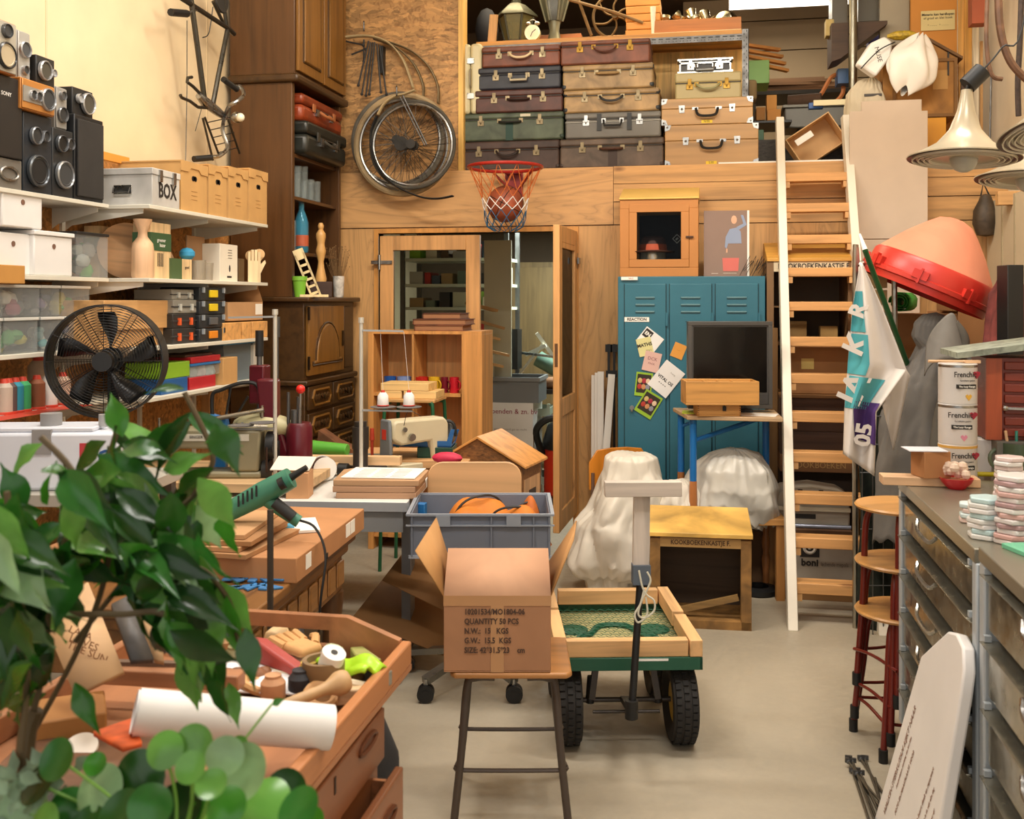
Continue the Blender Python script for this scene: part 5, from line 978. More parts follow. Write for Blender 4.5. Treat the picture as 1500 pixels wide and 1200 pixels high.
B().cyl((.08, -.02, .1), (.08, -.02, .34), .012).cyl((.06, -.02, .05), (.06, -.02, .28), .018).cyl((.03, -.02, .2), (.03, -.02, .36), .008).o('plunger', STL, t)
l = B().cyl((.085, -.03, .2), (.09, -.03, .36), .007).o('lever', CHR, t); B().sph((.09, -.03, .375), .021, 16).o('ball_knob', M('d8241c', .3), l)
p = P3(345, 700, 4.45); t = T('sewing_machine', 'old beige industrial machine with black belt wheel', 'sewing machine', (p.x - .08, p.y + .06, mt_), rz=TH); bm_ = M('8c8468', .45)
B().box(-.28, .17, -.05, .09, 0, .03).ext([(-.3, .09), (-.25, .09), (-.2, .13), (.02, .13), (.04, .03), (.16, .03), (.17, .21), (-.28, .22), (-.3, .19)], -.05, .07).o('arm', bm_, t, bev=.01)
B().box(-.2, .12, -.053, -.05, .165, .195).o('name_plate', M('d0ccbc', .4), t); txt('SINGER', (-.11, -.054, .182), .018, INK, t)
B().cyl((.19, 0, .14), (.225, 0, .14), .062, n=26).cyl((.22, 0, .14), (.24, 0, .14), .02, n=14).o('belt_wheel', BLK, t); B().cyl((.17, .0, .03), (.2, 0, .03), .045, n=20).o('lower_wheel', DK, t); B().tube([(.2, .06, .14), (.195, .045, .03)], .005, 6).tube([(.2, -.06, .14), (.195, -.045, .03)], .005, 6).o('belt', M('3a2418', .7), t)
B().cyl((-.29, 0, .03), (-.29, 0, .26), .006).o('needle_bar', CHR, t)
one(B().sph((0, 0, 0), .07, 16, (2.2, 1, .9)), 'cream_motor', M('b8b088', .45), 'rounded cream motor housing behind the beige machine', 'motor', loc=(p.x + .0, p.y + .28, mt_ + .2))
one(B().box(-.1, .1, -.06, .06, 0, .14), 'motor_stand', DK, 'dark stand under the rounded cream motor', 'stand', loc=(p.x + .0, p.y + .28, mt_))
g, k2 = thread_stand('grey thread stand with long arm beside the burgundy press', 403, 690, 458, 4.5, mt_, [(-68, 464), (-68, 628)], [(-50, 624), (-18, 620)])
p = P3(406, 600, 5.0); one(B().cyl((0, 0, -.3), (0, 0, .36), .008).cyl((0, 0, .3), (0, 0, .4), .014), 'press_rod', M('5a5a58', .4, .6), 'upright steel rod with black grip behind the grey thread stand', 'rod', loc=(p.x, p.y, mt_ + .3))
p = P3(386, 600, 4.75); t = T('arm_press', 'tall steel spindle press with black grip', 'press', (p.x - .02, p.y, mt_)); B().cyl((0, 0, .03), (0, 0, .52), .013).o('spindle', STL, t); B().cyl((0, 0, .52), (0, 0, .64), .019).o('grip', BLK, t); B().box(-.07, .07, -.06, .08, 0, .03).o('base', BUR, t, bev=.005); B().box(-.04, .035, -.03, .05, .3, .48).o('press_head', BUR, t, bev=.008)
BLUE = M('1f6eb0', .35)
p = P3(338, 640, 4.7); t = T('blue_press', 'bright blue hand press with black tube handles', 'press', (p.x, p.y, mt_), rz=TH)
B().ext([(-.08, 0), (-.02, 0), (-.02, .1), (0, .16), (-.02, .24), (-.09, .26), (-.09, .1)], -.02, .03).ext([(.06, 0), (.1, 0), (.1, .22), (.05, .22)], -.02, .03).o('casting', BLUE, t, bev=.004)
B().tube(crv([(-.08, 0, .2), (-.085, 0, .34), (-.04, 0, .37), (.05, 0, .4), (.12, 0, .39), (.14, 0, .3)]), .009, 8).tube([(.0, 0, .38), (-.02, 0, .26), (.02, 0, .24), (.08, 0, .34)], .006, 6).o('tube_handle', BLK, t)
B().cyl((-.06, -.03, .24), (.16, -.03, .28), .011).cyl((.02, -.03, .2), (.18, -.03, .2), .02).cyl((.03, -.02, .02), (.03, -.02, .16), .01).cyl((.15, -.02, .02), (.15, -.02, .3), .008).o('linkage', M('b8b0a0', .3, 1, 'metal'), t)
# white overlock machine near the plant
p = P3(95, 690, 3.3); ov = .98
t = T('serger_table', 'steel grey table under the white machine behind the plant', 'table', (p.x - .1, p.y + .2, 0), rz=.1); B().box(-.5, .26, -.25, .3, ov - .04, ov).o('table_top', M('a8a49a', .5), t, bev=.003)
for x in (-.46, .22):
    for y in (-.2, .26): B().box(x - .02, x + .02, y - .02, y + .02, 0, ov - .04).o('leg', STL, t)
t = T('overlock_machine', 'white electronic sewing machine with grey knobs and blue emblem', 'sewing machine', (p.x - .05, p.y + .1, ov), rz=.25); wm = M('d4d8e2', .35)
B().box(-.3, .19, -.08, .12, .0, .19).o('housing', wm, t, bev=.012); B().box(-.3, .1, -.07, .1, .19, .205).o('top_cover', wm, t, bev=.004); B().cyl((-.06, 0, .2), (-.06, 0, .245), .034, n=24).box(-.09, -.03, -.085, 0, .12, .2).o('grey_dial', M('8c8a8a', .45), t); B().cyl((.11, 0, .2), (.11, 0, .24), .016, n=18).o('knob', M('9a9a9a', .45), t)
B().box(.06, .1, -.082, -.08, .1, .155).o('red_label', M('b8343c', .4), t); txt('Ø1', (.155, -.082, .11), .055, M('1c4a8c', .4), t, bold=.002)
B().box(-.29, -.2, -.084, -.08, .05, .14).o('control_panel', M('6a6660', .4), t, bev=.001); B().tube(crv([(-.02, -.083, .13), (.01, -.09, .11), (.02, -.083, .03)]), .003, 5).o('hose', DK, t)
x, y = P3(190, 680, 3.9).x, P3(190, 680, 3.9).y; one(B().box(-.1, .1, -.08, .08, 0, .09), 'cardboard_box', CARD, 'plain cardboard box between the white machine and the beige one', 'box', loc=(x, y, mt_), rz=.3, bev=.002)
one(B().cyl((-.14, 0, .03), (.12, 0, .03), .026).cyl((-.07, 0, .03), (-.05, 0, .03), .029).cyl((0, 0, .03), (.02, 0, .03), .029), 'cable_drum', M('3a2c2c', .6), 'dark ribbed roll lying in front of the beige machine', 'roll', loc=(P3(215, 690, 4.0).x, P3(215, 690, 4.0).y - .02, mt_), rz=TH)
# ================= oak side table with flat cartons and heat gun
def quadbox(corners, z0, z1, inset=0):   # corners: 4 (x,y) anticlockwise
    return B().ext([(c[0], c[1]) for c in corners], z0, z1, 'xy')
zo = .76
a = on(452, 872, zo); a = on(425, 855, zo); b_ = on(519, 780, zo)
d = (b_ - a).normalized(); nrm = V((-d.y, d.x, 0)); rzz = math.atan2(d.y, d.x)
Lq = (b_ - a).length
t = T('oak_side_table', 'old carved oak table under the flat cardboard boxes', 'table', (a.x, a.y, 0), rz=rzz)   # local x runs away from the viewer, y to the left
om = M('7a5228', .45, k='wood')
B().box(-.3, Lq + .02, 0, .95, zo - .03, zo).o('table_top', om, t, bev=.005); B().box(-.28, Lq, .02, .93, zo - .07, zo - .03).o('moulding', om, t, bev=.01); B().box(-.26, Lq - .02, .04, .9, zo - .2, zo - .07).o('apron', om, t, bev=.004); b = B()
for k in range(9): u = -.22 + k * .1; b.box(u, u + .075, .03, .042, zo - .18, zo - .09)
b.o('carved_panel', M('8c6030', .4, k='wood'), t, bev=.006)
for x in (-.23, Lq - .05):
    for y in (.07, .86): B().lathe([(.035, 0), (.04, .08), (.025, .14), (.04, .3), (.03, .42), (.04, .5), (.045, .56)], 14, c=(x, y, 0)).o('leg', M('5a3818', .45, k='wood', a='z'), t)
B().box(-.2, Lq - .03, .06, .1, .12, .17).o('stretcher', om, t)
def loc(x, y): q = a + d * x + nrm * y; return q.x, q.y
# flat carton and corrugated sheets
x, y = loc(.0, 0); t = T('flat_carton', 'large flat cardboard box with white labels on the oak table', 'box', (x, y, zo), rz=rzz); B().box(.0, Lq + .06, -.02, .8, .0, .075).o('body', M('b07c50', .8, k='card'), t, bev=.003)
for u in (.1, .62, .69): B().box(u * Lq * 1.2, u * Lq * 1.2 + .05, -.0215, -.02, .02, .065).o('label', PAPER, t)
B().box(.28, .3, -.0215, -.019, .0, .02).o('notch', BLK, t)
for i in range(4): x, y = loc(-.02 + .02 * i, .12 + .03 * (i % 2)); one(B().box(-.02, .34, 0, .55, 0, .014), 'corrugated_sheet', M(('a87c52', 'b88a60', 'a0744a', 'c09468')[i], .85, k='card'), 'corrugated cardboard sheet, %s of the pile on the flat carton' % ('lowest', 'second', 'third', 'topmost')[i], 'sheet', loc=(x, y, zo + .076 + i * .015), rz=rzz + .06 * (i - 2), bev=.001)
zz = zo + .076 + .061
x, y = loc(.0, .3); one(B().grid(lambda u, v: (u * .16, v * .34, .006 + .008 * sin(u * 9 + v * 5) + .01 * v * (1 - v)), 12, 12), 'grey_paper', M('a8a294', .8), 'crumpled grey paper on the topmost corrugated sheet', 'paper', loc=(x, y, zz), rz=rzz, solid=.002)
x, y = loc(.4, .12); one(B().box(-.1, .1, -.07, .12, 0, .008), 'open_booklet', WHT, 'white booklet with blue edge lying on the flat carton', 'booklet', loc=(x, y, zo + .077), rz=rzz + .4); one(B().box(-.04, .04, -.03, .03, 0, .002), 'blue_card', M('4a9ab8', .6), 'small pale blue card on the white booklet', 'card', loc=(x - .03, y - .03, zo + .0855), rz=rzz + .4)
# heat gun on the pile
p = P3(385, 745, 3.25); t = T('heat_gun', 'green heat gun with black nozzle standing on the cardboard pile', 'heat gun', (p.x, p.y, zz + .005), rz=TH); G_ = M('3a7a62', .45)
B().tube([(-.12, 0, .02), (.0, 0, .085), (.09, 0, .135)], [.03, .038, .034], 16).tube([(-.005, 0, .08), (.06, 0, .03), (.115, 0, -.005)], [.024, .02, .02], 12).o('body', G_, t)
B().cyl((.085, 0, .133), (.14, 0, .168), .013, .009).cyl((.06, -.03, .118), (.075, -.03, .126), .02).o('nozzle', BLK, t); B().tube([(.04, -.014, .06), (.1, -.014, .012)], .018, 10).o('grip_pad', M('2a2c2c', .7), t); b = B(); [b.box(-.07 + k * .014, -.064 + k * .014, -.039, -.037, .05 + k * .008, .085 + k * .008) for k in range(5)]; b.o('vent', BLK, t)
B().tube(crv([(.115, 0, 0), (.17, -.02, -.02), (.21, -.06, -.1), (.2, -.1, -.25), (.19, -.1, -.5)]), .004, 6).o('power_cord', BLK, t)
p = P3(396, 745, 2.72); one(B().cyl((0, 0, 0), (0, 0, .74), .0085), 'black_pole', M('4a443e', .4, .5), 'thin upright dark steel pole in front of the cartons', 'pole', loc=(p.x, p.y, 0)).scale = (1, 1, 1.41)
for i in range(12): x, y = loc(.02 + .03 * (i % 3), .42 + .05 * (i // 3)) ; q = on(338 + 15 * (i % 5) + 5 * (i // 5), 862 - 9 * (i // 5), zo); one(B().ext([(-.035, -.012), (.03, -.014), (.035, .01), (.01, .012), (.0, .004), (-.02, .012)], 0, .006, 'xy'), 'blue_clip', M('3a78b0', .4), 'flat blue plastic puzzle piece in the heap before the carton', 'clip', 'blue plastic pieces in front of the carton', loc=(q.x, q.y, zo + .001 + .006 * (i // 5)), rz=i * .7, bev=.001)
# ================= swivel chair, crate, wooden house
c = on(692, 995, 0); t = T('swivel_chair', 'swivel chair with birch plywood back and grey castors behind the stool', 'chair', (c.x, c.y, 0), rz=TH)
gm2 = M('8a8880', .35, .8, 'metal')
for k in range(5):
    an = 2 * pi * k / 5 - 2.2; e = (.3 * cos(an), .3 * sin(an)); l = B().bar((0, 0, .13), (e[0], e[1], .085), .04, .025).o('base_arm', gm2, t)
    for s_ in (-.014, .014): B().cyl((e[0], e[1] + s_ - .01, .034), (e[0], e[1] + s_ + .01, .034), .034, n=20).cyl((e[0], e[1] + s_ - .012, .034), (e[0], e[1] + s_ - .01, .034), .018, n=14).o('caster_wheel', BLK, l)
    B().cyl((e[0], e[1], .04), (e[0], e[1], .09), .009).o('caster_stem', CHR, l)
B().cyl((0, 0, .1), (0, 0, .4), .03).cyl((0, 0, .38), (0, 0, .57), .016).o('gas_column', BLK, t); B().ext([(-.2, -.18), (.2, -.18), (.21, .18), (-.21, .18)], .57, .59, 'xy').o('seat', M('c9986a', .4, k='wood'), t, bev=.01)
bw = .21; pts = [(-bw, .62), (bw, .62), (bw, .8)] + [(bw - .07 + .07 * cos(a), .81 + .07 * sin(a)) for a in [pi / 2 * i / 6 for i in range(7)]] + [(-bw + .07 - .07 * sin(a), .81 + .07 * cos(a)) for a in [pi / 2 * i / 6 for i in range(7)]] + [(-bw, .8)]
B().ext(pts, .235, .25).o('backrest', M('d9ab7a', .4, k='wood', s=.4), t, bev=.004); B().bar((0, .18, .57), (0, .255, .7), .05, .015).o('back_bracket', gm2, t)
p0, p1 = P3(595, 765, 4.0), P3(812, 765, 4.0); cw = (p1 - p0).length / 2; p = (p0 + p1) / 2; CG = M('6f7684', .5)
h = .172; t = T('grey_crate', 'grey stacking crate full of orange bags resting on the swivel chair', 'crate', (p.x, p.y, .592), rz=TH)
B().tray(-cw + .015, cw - .015, .0, .42, 0, h, .006).o('body', CG, t, bev=.003)
b = B(); 
b.box(-cw, cw, -.014, .0, h - .005, h + .003).box(-cw, cw, .42, .434, h - .005, h + .003).box(-cw, -cw + .014, -.0, .42, h - .005, h + .003).box(cw - .014, cw, -.0, .42, h - .005, h + .003); b.box(-cw, cw, -.014, 0, h - .045, h - .04); b.o('rim', M('8a919c', .5), t)
for u in (-.92, -.55, .15, .72, .93): B().box(u * cw - .003, u * cw + .003, -.01, 0, 0.01, h - .005).o('rib', CG, t)
for u in (-.5, .45): B().box(u * cw - .028, u * cw + .028, -.016, -.0, h - .045, h - .002).o('latch_plate', M('8a919c', .5), t)
B().box(-cw + .01, cw - .01, -.006, 0, 0, .012).o('bottom_rim', M('9aa1ac', .5), t)
OR = M('c9741f', .7, k='cloth')
def bag(label, pxc, tt, z, w, dpt, h, rz, m=OR, sd=0):
    p = P3(pxc, 740, tt); r2 = random.Random(sd); t = T('orange_bag', label, 'bag', (p.x, p.y, z), rz=rz)
    B().grid(lambda u, v: (w * (u - .5) * (1 - .1 * abs(v - .5)), dpt * (v - .5), h * (sin(pi * min(1, max(0, u * 1.02))) ** .5) * (sin(pi * v) ** .4) * (1 + .15 * sin(u * 7 + sd) + .1 * sin(v * 9 + u * 4))), 18, 12).o('fabric', m, t, solid=.004)
    B().tube(crv([(-w * .5, 0, .0), (-w * .3, -dpt * .1, h * .8), (0, -dpt * .05, h * 1.02), (w * .3, dpt * .1, h * .85), (w * .5, 0, 0)]), .005, 6).o('piping', DK, t)
    return t
bag('orange bag with dark edging rising above the crate rim', 703, 4.26, .6, .3, .24, .185, TH + .2, sd=1)
bag('flat orange bag with white strip beside the raised one', 752, 4.13, .6, .28, .2, .165, TH - .3, sd=2); bag('dark orange bag at the crate end', 772, 4.22, .6, .14, .16, .165, TH, M('b8601c', .7, k='cloth'), 3)
p = P3(607, 742, 4.3); one(B().box(-.03, .03, -.02, .02, 0, .15), 'blue_packet', M('1c6aa8', .5), 'small blue packet in the crate corner', 'packet', loc=(p.x + .02, p.y, .6), bev=.003)
# little house
tt = 5.15; pl, pr, pa = P3(637, 678, tt), P3(768, 678, tt - .0), P3(697, 643, tt); w = (pr - pl).length / 2; he = pl.z; ha = pa.z; c = (pl + pr) / 2; xa = (pa - c).dot(V((cT, sT, 0)))
z0 = .5; t = T('toy_house', 'wooden model house with pitched roof and brown gable behind the chair', 'model house', (c.x, c.y, z0), rz=TH - .35); BR = M('7a5028', .7, k='osb', s=3)
he -= z0; ha -= z0
xa = -.01
B().ext([(-w, 0), (w, 0), (w, he), (xa, ha), (-w, he)], 0, .3).o('walls', BR, t); B().ext([(xa, ha), (w + .025, he - .018), (w + .025, he - .006), (xa, ha + .014)], -.01, .34).ext([(xa, ha), (-w - .025, he - .018), (-w - .025, he - .006), (xa, ha + .014)], -.01, .34).o('roof', M('c98c48', .5, k='wood'), t, bev=.002)
B().box(w, w + .004, .03, .27, .02, he - .08).o('side_panel', M('c09468', .5, k='wood', a='z'), t); B().box(w + .004, w + .007, .1, .2, .04, he - .14).o('window_opening', M('3a2a20', .8), t)
one(B().box(-.24, .24, 0, .32, 0, z0), 'wooden_crate', PINE, 'plain wooden crate supporting the model house', 'crate', loc=(c.x, c.y, 0), rz=TH - .35, bev=.003)
# cardboard box on its stool
p0, p1 = P3(650, 985, 3.1), P3(807, 985, 3.1); c = (p0 + p1) / 2; w = (p1 - p0).length / 2; zs = c.z
t = T('school_stool', 'wooden seated stool with brown steel legs carrying the open carton', 'stool', (c.x + .01, c.y + .17, 0), rz=TH); TM = M('4f443c', .4, .3)
B().ext([(-.17, -.17), (.17, -.17), (.185, -.15), (.185, .15), (.165, .17), (-.165, .17), (-.185, .15), (-.185, -.15)], zs - .02, zs - .002, 'xy').o('seat', M('b07a44', .4, k='wood'), t, bev=.006)
for sy, ft in ((-.12, -.17), (.12, .17)):
    for sx in (-1, 1): B().tube(crv([(sx * .05, sy, zs - .03), (sx * .11, sy, zs - .032), (sx * .135, sy, zs - .06), (sx * .15, (sy + ft) / 2, zs * .5), (sx * .175, ft, .0)]), .0125, 10).o('leg', TM, t)
for y, z in ((-.15, .17), (.15, .17)): B().tube(crv([(-.165, y, z + .01), (-.14, y, z), (.14, y, z), (.165, y, z + .01)]), .007, 8).o('crossbar', TM, t)
for sx in (-1, 1): B().tube(crv([(sx * .168, -.15, .18), (sx * .15, -.08, .2), (sx * .15, .08, .2), (sx * .168, .15, .18)]), .007, 8).o('side_bar', TM, t)
h = .231; cb = M('a97a58', .8, k='card'); ci_ = M('c89868', .85, k='card'); t = T('cardboard_box', 'open brown shipping carton with printed text standing on the stool', 'box', (c.x, c.y, zs), rz=TH)
B().tray(-w, w, 0, .36, 0, h, .004).o('body', cb, t, bev=.002)
B().poly([(-w, 0, h), (w, 0, h), (w - .002, .18, h + .1), (-w + .002, .18, h + .1)]).o('front_flap', M('c09474', .8, k='card'), t, solid=.004)
k_ = 3.1 / 1500; flap = M('bb8a54', .85, k='card')
B().poly([(-w, 0, h), (-w, .36, h), (-w - .05, .36, h + .16), (-w - .085, -.01, h + .14)]).o('side_flap', flap, t, solid=.004); B().poly([(w, 0, h), (w, .36, h), (w + .1, .36, h + .15), (w + .068, .0, h + .17)]).o('side_flap', flap, t, solid=.004)
B().poly([(-w, .36, h), (w, .36, h), (w, .42, h - .14), (-w, .42, h - .14)]).o('back_flap', flap, t, solid=.004)
for i, (s_, x) in enumerate((('10201534/MO1804-06', -.11), ('QUANTITY 50 PCS', -.11), ('N.W.:  15   KGS', -.11), ('G.W.:  15.5  KGS', -.11), ('SIZE: 42*31.5*23    cm', -.11))): txt(s_, (x + .01, -.0025, h - .048 - i * .029), .024, M('4a3428', .7), t, al='LEFT', bold=.0006, sx=.83)
B().box(-w - .001, w + .001, -.0016, .05, h - .03, h + .001).box(-.02, .02, -.0016, 0, .0, h - .03).o('packing_tape', M('b88a60', .25), t)
# brown card sheets behind
bs = M('8a6238', .8, k='card')
for i, (pts, l_) in enumerate((([(516, 905), (560, 850), (660, 890), (650, 960)], 'brown cardboard sheet leaning low behind the stool'), ([(560, 850), (598, 800), (700, 830), (672, 905)], 'folded brown cardboard sheet under the crate'))):
    P_ = [P3(x, y, tt) for (x, y), tt in zip(pts, (4.5, 4.9, 4.8, 4.35))]; o = V((P_[0].x, P_[0].y, 0)); one(B().poly([q - o for q in P_]), 'cardboard_sheet', bs, l_, 'sheet', loc=o, solid=.005)
# garden cart
t0 = 3.6; c = P3(921, 983, t0); ct = T('garden_cart', 'green garden cart with pine side boards and pneumatic tyres', 'cart', (c.x, c.y, 0), rz=TH + .03)
W_ = .262; Lc = .68; zb = c.z; GR = M('17553f', .4)
bb = B(); bb.box(-W_, W_, 0, .012, zb, zb + .045).box(-W_, W_, Lc - .012, Lc, zb, zb + .045).box(-W_, -W_ + .012, 0, Lc, zb, zb + .045).box(W_ - .012, W_, 0, Lc, zb, zb + .045); bb.o('steel_frame', GR, ct, bev=.002)
for (x0, x1, y0, y1) in ((-W_ + .01, W_ - .05, .005, .045), (-W_ + .06, W_ - .05, Lc - .05, Lc - .01), (-W_, -W_ + .045, .05, Lc * .55), (-W_, -W_ + .045, Lc * .6, Lc), (W_ - .045, W_, .0, Lc * .45), (W_ - .045, W_, Lc * .5, Lc)): B().box(x0, x1, y0, y1, zb + .046, zb + .105).o('side_board', M('dcae78', .6, k='pine', a='x' if x1 - x0 > .1 else 'y'), ct, bev=.003)
B().box(.03, .14, -.0015, 0, zb + .034, zb + .042).o('maker_label', WHT, ct)
B().box(-W_ + .01, W_ - .01, .01, Lc - .01, zb + .004, zb + .008).o('mesh_floor', M('a8a070', .7, k='cloth'), ct)
b = B(); n = 15
for i in range(n):
    for j in range(18):
        x = -W_ + .03 + i * .034 + (j % 2) * .017; y = .05 + j * .034
        if x > W_ - .03: continue
        b.tube([(x - .017, y, zb + .03), (x - .008, y + .017, zb + .03), (x + .008, y + .017, zb + .03), (x + .017, y, zb + .03)], .0014, 3); b.tube([(x - .008, y + .017, zb + .03), (x - .017, y + .034, zb + .03)], .0014, 3)
b.o('wire_mesh', GR, ct)
B().tube(crv([(-.17, .1, zb + .015), (-.15, .3, zb + .015), (-.1, .35, zb + .015), (-.05, .45, zb + .015), (.05, .45, zb + .015), (.1, .35, zb + .015), (.15, .3, zb + .015), (.17, .1, zb + .015)]), .012, 6).o('undertray_rib', GR, ct)
for x in (-.16, .16): B().lathe([(.06, 0), (.06, .004), (0, .006)], 20, c=(x, .42, zb + .01)).o('wheel_dome', GR, ct)
def tyre(x, y, w=.092, r=.142):
    l = B().lathe([(r * .5, -w * .3), (r * .75, -w * .5), (r * .93, -w * .48), (r, -w * .25), (r * 1.005, 0), (r, w * .25), (r * .93, w * .48), (r * .75, w * .5), (r * .5, w * .3)], 32, cap=False).o('wheel', M('26221e', .75), ct, rot=(0, pi / 2, 0), loc=(x, y, r))
    b = B()
    for i in range(36):
        a = 2 * pi * i / 36
        for k in (-1, 0, 1): aa = a + (.5 if k == 0 else 0) * 2 * pi / 36; rr = r * (1.0 if k else 1.012); b.x((rr * cos(aa), rr * sin(aa), k * w * .3), rz=aa); b.ext([(-.006, -.006), (-.002, -.011), (.004, -.009), (.004, .009), (-.002, .011), (-.006, .006)], -w * .1, w * .1, 'xy')
    b.o('tyre_tread', M('1c1917', .7), l); B().lathe([(r * .5, -w * .32), (r * .48, w * .32)], 20, cap=True).o('rim', M('c8a02c', .4), l); return l
tyre(-.205, .12); tyre(.205, .12); tyre(-.2, .56); tyre(.2, .56)
AX = M('4a4440', .4, .7, 'metal'); B().cyl((-.17, .12, .15), (.17, .12, .15), .009).cyl((-.12, .06, .13), (.12, .06, .13), .006).bar((-.12, .1, .16), (-.1, .12, zb), .022).bar((.12, .1, .16), (.1, .12, zb), .022).o('front_axle', AX, ct); B().cyl((-.17, .56, .15), (.17, .56, .15), .009).o('rear_axle', AX, ct)
for x in (-1, 1): B().cyl((x * .125, .12, .14), (x * .118, .12, .235), .016).o('steering_strut', BLK, ct)
q0, q1, q2 = P3(925, 1048, 3.42), P3(938, 850, 3.48), P3(940, 722, 3.5)
inv = (MX.Translation(ct.location) @ MX.Rotation(ct.rotation_euler[2], 4, 'Z')).inverted()
lo = lambda q: inv @ q
B().cyl(lo(q0), lo(q1), .0125).o('pull_bar', BLK, ct); B().cyl(lo(q0) + V((0, 0, -.01)), lo(q0) + V((0, 0, .05)), .022).bar(lo(q0) + V((0, 0, .02)), (0, .1, .16), .03, .02).o('pull_bar_socket', BLK, ct)
gw = M('c4b8ac', .7, k='wood', a='z'); B().bar(lo(q1) + V((0, 0, -.0)), lo(q2), .054, .03).o('wooden_handle_post', gw, ct); cbp = lo(P3(940, 714, 3.49)); B().box(-.13, .13, -.045, .0, -.025, .025).o('wooden_grip_bar', M('c4b8ac', .7, k='wood'), ct, loc=cbp, bev=.002)
B().box(-.03, .03, -.022, .025, -.03, .035).o('clamp_block', M('5a6470', .6), ct, loc=lo(P3(939, 842, 3.475)))
pr = lambda px, py: lo(P3(px, py, 3.42)); B().tube(crv([pr(936, 836), pr(941, 860), pr(948, 872), pr(958, 880), pr(958, 895), pr(945, 905), pr(935, 900), pr(940, 880), pr(947, 866), pr(953, 850), pr(948, 838)]), .0035, 6).tube(crv([pr(944, 862), pr(938, 885), pr(930, 900), pr(935, 912), pr(948, 900), pr(946, 875)]), .0035, 6).o('rope', M('d8d4c0', .8), ct)
# ================= lockers
Y = 6.28; lx0, lx1 = at(905, 500, Y).x, at(1121, 500, Y).x; lz = 1.745; lw = (lx1 - lx0) / 2
LK = M('2f6879', .4, s=.2); t = T('metal_lockers', 'blue green metal locker unit with three vented doors', 'locker', ((lx0 + lx1) / 2, Y, 0))
B().box(-lw, lw, .006, .46, .06, lz).o('body', LK, t, bev=.004); B().box(-lw + .02, lw - .02, .03, .44, 0, .06).o('plinth', DK, t)
for i in range(3):
    dw = (2 * lw - .06) / 3; x0 = -lw + .03 + i * dw; a_, b_ = x0 + .012, x0 + dw - .012
    d = B().box(a_, b_, -.006, .006, .1, lz - .045).o('door', LK, t, bev=.003); b = B(); b.box(a_ - .004, a_, -.0, .007, .1, lz - .045).box(b_, b_ + .004, -.0, .007, .1, lz - .045); b.o('door_gap', M('142c32', .6), d)
    for k in range(3): m_ = (a_ + b_) / 2 - .0; b = B(); b.x((m_, -.007, lz - .13 - k * .043), rx=.5); b.box(-.058, .058, -.007, .004, -.005, .007); b.o('vent_louvre', M('5b8088', .35), d, bev=.003)
    B().box(b_ + .0, b_ + .012, -.012, .0, lz - .3, lz - .22).o('hinge', LK, d)
    B().box((a_ + b_) / 2 - .03, (a_ + b_) / 2 + .03, -.0075, -.006, lz - .275, lz - .272).o('label_slot', DK, d)
    if i == 0:
        z = at(922, 597, Y).z; B().cyl((a_ + .045, -.022, z), (a_ + .045, -.006, z), .014).box(a_ + .04, a_ + .05, -.03, -.02, z - .022, z + .01).o('lock', CHR, d)
q = lambda px, py: (at(px, py, Y).x, Y - .009, at(px, py, Y).z)
def card(label, px, py, w, h, rot, m, wr=None, cat='card', k=0, name='postcard', extra=None):
    p = q(px, py); t = T(name, label, cat, (p[0], p[1] - .0012 * k, p[2]), rot=(0, rad(rot), 0)); B().box(-w / 2, w / 2, -.0008, 0, -h / 2, h / 2).o('sheet', m, t)
    for (s_, dx, dz, sz, mm, bo) in (wr or []): txt(s_, (dx * w, -.001, dz * h), sz, mm, t, bold=bo)
    if extra: extra(t, w, h)
    return t
card('white name strip on the first locker door', 933, 468, .15, .028, 0, PAPER, [('REACTION', 0, 0, .024, INK, .0008)], 'label', name='name_strip')
card('small white sticker on the locker top edge', 922, 408, .1, .02, 0, PAPER, [('SALE', .1, 0, .014, M('9a3a3a', .6), 0)], 'label', name='sticker')
def e1(t, w, h): B().box(-w * .45, -w * .05, -.0015, -.0008, -h * .1, h * .42).o('black_print', INK, t); txt('EN', (-w * .25, -.002, h * .15), .03, PAPER, t, bold=.001)
card('white card with black printed letters, topmost of the cluster', 953, 497, .13, .1, 38, M('e8e6e2', .6), extra=e1)
card('pale yellow card with bold black letters under the topmost one', 945, 508, .09, .11, -13, M('d6cf92', .6), [('MATHS', 0, .1, .028, INK, .001), ('2011', .2, -.25, .018, INK, 0)], k=1)
card('pink card with small dark letters', 955, 530, .1, .12, 13, M('d8b0a4', .6), [('DCK', 0, .15, .028, M('7a3a4a', .6), 0), ('PACK', 0, -.1, .016, M('7a3a4a', .6), 0)], k=2)
card('small orange card beside the television corner', 994, 514, .075, .09, 22, M('d8953e', .6), [('-----', 0, .05, .014, M('a86a2c', .6), 0)])
card('large white card with black lettering across the two doors', 976, 555, .14, .19, 38, M('e6e2de', .6), [('VITAL OS', 0, -.05, .026, INK, .0008), ('- - - -', 0, -.2, .024, INK, .001), ('hoang', .1, .25, .014, M('8a8078', .6), 0)], k=3)
def photo(t, w, h):
    B().box(-w * .42, w * .42, -.0014, -.0008, -h * .36, h * .42).o('picture', M('2e2418', .5), t)
    for i, c_ in enumerate(('b03428', 'c88a5a', '8a8a94', 'd0b070', 'a8283a', 'e0c0a0')): B().sph(((-.2 + .2 * (i % 3)) * w * 1.2, -.0015, (-.1 + .25 * (i // 3)) * h), .014, 8, (1, .05, 1.2)).o('blotch', M(c_, .5), t)
card('lime edged photo card half under the white one', 943, 563, .1, .145, 6, M('94b82c', .6), k=1, extra=photo)
card('lime edged photo card at the bottom of the cluster', 950, 592, .115, .15, 31, M('94b82c', .6), k=2, extra=photo)
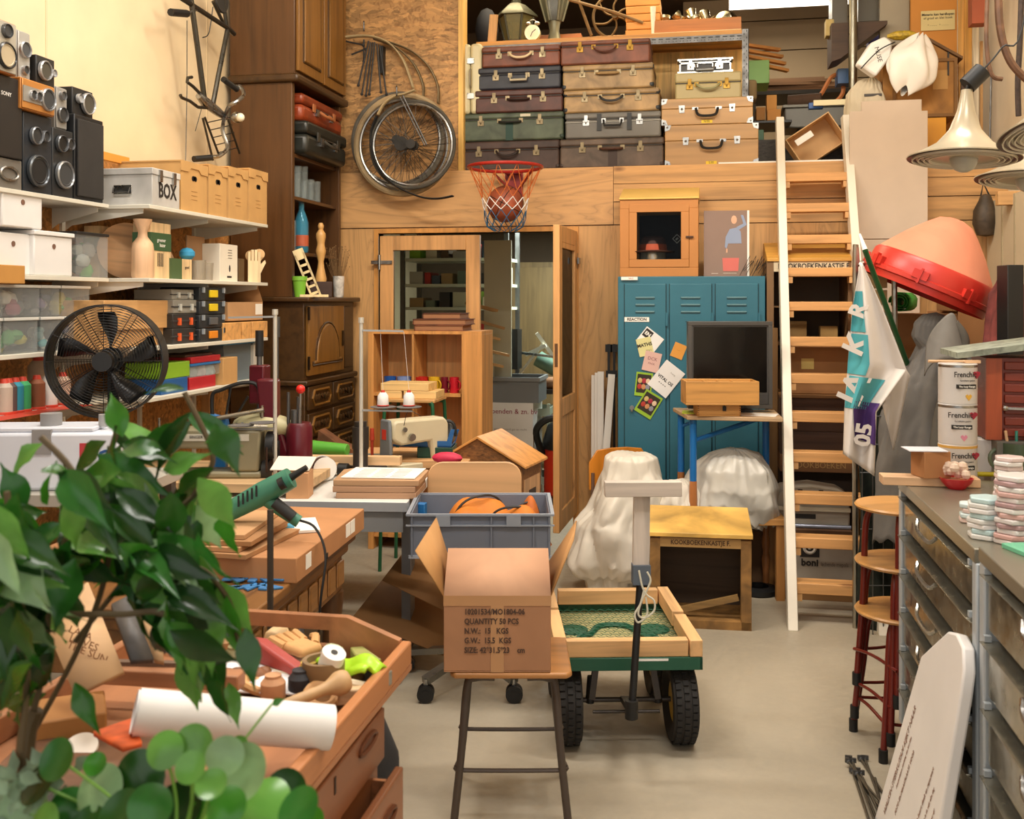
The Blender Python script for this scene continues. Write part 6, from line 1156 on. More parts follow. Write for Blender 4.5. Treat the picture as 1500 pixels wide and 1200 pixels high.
# small hanging cabinet and poster on top
x0, x1, z0, z1 = RY(908, 402, 1023, 292, Y + .03); w = (x1 - x0) / 2; z1 -= lz
t = T('display_cabinet', 'ochre painted glass door cabinet with yellow sloped lid on the lockers', 'cabinet', ((x0 + x1) / 2, Y + .03, lz)); oc = M('b87a3c', .5)
B().box(-w, w, .36, .37, 0, z1).box(-w, w, .02, .36, 0, .02).box(-w, -w + .015, .02, .36, 0, z1).box(w - .015, w, .02, .36, 0, z1).box(-w, w, .02, .36, z1 - .02, z1).o('carcass', oc, t)
B().ext([(-.01, z1), (.37, z1), (.37, z1 + .1), (.3, z1 + .1), (-.01, z1 + .01)], -w - .004, w + .004, 'yz').o('sloped_lid', M('dcb460', .5), t, bev=.003)
B().frame(-w, w, 0, z1, .055, .0, .02).o('face_frame', oc, t, bev=.002); d = B().frame(-w + .056, w - .056, .057, z1 - .03, .048, -.003, .012).o('door', oc, t, bev=.002); B().box(-w + .1, w - .1, .004, .007, .1, z1 - .07).o('glass', GLS, d); B().box(w - .075, w - .03, -.016, -.003, z1 * .5, z1 * .5 + .01).o('latch', M('4a2c14', .4), d)
cxx, yy = (x0 + x1) / 2, Y + .11
one(B().lathe([(.06, 0), (.075, .06), (.08, .1), (.075, .15), (.05, .19), (0, .205)], 24), 'mannequin_head', M('b8b0a0', .25, .4), 'silvery mannequin head inside the display cabinet', 'head', loc=(cxx - .04, yy, lz + .021))
t = T('felt_hat', 'dark hat with rust red band on the mannequin head', 'hat', (cxx - .04, yy, lz + .15)); B().lathe([(.13, 0), (.135, .006), (.085, .014), (.08, .0)], 28).o('brim', M('4a2a20', .8, k='cloth'), t); B().lathe([(.085, .01), (.08, .06), (.07, .09), (.05, .1), (.0, .095)], 28).o('crown', M('3a2220', .8, k='cloth'), t); B().lathe([(.0865, .01), (.083, .05)], 28, cap=False).o('band', M('a04428', .7), t)
one(B().box(-.14, .14, 0, .01, 0, .38), 'dark_jacket', M('23242c', .8, k='cloth'), 'dark navy cloth lining the back of the display cabinet', 'cloth', loc=(cxx, Y + .375, lz + .022), solid=0); one(B().frame(-.022, .022, -.022, .022, .005, 0, .002).box(-.006, .006, 0, .002, -.01, .008), 'diamond_patch', PAPER, 'white diamond emblem on the navy cloth', 'patch', loc=(cxx + .1, Y + .372, lz + .25), rot=(0, pi / 4, 0))
x0, x1, z0, z1 = RY(1031, 403, 1098, 308, Y + .06); w = (x1 - x0) / 2; h = z1 - lz
t = T('photo_poster', 'glossy brown poster of a dancing person leaning on the lockers', 'poster', ((x0 + x1) / 2, Y + .1, lz + .001), rz=.05); B().box(-w, w, 0, .006, 0, h).o('panel', M('8a7060', .2), t); B().box(w - .012, w, -.001, .0, 0, h).o('pale_edge', PAPER, t)
b = B(); b.ext([(.01, h * .5), (.09, h * .5), (.085, h * .68), (.06, h * .74), (.02, h * .72), (-.005, h * .6), (-.01, h * .45), (.0, h * .42)], -.0015, 0).ext([(.07, h * .7), (.12, h * .78), (.1, h * .93), (.085, h * .93), (.1, h * .8), (.06, h * .75)], -.0015, 0); b.o('denim_figure', M('8a96b0', .4), t)
B().sph((.045, 0, h * .86), .022, 10, (.8, .03, 1.2)).box(-.002, .006, -.0015, 0, h * .36, h * .42).o('face_and_hand', M('d8a888', .5), t); B().ext([(-.02, h * .08), (.07, h * .08), (.075, h * .28), (-.025, h * .28)], -.0015, 0).o('pink_bag', M('d06a60', .5), t); B().box(-.09, -.05, -.0015, 0, h * .04, h * .05).box(-.02, .06, -.0015, 0, h * .045, h * .052).o('caption', M('c8b8a8', .6), t)
b = B()
for i in range(16): x = -.09 + .012 * i; b.tube([(x, 0, .0 + .03 * sin(i)), (x + .06, -.01, .1 + .02 * cos(i * 2)), (x + .05, .03, .06)], .0015, 4)
one(b, 'wire_tangle', DK, 'tangled dark wire mesh on the locker corner', 'wire', loc=(at(1107, 405, Y).x, Y + .08, lz + .005))
# television on a raised school desk
zd = .985; t5 = 5.45; dl = P3(1012, 611, t5); 
t = T('school_desk', 'raised school desk with blue tube legs on wooden extensions', 'desk', (dl.x, dl.y, 0), rz=-.03)
xr = P3(1143, 611, t5); W2 = (xr - dl).length; dtop = zd
B().ext([(-.02, 0), (W2, 0), (W2 - .03, .4), (-.12, .4)], dtop - .022, dtop, 'xy').o('desk_top', M('b99a74', .5, k='wood', s=.6), t, bev=.004); BL2 = M('1a6ab0', .3)
for (x, y, r_) in ((.01, .05, 1), (-.07, .34, 1), (W2 - .08, .34, 1)):
    l = B().cyl((x, y, .62), (x, y, dtop - .02), .019, n=16).o('leg', BL2, t); B().lathe([(.018, 0), (.018, .1), (.024, .16), (.016, .2), (.024, .25), (.016, .3), (.024, .38), (.022, .52), (.02, .63)], 16, c=(x, y, 0)).o('wooden_foot', M('b06f3c', .4, k='wood', a='z'), l)
B().cyl((.01, .05, dtop - .14), (W2 - .08, .34, dtop - .03), .013).cyl((-.07, .34, dtop - .1), (.01, .3, dtop - .06), .01).o('brace', BL2, t)
tv0, tv1 = P3(1008, 500, 5.62), P3(1131, 500, 5.62); w = (tv1 - tv0).length / 2; c = (tv0 + tv1) / 2; h = P3(1070, 471, 5.62).z - dtop
t = T('television', 'dark grey flat television standing on the school desk', 'television', (c.x, c.y, dtop), rz=TH - .02); gt_ = M('55524e', .4, .3)
B().box(-w, w, 0, .06, .02, h).o('housing', gt_, t, bev=.006); B().box(-w + .03, w - .03, -.002, 0, .11, h - .03).o('screen', M('0c0b0b', .12), t); B().frame(-w, w, .02, h, .022, -.008, 0).o('bezel', gt_, t, bev=.002); B().box(-w * .5, w * .5, -.05, .1, 0, .02).o('stand', DK, t); B().box(-w + .025, w - .025, -.006, 0, .045, .1).o('speaker_bar', M('3e3c3a', .5), t)
def pbox(label, px0, px1, py, tt, z0, h, dep, holes, lidm=None):
    a, b2 = P3(px0, py, tt), P3(px1, py, tt); w = (b2 - a).length / 2; c = (a + b2) / 2; t = T('wooden_box', label, 'box', (c.x, c.y, z0), rz=TH - .03); B().tray(-w, w, 0, dep, 0, h, .01).o('body', M('c9924e', .5, k='pine' if holes else 'wood'), t, bev=.002); return t, w
t, w = pbox('small finger jointed wooden box with leather pull on the school desk', 1022, 1085, 600, 5.42, dtop, .062, .16, 0); b = B(); [b.box(-w - .0005, -w + .008, -.0006, 0, .004 + .012 * k, .01 + .012 * k).box(w - .008, w + .0005, -.0006, 0, .004 + .012 * k, .01 + .012 * k) for k in range(5)]; b.o('finger_joint', M('8a5a28', .6), t); B().tube(crv([(-.03, -.006, .065), (.0, -.02, .09), (.02, -.012, .07), (.028, -.006, .05)]), .003, 6).box(.018, .036, -.006, 0, .03, .055).o('leather_pull', BLK, t)
t, w = pbox('wide pine box with knot and dividers on top of the small box', 1005, 1112, 580, 5.38, dtop + .063, .125, .2, 1)
for k in (-.4, 0, .4): B().box(k * w - .004, k * w + .004, .01, .19, .01, .118).o('divider', M('c9924e', .5, k='wood'), t)
one(B().box(-.05, .05, -.06, .06, 0, .006), 'lime_packet', M('b8c828', .5), 'lime yellow packet on the desk beside the small box', 'packet', loc=(P3(1013, 600, 5.6).x, P3(1013, 600, 5.6).y, dtop)); one(B().box(-.12, .12, -.06, .06, 0, .004), 'white_paper', PAPER, 'white paper sheets on the desk under the television', 'paper', loc=(P3(1105, 603, 5.5).x, P3(1105, 603, 5.5).y, dtop), rz=-.2)
# planks and clamp beside the lockers
for i, (a_, b2, yt, xx) in enumerate(((866, 875, 550, 0), (872, 880, 546, .02), (877, 884, 544, .04))): p = at((a_ + b2) / 2, 600, D - .1); z1 = at(870, yt, D - .1).z; one(B().box(-.02, .02, -.01, .01, 0, z1), 'white_strip_board', M('e8e0d4', .5), 'white painted strip leaning on the wall behind the orange chair', 'strip', 'white strips beside the door', loc=(p.x, D - .1 - xx, 0), rot=(-.02, 0, 0))
p = at(898, 600, D - .12); one(B().box(-.022, .022, -.01, .01, 0, at(890, 546, D - .1).z), 'white_strip_board', M('e8e0d4', .5), 'tilted white painted strip next to the lockers', 'strip', loc=(p.x - .08, D - .2, 0), rot=(0, .07, 0))
for px in (892, 900): p = at(px, 520, D - .05); one(B().box(-.008, .008, -.006, .006, 0, at(px, 504, D - .05).z).box(-.022, .022, -.012, .012, at(px, 515, D).z, at(px, 504, D).z).box(-.018, .018, -.012, .012, at(px, 552, D).z, at(px, 542, D).z), 'bar_clamp', BLK, 'black bar clamp standing between door and lockers', 'clamp', 'black bar clamps by the lockers', loc=(p.x, D - .06, 0))
# orange chair back, covered chairs
p = at(884, 700, 6.05); t = T('orange_chair', 'orange plywood chair with rounded back behind the white cover', 'chair', (p.x + .1, 6.0, 0), rz=.5)
zt_ = at(885, 655, 6.0).z; B().ext([(-.19, .5), (.19, .5), (.19, zt_ - .08), (.14, zt_ - .01), (.05, zt_), (-.05, zt_), (-.14, zt_ - .01), (-.19, zt_ - .08)], 0, .014).o('backrest', M('c87c24', .35, k='wood', a='z', s=.5), t, bev=.003); B().box(-.19, .19, -.36, 0, .42, .435).o('seat', M('c87c24', .35, k='wood', s=.5), t, bev=.003)
for sx in (-.17, .17): B().cyl((sx, 0, 0), (sx, 0, .6), .011).cyl((sx, -.34, 0), (sx, -.34, .42), .011).o('leg', M('6a5040', .4), t)
def drape(label, name, cx, cy, z0, prof, m, seed, fold=.05, nf=9, sq=(1, 1), wr=.22):
    from mathutils import noise as NZ
    r2 = random.Random(seed); ph = [r2.uniform(0, 6.3) for _ in range(6)]
    def f(u, v):
        a = 2 * pi * u; k = v * (len(prof) - 1); i = min(int(k), len(prof) - 2); fr_ = k - i; r = prof[i][0] * (1 - fr_) + prof[i + 1][0] * fr_; z = prof[i][1] * (1 - fr_) + prof[i + 1][1] * fr_; ox = prof[i][2] * (1 - fr_) + prof[i + 1][2] * fr_
        g = 1 + fold * (1 - v) * (sin(nf * a + ph[0] + 2 * z) + .6 * sin((nf + 4) * a + ph[1] + 5 * z)) + .04 * sin(3 * a + ph[2] + 7 * v) + .03 * sin(17 * v + 4 * a)
        ca, sa = cos(a), sin(a); sqf = 1 / max(abs(ca), abs(sa)) ** .35
        q_ = V((ca * r * 3.2 + seed, sa * r * 3.2, z * 1.3)); w_ = wr * (NZ.noise(q_ * 1.6) * 1.0 + abs(NZ.noise(q_ * 3.7)) * .6 + abs(NZ.noise(q_ * 9)) * .08); g += w_ * min(1, 3.2 * (1 - v))
        return (ox + r * g * ca * sq[0] * sqf, r * g * sa * sq[1] * sqf, z + w_ * .06 + .012 * sin(5 * a + ph[3]) * (1 - v) + .01 * sin(23 * u * 6.28 + ph[4]) * (1 - v))
    b = B(); b.grid(f, 150, 80, cu=True)
    return one(b, name, m, label, 'cover', loc=(cx, cy, z0), sub=0, solid=.002)
CL = M('c9beaa', .7, s=1); SHEET = M('ddd5c6', .5)
c = P3(906, 855, 5.45); drape('off white dust sheet draped over a chair before the lockers', 'dust_sheet', c.x, c.y + .25, 0, [(.13, .0, -.05), (.15, .08, -.05), (.21, .1, -.03), (.25, .16, -.03), (.24, .3, -.02), (.23, .36, -.02), (.2, .44, .01), (.17, .55, .03), (.14, .65, .04), (.13, .72, .045), (.1, .745, .045), (.0, .75, .045)], SHEET, 3, .04, 5, wr=.3)
one(B().box(-.15, .17, -.15, .15, .4, .44).box(-.12, .15, .1, .14, .44, .7).box(-.15, -.12, -.14, -.11, 0, .4).box(.13, .16, -.14, -.11, 0, .4).box(-.15, -.12, .11, .14, 0, .4).box(.13, .16, .11, .14, 0, .4), 'covered_chair', PINE, 'chair hidden under the off white dust sheet', 'chair', loc=(c.x + .02, c.y + .25, 0)) if 0 else None
PLS = M('bcb6aa', .35, k='clear', s=.85)
c = P3(1083, 770, 5.5); wst = T('covered_stool', 'light wooden stool carrying the plastic wrapped bundle', 'stool', (c.x + .03, c.y + .12, 0), rz=.1)
B().box(-.2, .2, -.16, .16, .4, .435).o('seat', M('c08a4c', .5, k='wood'), wst, bev=.004)
for x in (-.17, .17):
    for y in (-.13, .13): B().box(x - .022, x + .022, y - .022, y + .022, 0, .4).o('leg', M('b07a40', .5, k='wood', a='z'), wst)
drape('clear grey plastic wrapped around a bundle on the light stool', 'plastic_wrapped_bundle', c.x - .02, c.y + .12, .38, [(.1, 0, .1), (.19, .03, .03), (.23, .12, 0), (.235, .2, 0), (.2, .3, 0), (.14, .37, 0), (.06, .4, 0), (0, .405, 0)], M('c4c0b6', .35), 8, .03, 4, wr=.16)
drape('small crumple of plastic sheet between the two covered heaps', 'plastic_sheet', P3(1000, 740, 5.6).x, P3(1000, 740, 5.6).y, 0, [(.15, .0, 0), (.14, .3, 0), (.12, .5, 0), (.07, .6, 0), (0, .62, 0)], SHEET, 5, .08, 6)
# low yellow book cabinet
a = on(952, 918, 0); b2 = on(1101, 925, 0); w = (b2 - a).length / 2; c = (a + b2) / 2; z_ = .455
t = T('book_cabinet', 'low yellow cabinet with sloped lid and stencilled name strip', 'cabinet', (c.x, c.y, 0), rz=math.atan2(b2.y - a.y, b2.x - a.x)); YL = M('c99a4c', .6, k='old', s=.35); RU = M('8a6434', .7, k='old', s=.8)
[B().box(u, u + .05, 0, .05, 0, z_ - .02).o('front_post', RU, t, bev=.002) for u in (-w, w - .05)]; B().box(-w, -w + .015, .05, .3, 0, z_).o('side_panel', RU, t); B().box(w - .015, w, .05, .3, 0, z_).o('side_panel', RU, t); B().box(-w, w, .29, .3, 0, z_).o('back_panel', M('4a3a2a', .7, k='wood'), t); B().box(-w, w, .0, .29, .0, .04).o('floor_panel', RU, t)
B().ext([(-.012, z_ - .01), (.32, z_ + .065), (.32, z_ + .08), (-.012, z_ + .012)], -w - .006, w + .006, 'yz').o('sloped_lid', M('dcae58', .45, k='old', s=.2), t, bev=.003); B().box(-w + .05, w - .05, .002, .02, z_ - .06, z_ - .015).o('name_board', M('a8824c', .6), t); txt('KOOKBOEKENKASTJE ✓', (-.0, .001, z_ - .037), .032, M('4a3018', .7), t, sx=.9, bold=.0006) if 0 else txt('KOOKBOEKENKASTJE F.', (-.0, .001, z_ - .037), .031, M('4a3018', .7), t, sx=.85, bold=.0006)
B().bar((-w + .1, .06, .06), (w - .06, .04, .15), .02, .03).o('fallen_board', M('8a6a3c', .6, k='wood'), t)
# ================= ladder
L0, L1_ = V((.412, 5.18, 0)), V((.46, 6.69, 2.52)); sl = (L1_ - L0) / (2.52); 
t = T('loft_ladder', 'wooden ladder with white rails leading up to the loft', 'ladder', (.4, 5.2, 0)); LWH = M('e6ddcc', .5); o = t.location
top = 2.78; W3 = .43
for dx0, dx1 in ((0, 0), (W3 - .01, W3 - .02)):
    A, Bq = L0 + V((dx0, 0, 0)) - o, L0 + sl * top + V((dx1, 0, 0)) - o
    vs = []; hw = .024; dp = .06
    for P_ in (A, Bq): vs += [P_ + V((-hw, -dp, 0)), P_ + V((hw, -dp, 0)), P_ + V((hw, dp, 0)), P_ + V((-hw, dp, 0))]
    B().add(vs, [(3, 2, 1, 0), (4, 5, 6, 7), (0, 1, 5, 4), (1, 2, 6, 5), (2, 3, 7, 6), (3, 0, 4, 7)]).o('rail', LWH, t, bev=.003)
for i in range(1, 13):
    z = .199 * i; P_ = L0 + sl * z - o; r = B().box(P_.x + .02, P_.x + W3 - .035, P_.y - .055, P_.y + .055, z - .052, z).o('tread', M('cf9a60', .55, k='pine'), t, bev=.003)
    B().box(P_.x + .024, P_.x + .05, P_.y - .05, P_.y + .05, z - .09, z - .053).o('cleat', M('d0a068', .55), r); B().box(P_.x + W3 - .062, P_.x + W3 - .036, P_.y - .05, P_.y + .05, z - .09, z - .053).o('cleat', M('d0a068', .55), r)
# ================= stack of stored things behind the ladder
def hb(name, m, label, cat, px0, py0, px1, py1, Y, dep, z0=None, z1=None, **k):
    x0, x1, a_, b_ = RY(px0, py0, px1, py1, Y); return bx(name, m, label, cat, x0, x1, Y, Y + dep, a_ if z0 is None else z0, b_ if z1 is None else z1, **k), (x0, x1, a_, b_)
xl, xr = at(1150, 500, 5.62).x, at(1252, 500, 5.62).x
bx('cardboard_box', M('8a6236', .8, k='card'), 'long cardboard box at the foot of the stack behind the ladder', 'box', xl - .02, xr, 5.66, 6.1, 0, .1)
t = T('printed_carton', 'grey brown carton printed with a round logo behind the ladder', 'box', ((xl + xr) / 2, 5.66, .101)); w = (xr - xl) / 2; B().box(-w, w, 0, .44, 0, .24).o('body', M('a89c8c', .75, k='card'), t, bev=.003)
B().box(-w + .08, -w + .18, -.002, 0, .13, .22).o('logo_square', M('2a2420', .6), t, bev=0); b = B(); b.tube([(-w + .13 + .028 * cos(a), -.003, .18 + .028 * sin(a)) for a in [2 * pi * i / 20 for i in range(20)]], .008, 4, True); b.sph((-w + .13, -.003, .18), .01, 8); b.o('logo_ring', PAPER, t)
txt('boni', (-w + .13, -.0025, .1), .05, INK, t, bold=.002); txt('lachende mepols', (.08, -.0025, .095), .03, M('6a5c50', .7), t, sx=.7)
bx('flat_wooden_board', M('6a4a30', .7, k='wood'), 'dark board lying on the printed carton', 'board', xl - .02, xr, 5.7, 6.15, .342, .365)
t = T('label_printer', 'cream office machine with curved lid behind the ladder', 'printer', (at(1190, 750, 5.75).x, 5.78, .366)); w = .2; cg = M('b8ae9c', .45)
B().box(-w, w, 0, .3, 0, .1).o('body', cg, t, bev=.01); B().ext([(-w, .1), (w, .1), (w, .16), (w - .05, .19), (0, .21), (-w + .05, .19), (-w, .16)], .02, .28).o('curved_lid', cg, t, bev=.006); B().box(-w, w, -.02, 0, .09, .11).o('front_ledge', M('d0c6ac', .45), t); b = B(); b.box(-.1, .02, -.002, 0, .045, .07); b.o('vent_panel', DK, t); B().cyl((-w, -.03, .01), (w, -.03, .01), .012).o('grey_tube', M('9aa0b0', .3, .5), t)
for sx in (-.06, .05): B().box(sx - .012, sx + .012, .01, .02, .17, .2).o('black_clip', BLK, t)
zc = .62
xl, xr = at(1148, 600, 6.05).x, at(1250, 600, 6.05).x
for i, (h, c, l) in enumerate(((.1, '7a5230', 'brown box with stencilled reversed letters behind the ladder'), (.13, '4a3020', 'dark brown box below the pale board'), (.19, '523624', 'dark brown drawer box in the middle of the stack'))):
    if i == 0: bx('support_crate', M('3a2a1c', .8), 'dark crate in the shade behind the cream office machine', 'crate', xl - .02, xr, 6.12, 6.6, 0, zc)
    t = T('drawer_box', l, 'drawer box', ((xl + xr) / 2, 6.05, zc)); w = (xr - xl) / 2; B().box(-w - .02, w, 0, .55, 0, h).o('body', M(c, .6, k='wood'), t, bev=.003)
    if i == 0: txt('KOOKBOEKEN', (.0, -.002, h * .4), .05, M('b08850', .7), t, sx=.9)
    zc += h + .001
bx('thin_wooden_board', M('8a6238', .6, k='wood'), 'thin light board across the stack behind the ladder', 'board', xl - .02, xr, 6.04, 6.6, zc, zc + .018); zc += .019
h = at(1190, 508, 6.15).z - zc
t = T('cardboard_box', 'large cardboard box with yellow note behind the ladder', 'box', ((xl + xr) / 2, 6.1, zc)); B().box(-w, w, 0, .5, 0, h).o('body', M('9a6c40', .8, k='card'), t, bev=.004); p = at(1183, 533, 6.1); B().box(p.x - (xl + xr) / 2 - .035, p.x - (xl + xr) / 2 + .035, -.002, 0, p.z - zc - .03, p.z - zc + .03).o('yellow_note', M('d8c070', .6), t); zc += h + .001
# upper book cabinet
xl, xr = at(1123, 440, 6.3).x, at(1252, 440, 6.3).x; w = (xr - xl) / 2; h = at(1190, 383, 6.3).z - zc
t = T('book_cabinet', 'upper brown book cabinet with stencilled strip and yellow lid behind the ladder', 'cabinet', ((xl + xr) / 2, 6.28, zc)); RB = M('7a5a38', .6, k='wood', a='z')
B().box(-w, -w + .04, 0, .42, 0, h).o('side_panel', RB, t); B().box(w - .04, w, 0, .42, 0, h).o('side_panel', RB, t); B().box(-w, w, .41, .42, 0, h).o('back_panel', M('6a5844', .8), t); B().box(-w + .04, w - .04, 0, .41, 0, .02).box(-w + .04, w - .04, .02, .41, h * .45, h * .47).o('shelf', RB, t)
B().box(-w + .04, w - .04, .0, .02, h - .06, h).o('name_board', M('c8b89a', .6), t); txt('KOOKBOEKENKASTJE F.', (.02, -.001, h - .03), .045, INK, t, sx=.85, bold=.001)
B().ext([(-.01, h), (.42, h), (.42, h + .13), (.36, h + .13), (-.01, h + .02)], -w, w, 'yz').o('sloped_lid', M('c99440', .5, k='wood'), t, bev=.003)
for i, (dx, ww, hh, c_, l) in enumerate(((-.08, .14, .12, '8a6a3c', 'brown'), (.12, .1, .09, 'b08a50', 'tan'))): one(B().box(-ww / 2, ww / 2, 0, .1, 0, hh), 'small_carton', M(c_, .8, k='card'), '%s small carton inside the upper book cabinet' % l, 'box', loc=((xl + xr) / 2 + dx, 6.42, zc + .021))
# narrow post board left of ladder
x = at(1132, 600, 6.35).x; bx('timber_post', M('7a5830', .6, k='wood', a='z'), 'rough timber post between lockers and ladder', 'post', x - .035, x + .02, 6.2, 6.27, 0, at(1132, 480, 6.3).z)
p = P3(1140, 870, 5.4); one(B().box(-.12, .04, 0, .3, 0, .3), 'open_carton', M('6a4a2c', .8, k='card'), 'dark cardboard carton between the stool and the ladder', 'box', loc=(p.x, p.y + .35, 0), rz=0, bev=.003)
p = P3(1110, 880, 5.6); one(B().lathe([(.1, 0), (.11, .01), (.11, .03), (.06, .04), (.06, .0)], 24), 'black_coil', BLK, 'black cable coil on the floor under the light stool', 'coil', loc=(p.x, p.y, 0))
# ================= white panel and things by the right corner
x0, x1, z0, z1 = RY(1244, 350, 1358, 148, 6.6)
t = T('notched_board', 'tall notched white board standing beside the ladder', 'board', ((x0 + x1) / 2, 6.58, 1.35)); w = (x1 - x0) / 2; WP = M('ccb8a4', .7)
z1 -= 1.35; z0 -= 1.35
B().ext([(-w, z0), (w, z0), (w, z1 - .07), (w - .035, z1 - .07), (w - .035, z1), (-w + .07, z1), (-w + .07, z1 - .06), (-w, z1 - .06)], 0, .02).o('upper_panel', WP, t, bev=.002); B().box(-w, w * .8, 0, .02, 0, z0 - .004).o('lower_panel', WP, t, bev=.002)
bx('cardboard_box', M('a8763e', .8, k='card'), 'tall cardboard box under the white board beside the flag', 'box', x0 - .0, x1, 6.25, 6.72, 0, 1.349)
# cardboard shelf by the coat
def pb(name, m, label, cat, px0, py0, px1, py1, tt, dep, z0=None, rz=0, bev=.003, **k):
    a, b2 = P3(px0, py0, tt), P3(px1, py0, tt); zb_ = P3(px0, py1, tt).z if z0 is None else z0; w = (b2 - a).length / 2; c = (a + b2) / 2
    return one(B().box(-w, w, 0, dep, 0, a.z - zb_), name, m, label, cat, None, (c.x, c.y, zb_), TH + rz, bev=bev, **k)
pb('cardboard_box', M('8f6238', .8, k='card'), 'large cardboard box under the green mat, behind the grey coat', 'box', 1310, 460, 1402, 0, 5.2, .4, z0=0)
pb('cardboard_box', M('9a6c42', .8, k='card'), 'second large cardboard box beneath the red ring', 'box', 1404, 456, 1468, 0, 5.3, .4, z0=0)
p = P3(1318, 432, 5.25); zt_ = P3(1318, 460, 5.2).z
b = B(); pts = [(.055 * (1 - i / 70) * cos(i * .4), .055 * (1 - i / 70) * sin(i * .4)) for i in range(50)]
b.grid(lambda u, v: (v * .3, pts[min(49, int(u * 49))][0], pts[min(49, int(u * 49))][1]), 49, 1); one(b, 'rolled_mat', M('2f8a2c', .7), 'rolled up bright green foam mat on the cardboard box', 'mat', loc=(p.x + .0, p.y, zt_ + .06), rz=TH + pi / 2 - .5, solid=.006)
# hand truck frame
p = lambda px, py, tt=5.0: P3(px, py, tt)
t = T('hand_truck', 'aluminium hand truck with rounded top behind the flag', 'hand truck', (p(1280, 600).x, p(1280, 600).y, 0)); o = t.location
b = B(); b.tube([q - o for q in crv([V((p(1253, 400).x, p(1253, 400).y, 0)), p(1253, 400), p(1256, 389), p(1265, 386), p(1296, 386), p(1305, 389), p(1310, 402), V((p(1313, 470).x, p(1313, 470).y, 0))])], .014, 8); b.o('tube_frame', M('a8a498', .35, 1, 'metal'), t)
for py in (460, 560, 680): B().cyl(p(1255, py) - o, p(1312, py) - o, .01).o('crossbar', M('a8a498', .35, 1, 'metal'), t)
for i, py in enumerate((400, 425, 455)): pb('pale_carton', M('c8a878', .8, k='card'), 'small pale carton on the hand truck, %s of three' % ('topmost', 'middle', 'lowest')[i], 'box', 1270, py, 1300, py + 22, 5.12, .15)
# wire rack with dark foliage-like netting
t = T('wire_rack', 'dark wire basket rack standing behind the flag and coat', 'rack', (p(1300, 700, 4.9).x, p(1300, 700, 4.9).y, 0), rz=TH)
b = B()
for i in range(7): b.cyl((-.12 + i * .05, 0, .0), (-.12 + i * .05, 0, 1.2), .003, n=5)
for i in range(9): b.cyl((-.13, 0, .1 + i * .135), (.2, 0, .1 + i * .135), .003, n=5)
b.o('wire_grid', STL, t); B().grid(lambda u, v: (-.12 + u * .4, .05 + .03 * sin(u * 14 + v * 9), v * 1.15), 20, 30).o('dark_netting', M('1c2218', .8, k='old', s=2), t, solid=.002)
# red ring with salmon cone
rc = P3(1364, 404, 4.9); t = T('cone_hopper', 'salmon plastic cone on a bright red ring, tilted over the boxes', 'hopper', (rc.x, rc.y, rc.z), rot=(rad(7), rad(23), TH)); RED = M('c03024', .35); SAL = M('d28668', .75, k='cloth', s=.4)
R_ = .287
B().lathe([(R_ * 1.0, -.1), (R_ * 1.02, -.1), (R_ * 1.03, -.07), (R_ * 1.07, -.065), (R_ * 1.07, -.045), (R_ * 1.03, -.04), (R_ * 1.01, .03), (R_ * .97, .045), (R_ * .93, .04)], 48, cap=False).o('ring', RED, t)
B().lathe([(R_ * .97, .04), (R_ * .9, .07), (R_ * .66, .16), (R_ * .42, .235), (R_ * .28, .272), (R_ * .12, .288), (0, .29)], 48).o('cone', SAL, t)
for k in range(8): a = 2 * pi * k / 8 + .3; b = B(); b.x((R_ * 1.05 * cos(a), R_ * 1.05 * sin(a), -.03), rz=a); b.box(-.012, .012, -.035, .035, -.02, .02).box(0, .018, -.005, .005, -.04, .03); b.o('clip', RED, t)
pb('support_box', M('8a6038', .8, k='card'), 'narrow brown box propping up the red ring', 'box', 1395, 440, 1450, 456, 5.3, .2)
# right side: fabric, black tube thing
drape('dark red patterned cloth hanging beneath the lamps', 'red_cloth', P3(1478, 480, 4.6).x, P3(1478, 480, 4.6).y, .9, [(.12, 0, 0), (.1, .25, 0), (.09, .5, .0), (.07, .72, 0), (.03, .84, 0), (0, .85, 0)], M('7a3a34', .9, k='old', s=.8), 4, .15, 6)
pb('black_case', BLK, 'upright black and grey instrument case at the picture edge', 'case', 1476, 388, 1500, 520, 4.4, .1, z0=.95)
pb('base_cabinet', M('5a4634', .7, k='wood'), 'dark cabinet beneath the cloth and the black case', 'cabinet', 1440, 575, 1540, 0, 4.4, .4, z0=0)
# hanging punch bag on back wall
p = at(1445, 315, 6.6); t = T('leather_pouch', 'small dusty brown leather bag hanging on the back wall', 'bag', (p.x, 6.62, p.z)); B().lathe([(.0, -.13), (.05, -.12), (.075, -.05), (.07, .03), (.04, .09), (.03, .12), (0, .13)], 16).o('bag_body', M('4a3c2c', .6, k='old'), t); B().tube([(-.03, 0, .1), (0, .05, .2), (.03, 0, .1)], .006, 6).o('strap', DK, t)
S(B().box(at(1462, 300, 6.5).x, RW, 4.8, 6.74, 0, 2.2), 'wall_right_boarding', M('c9b99c', .7))
b = B(); bxx = at(1462, 300, 6.5).x; [b.box(bxx - .006, bxx, 4.9 + .25 * k, 4.915 + .25 * k, 0, 2.2) for k in range(7)]; S(b, 'trim_6', M('a89878', .7))
bx('pine_bracket', PINE, 'pine wall bracket board high in the corner under the lamps', 'bracket', at(1455, 260, 6.3).x, RW, 6.2, 6.26, at(1470, 300, 6.2).z, at(1470, 280, 6.2).z)
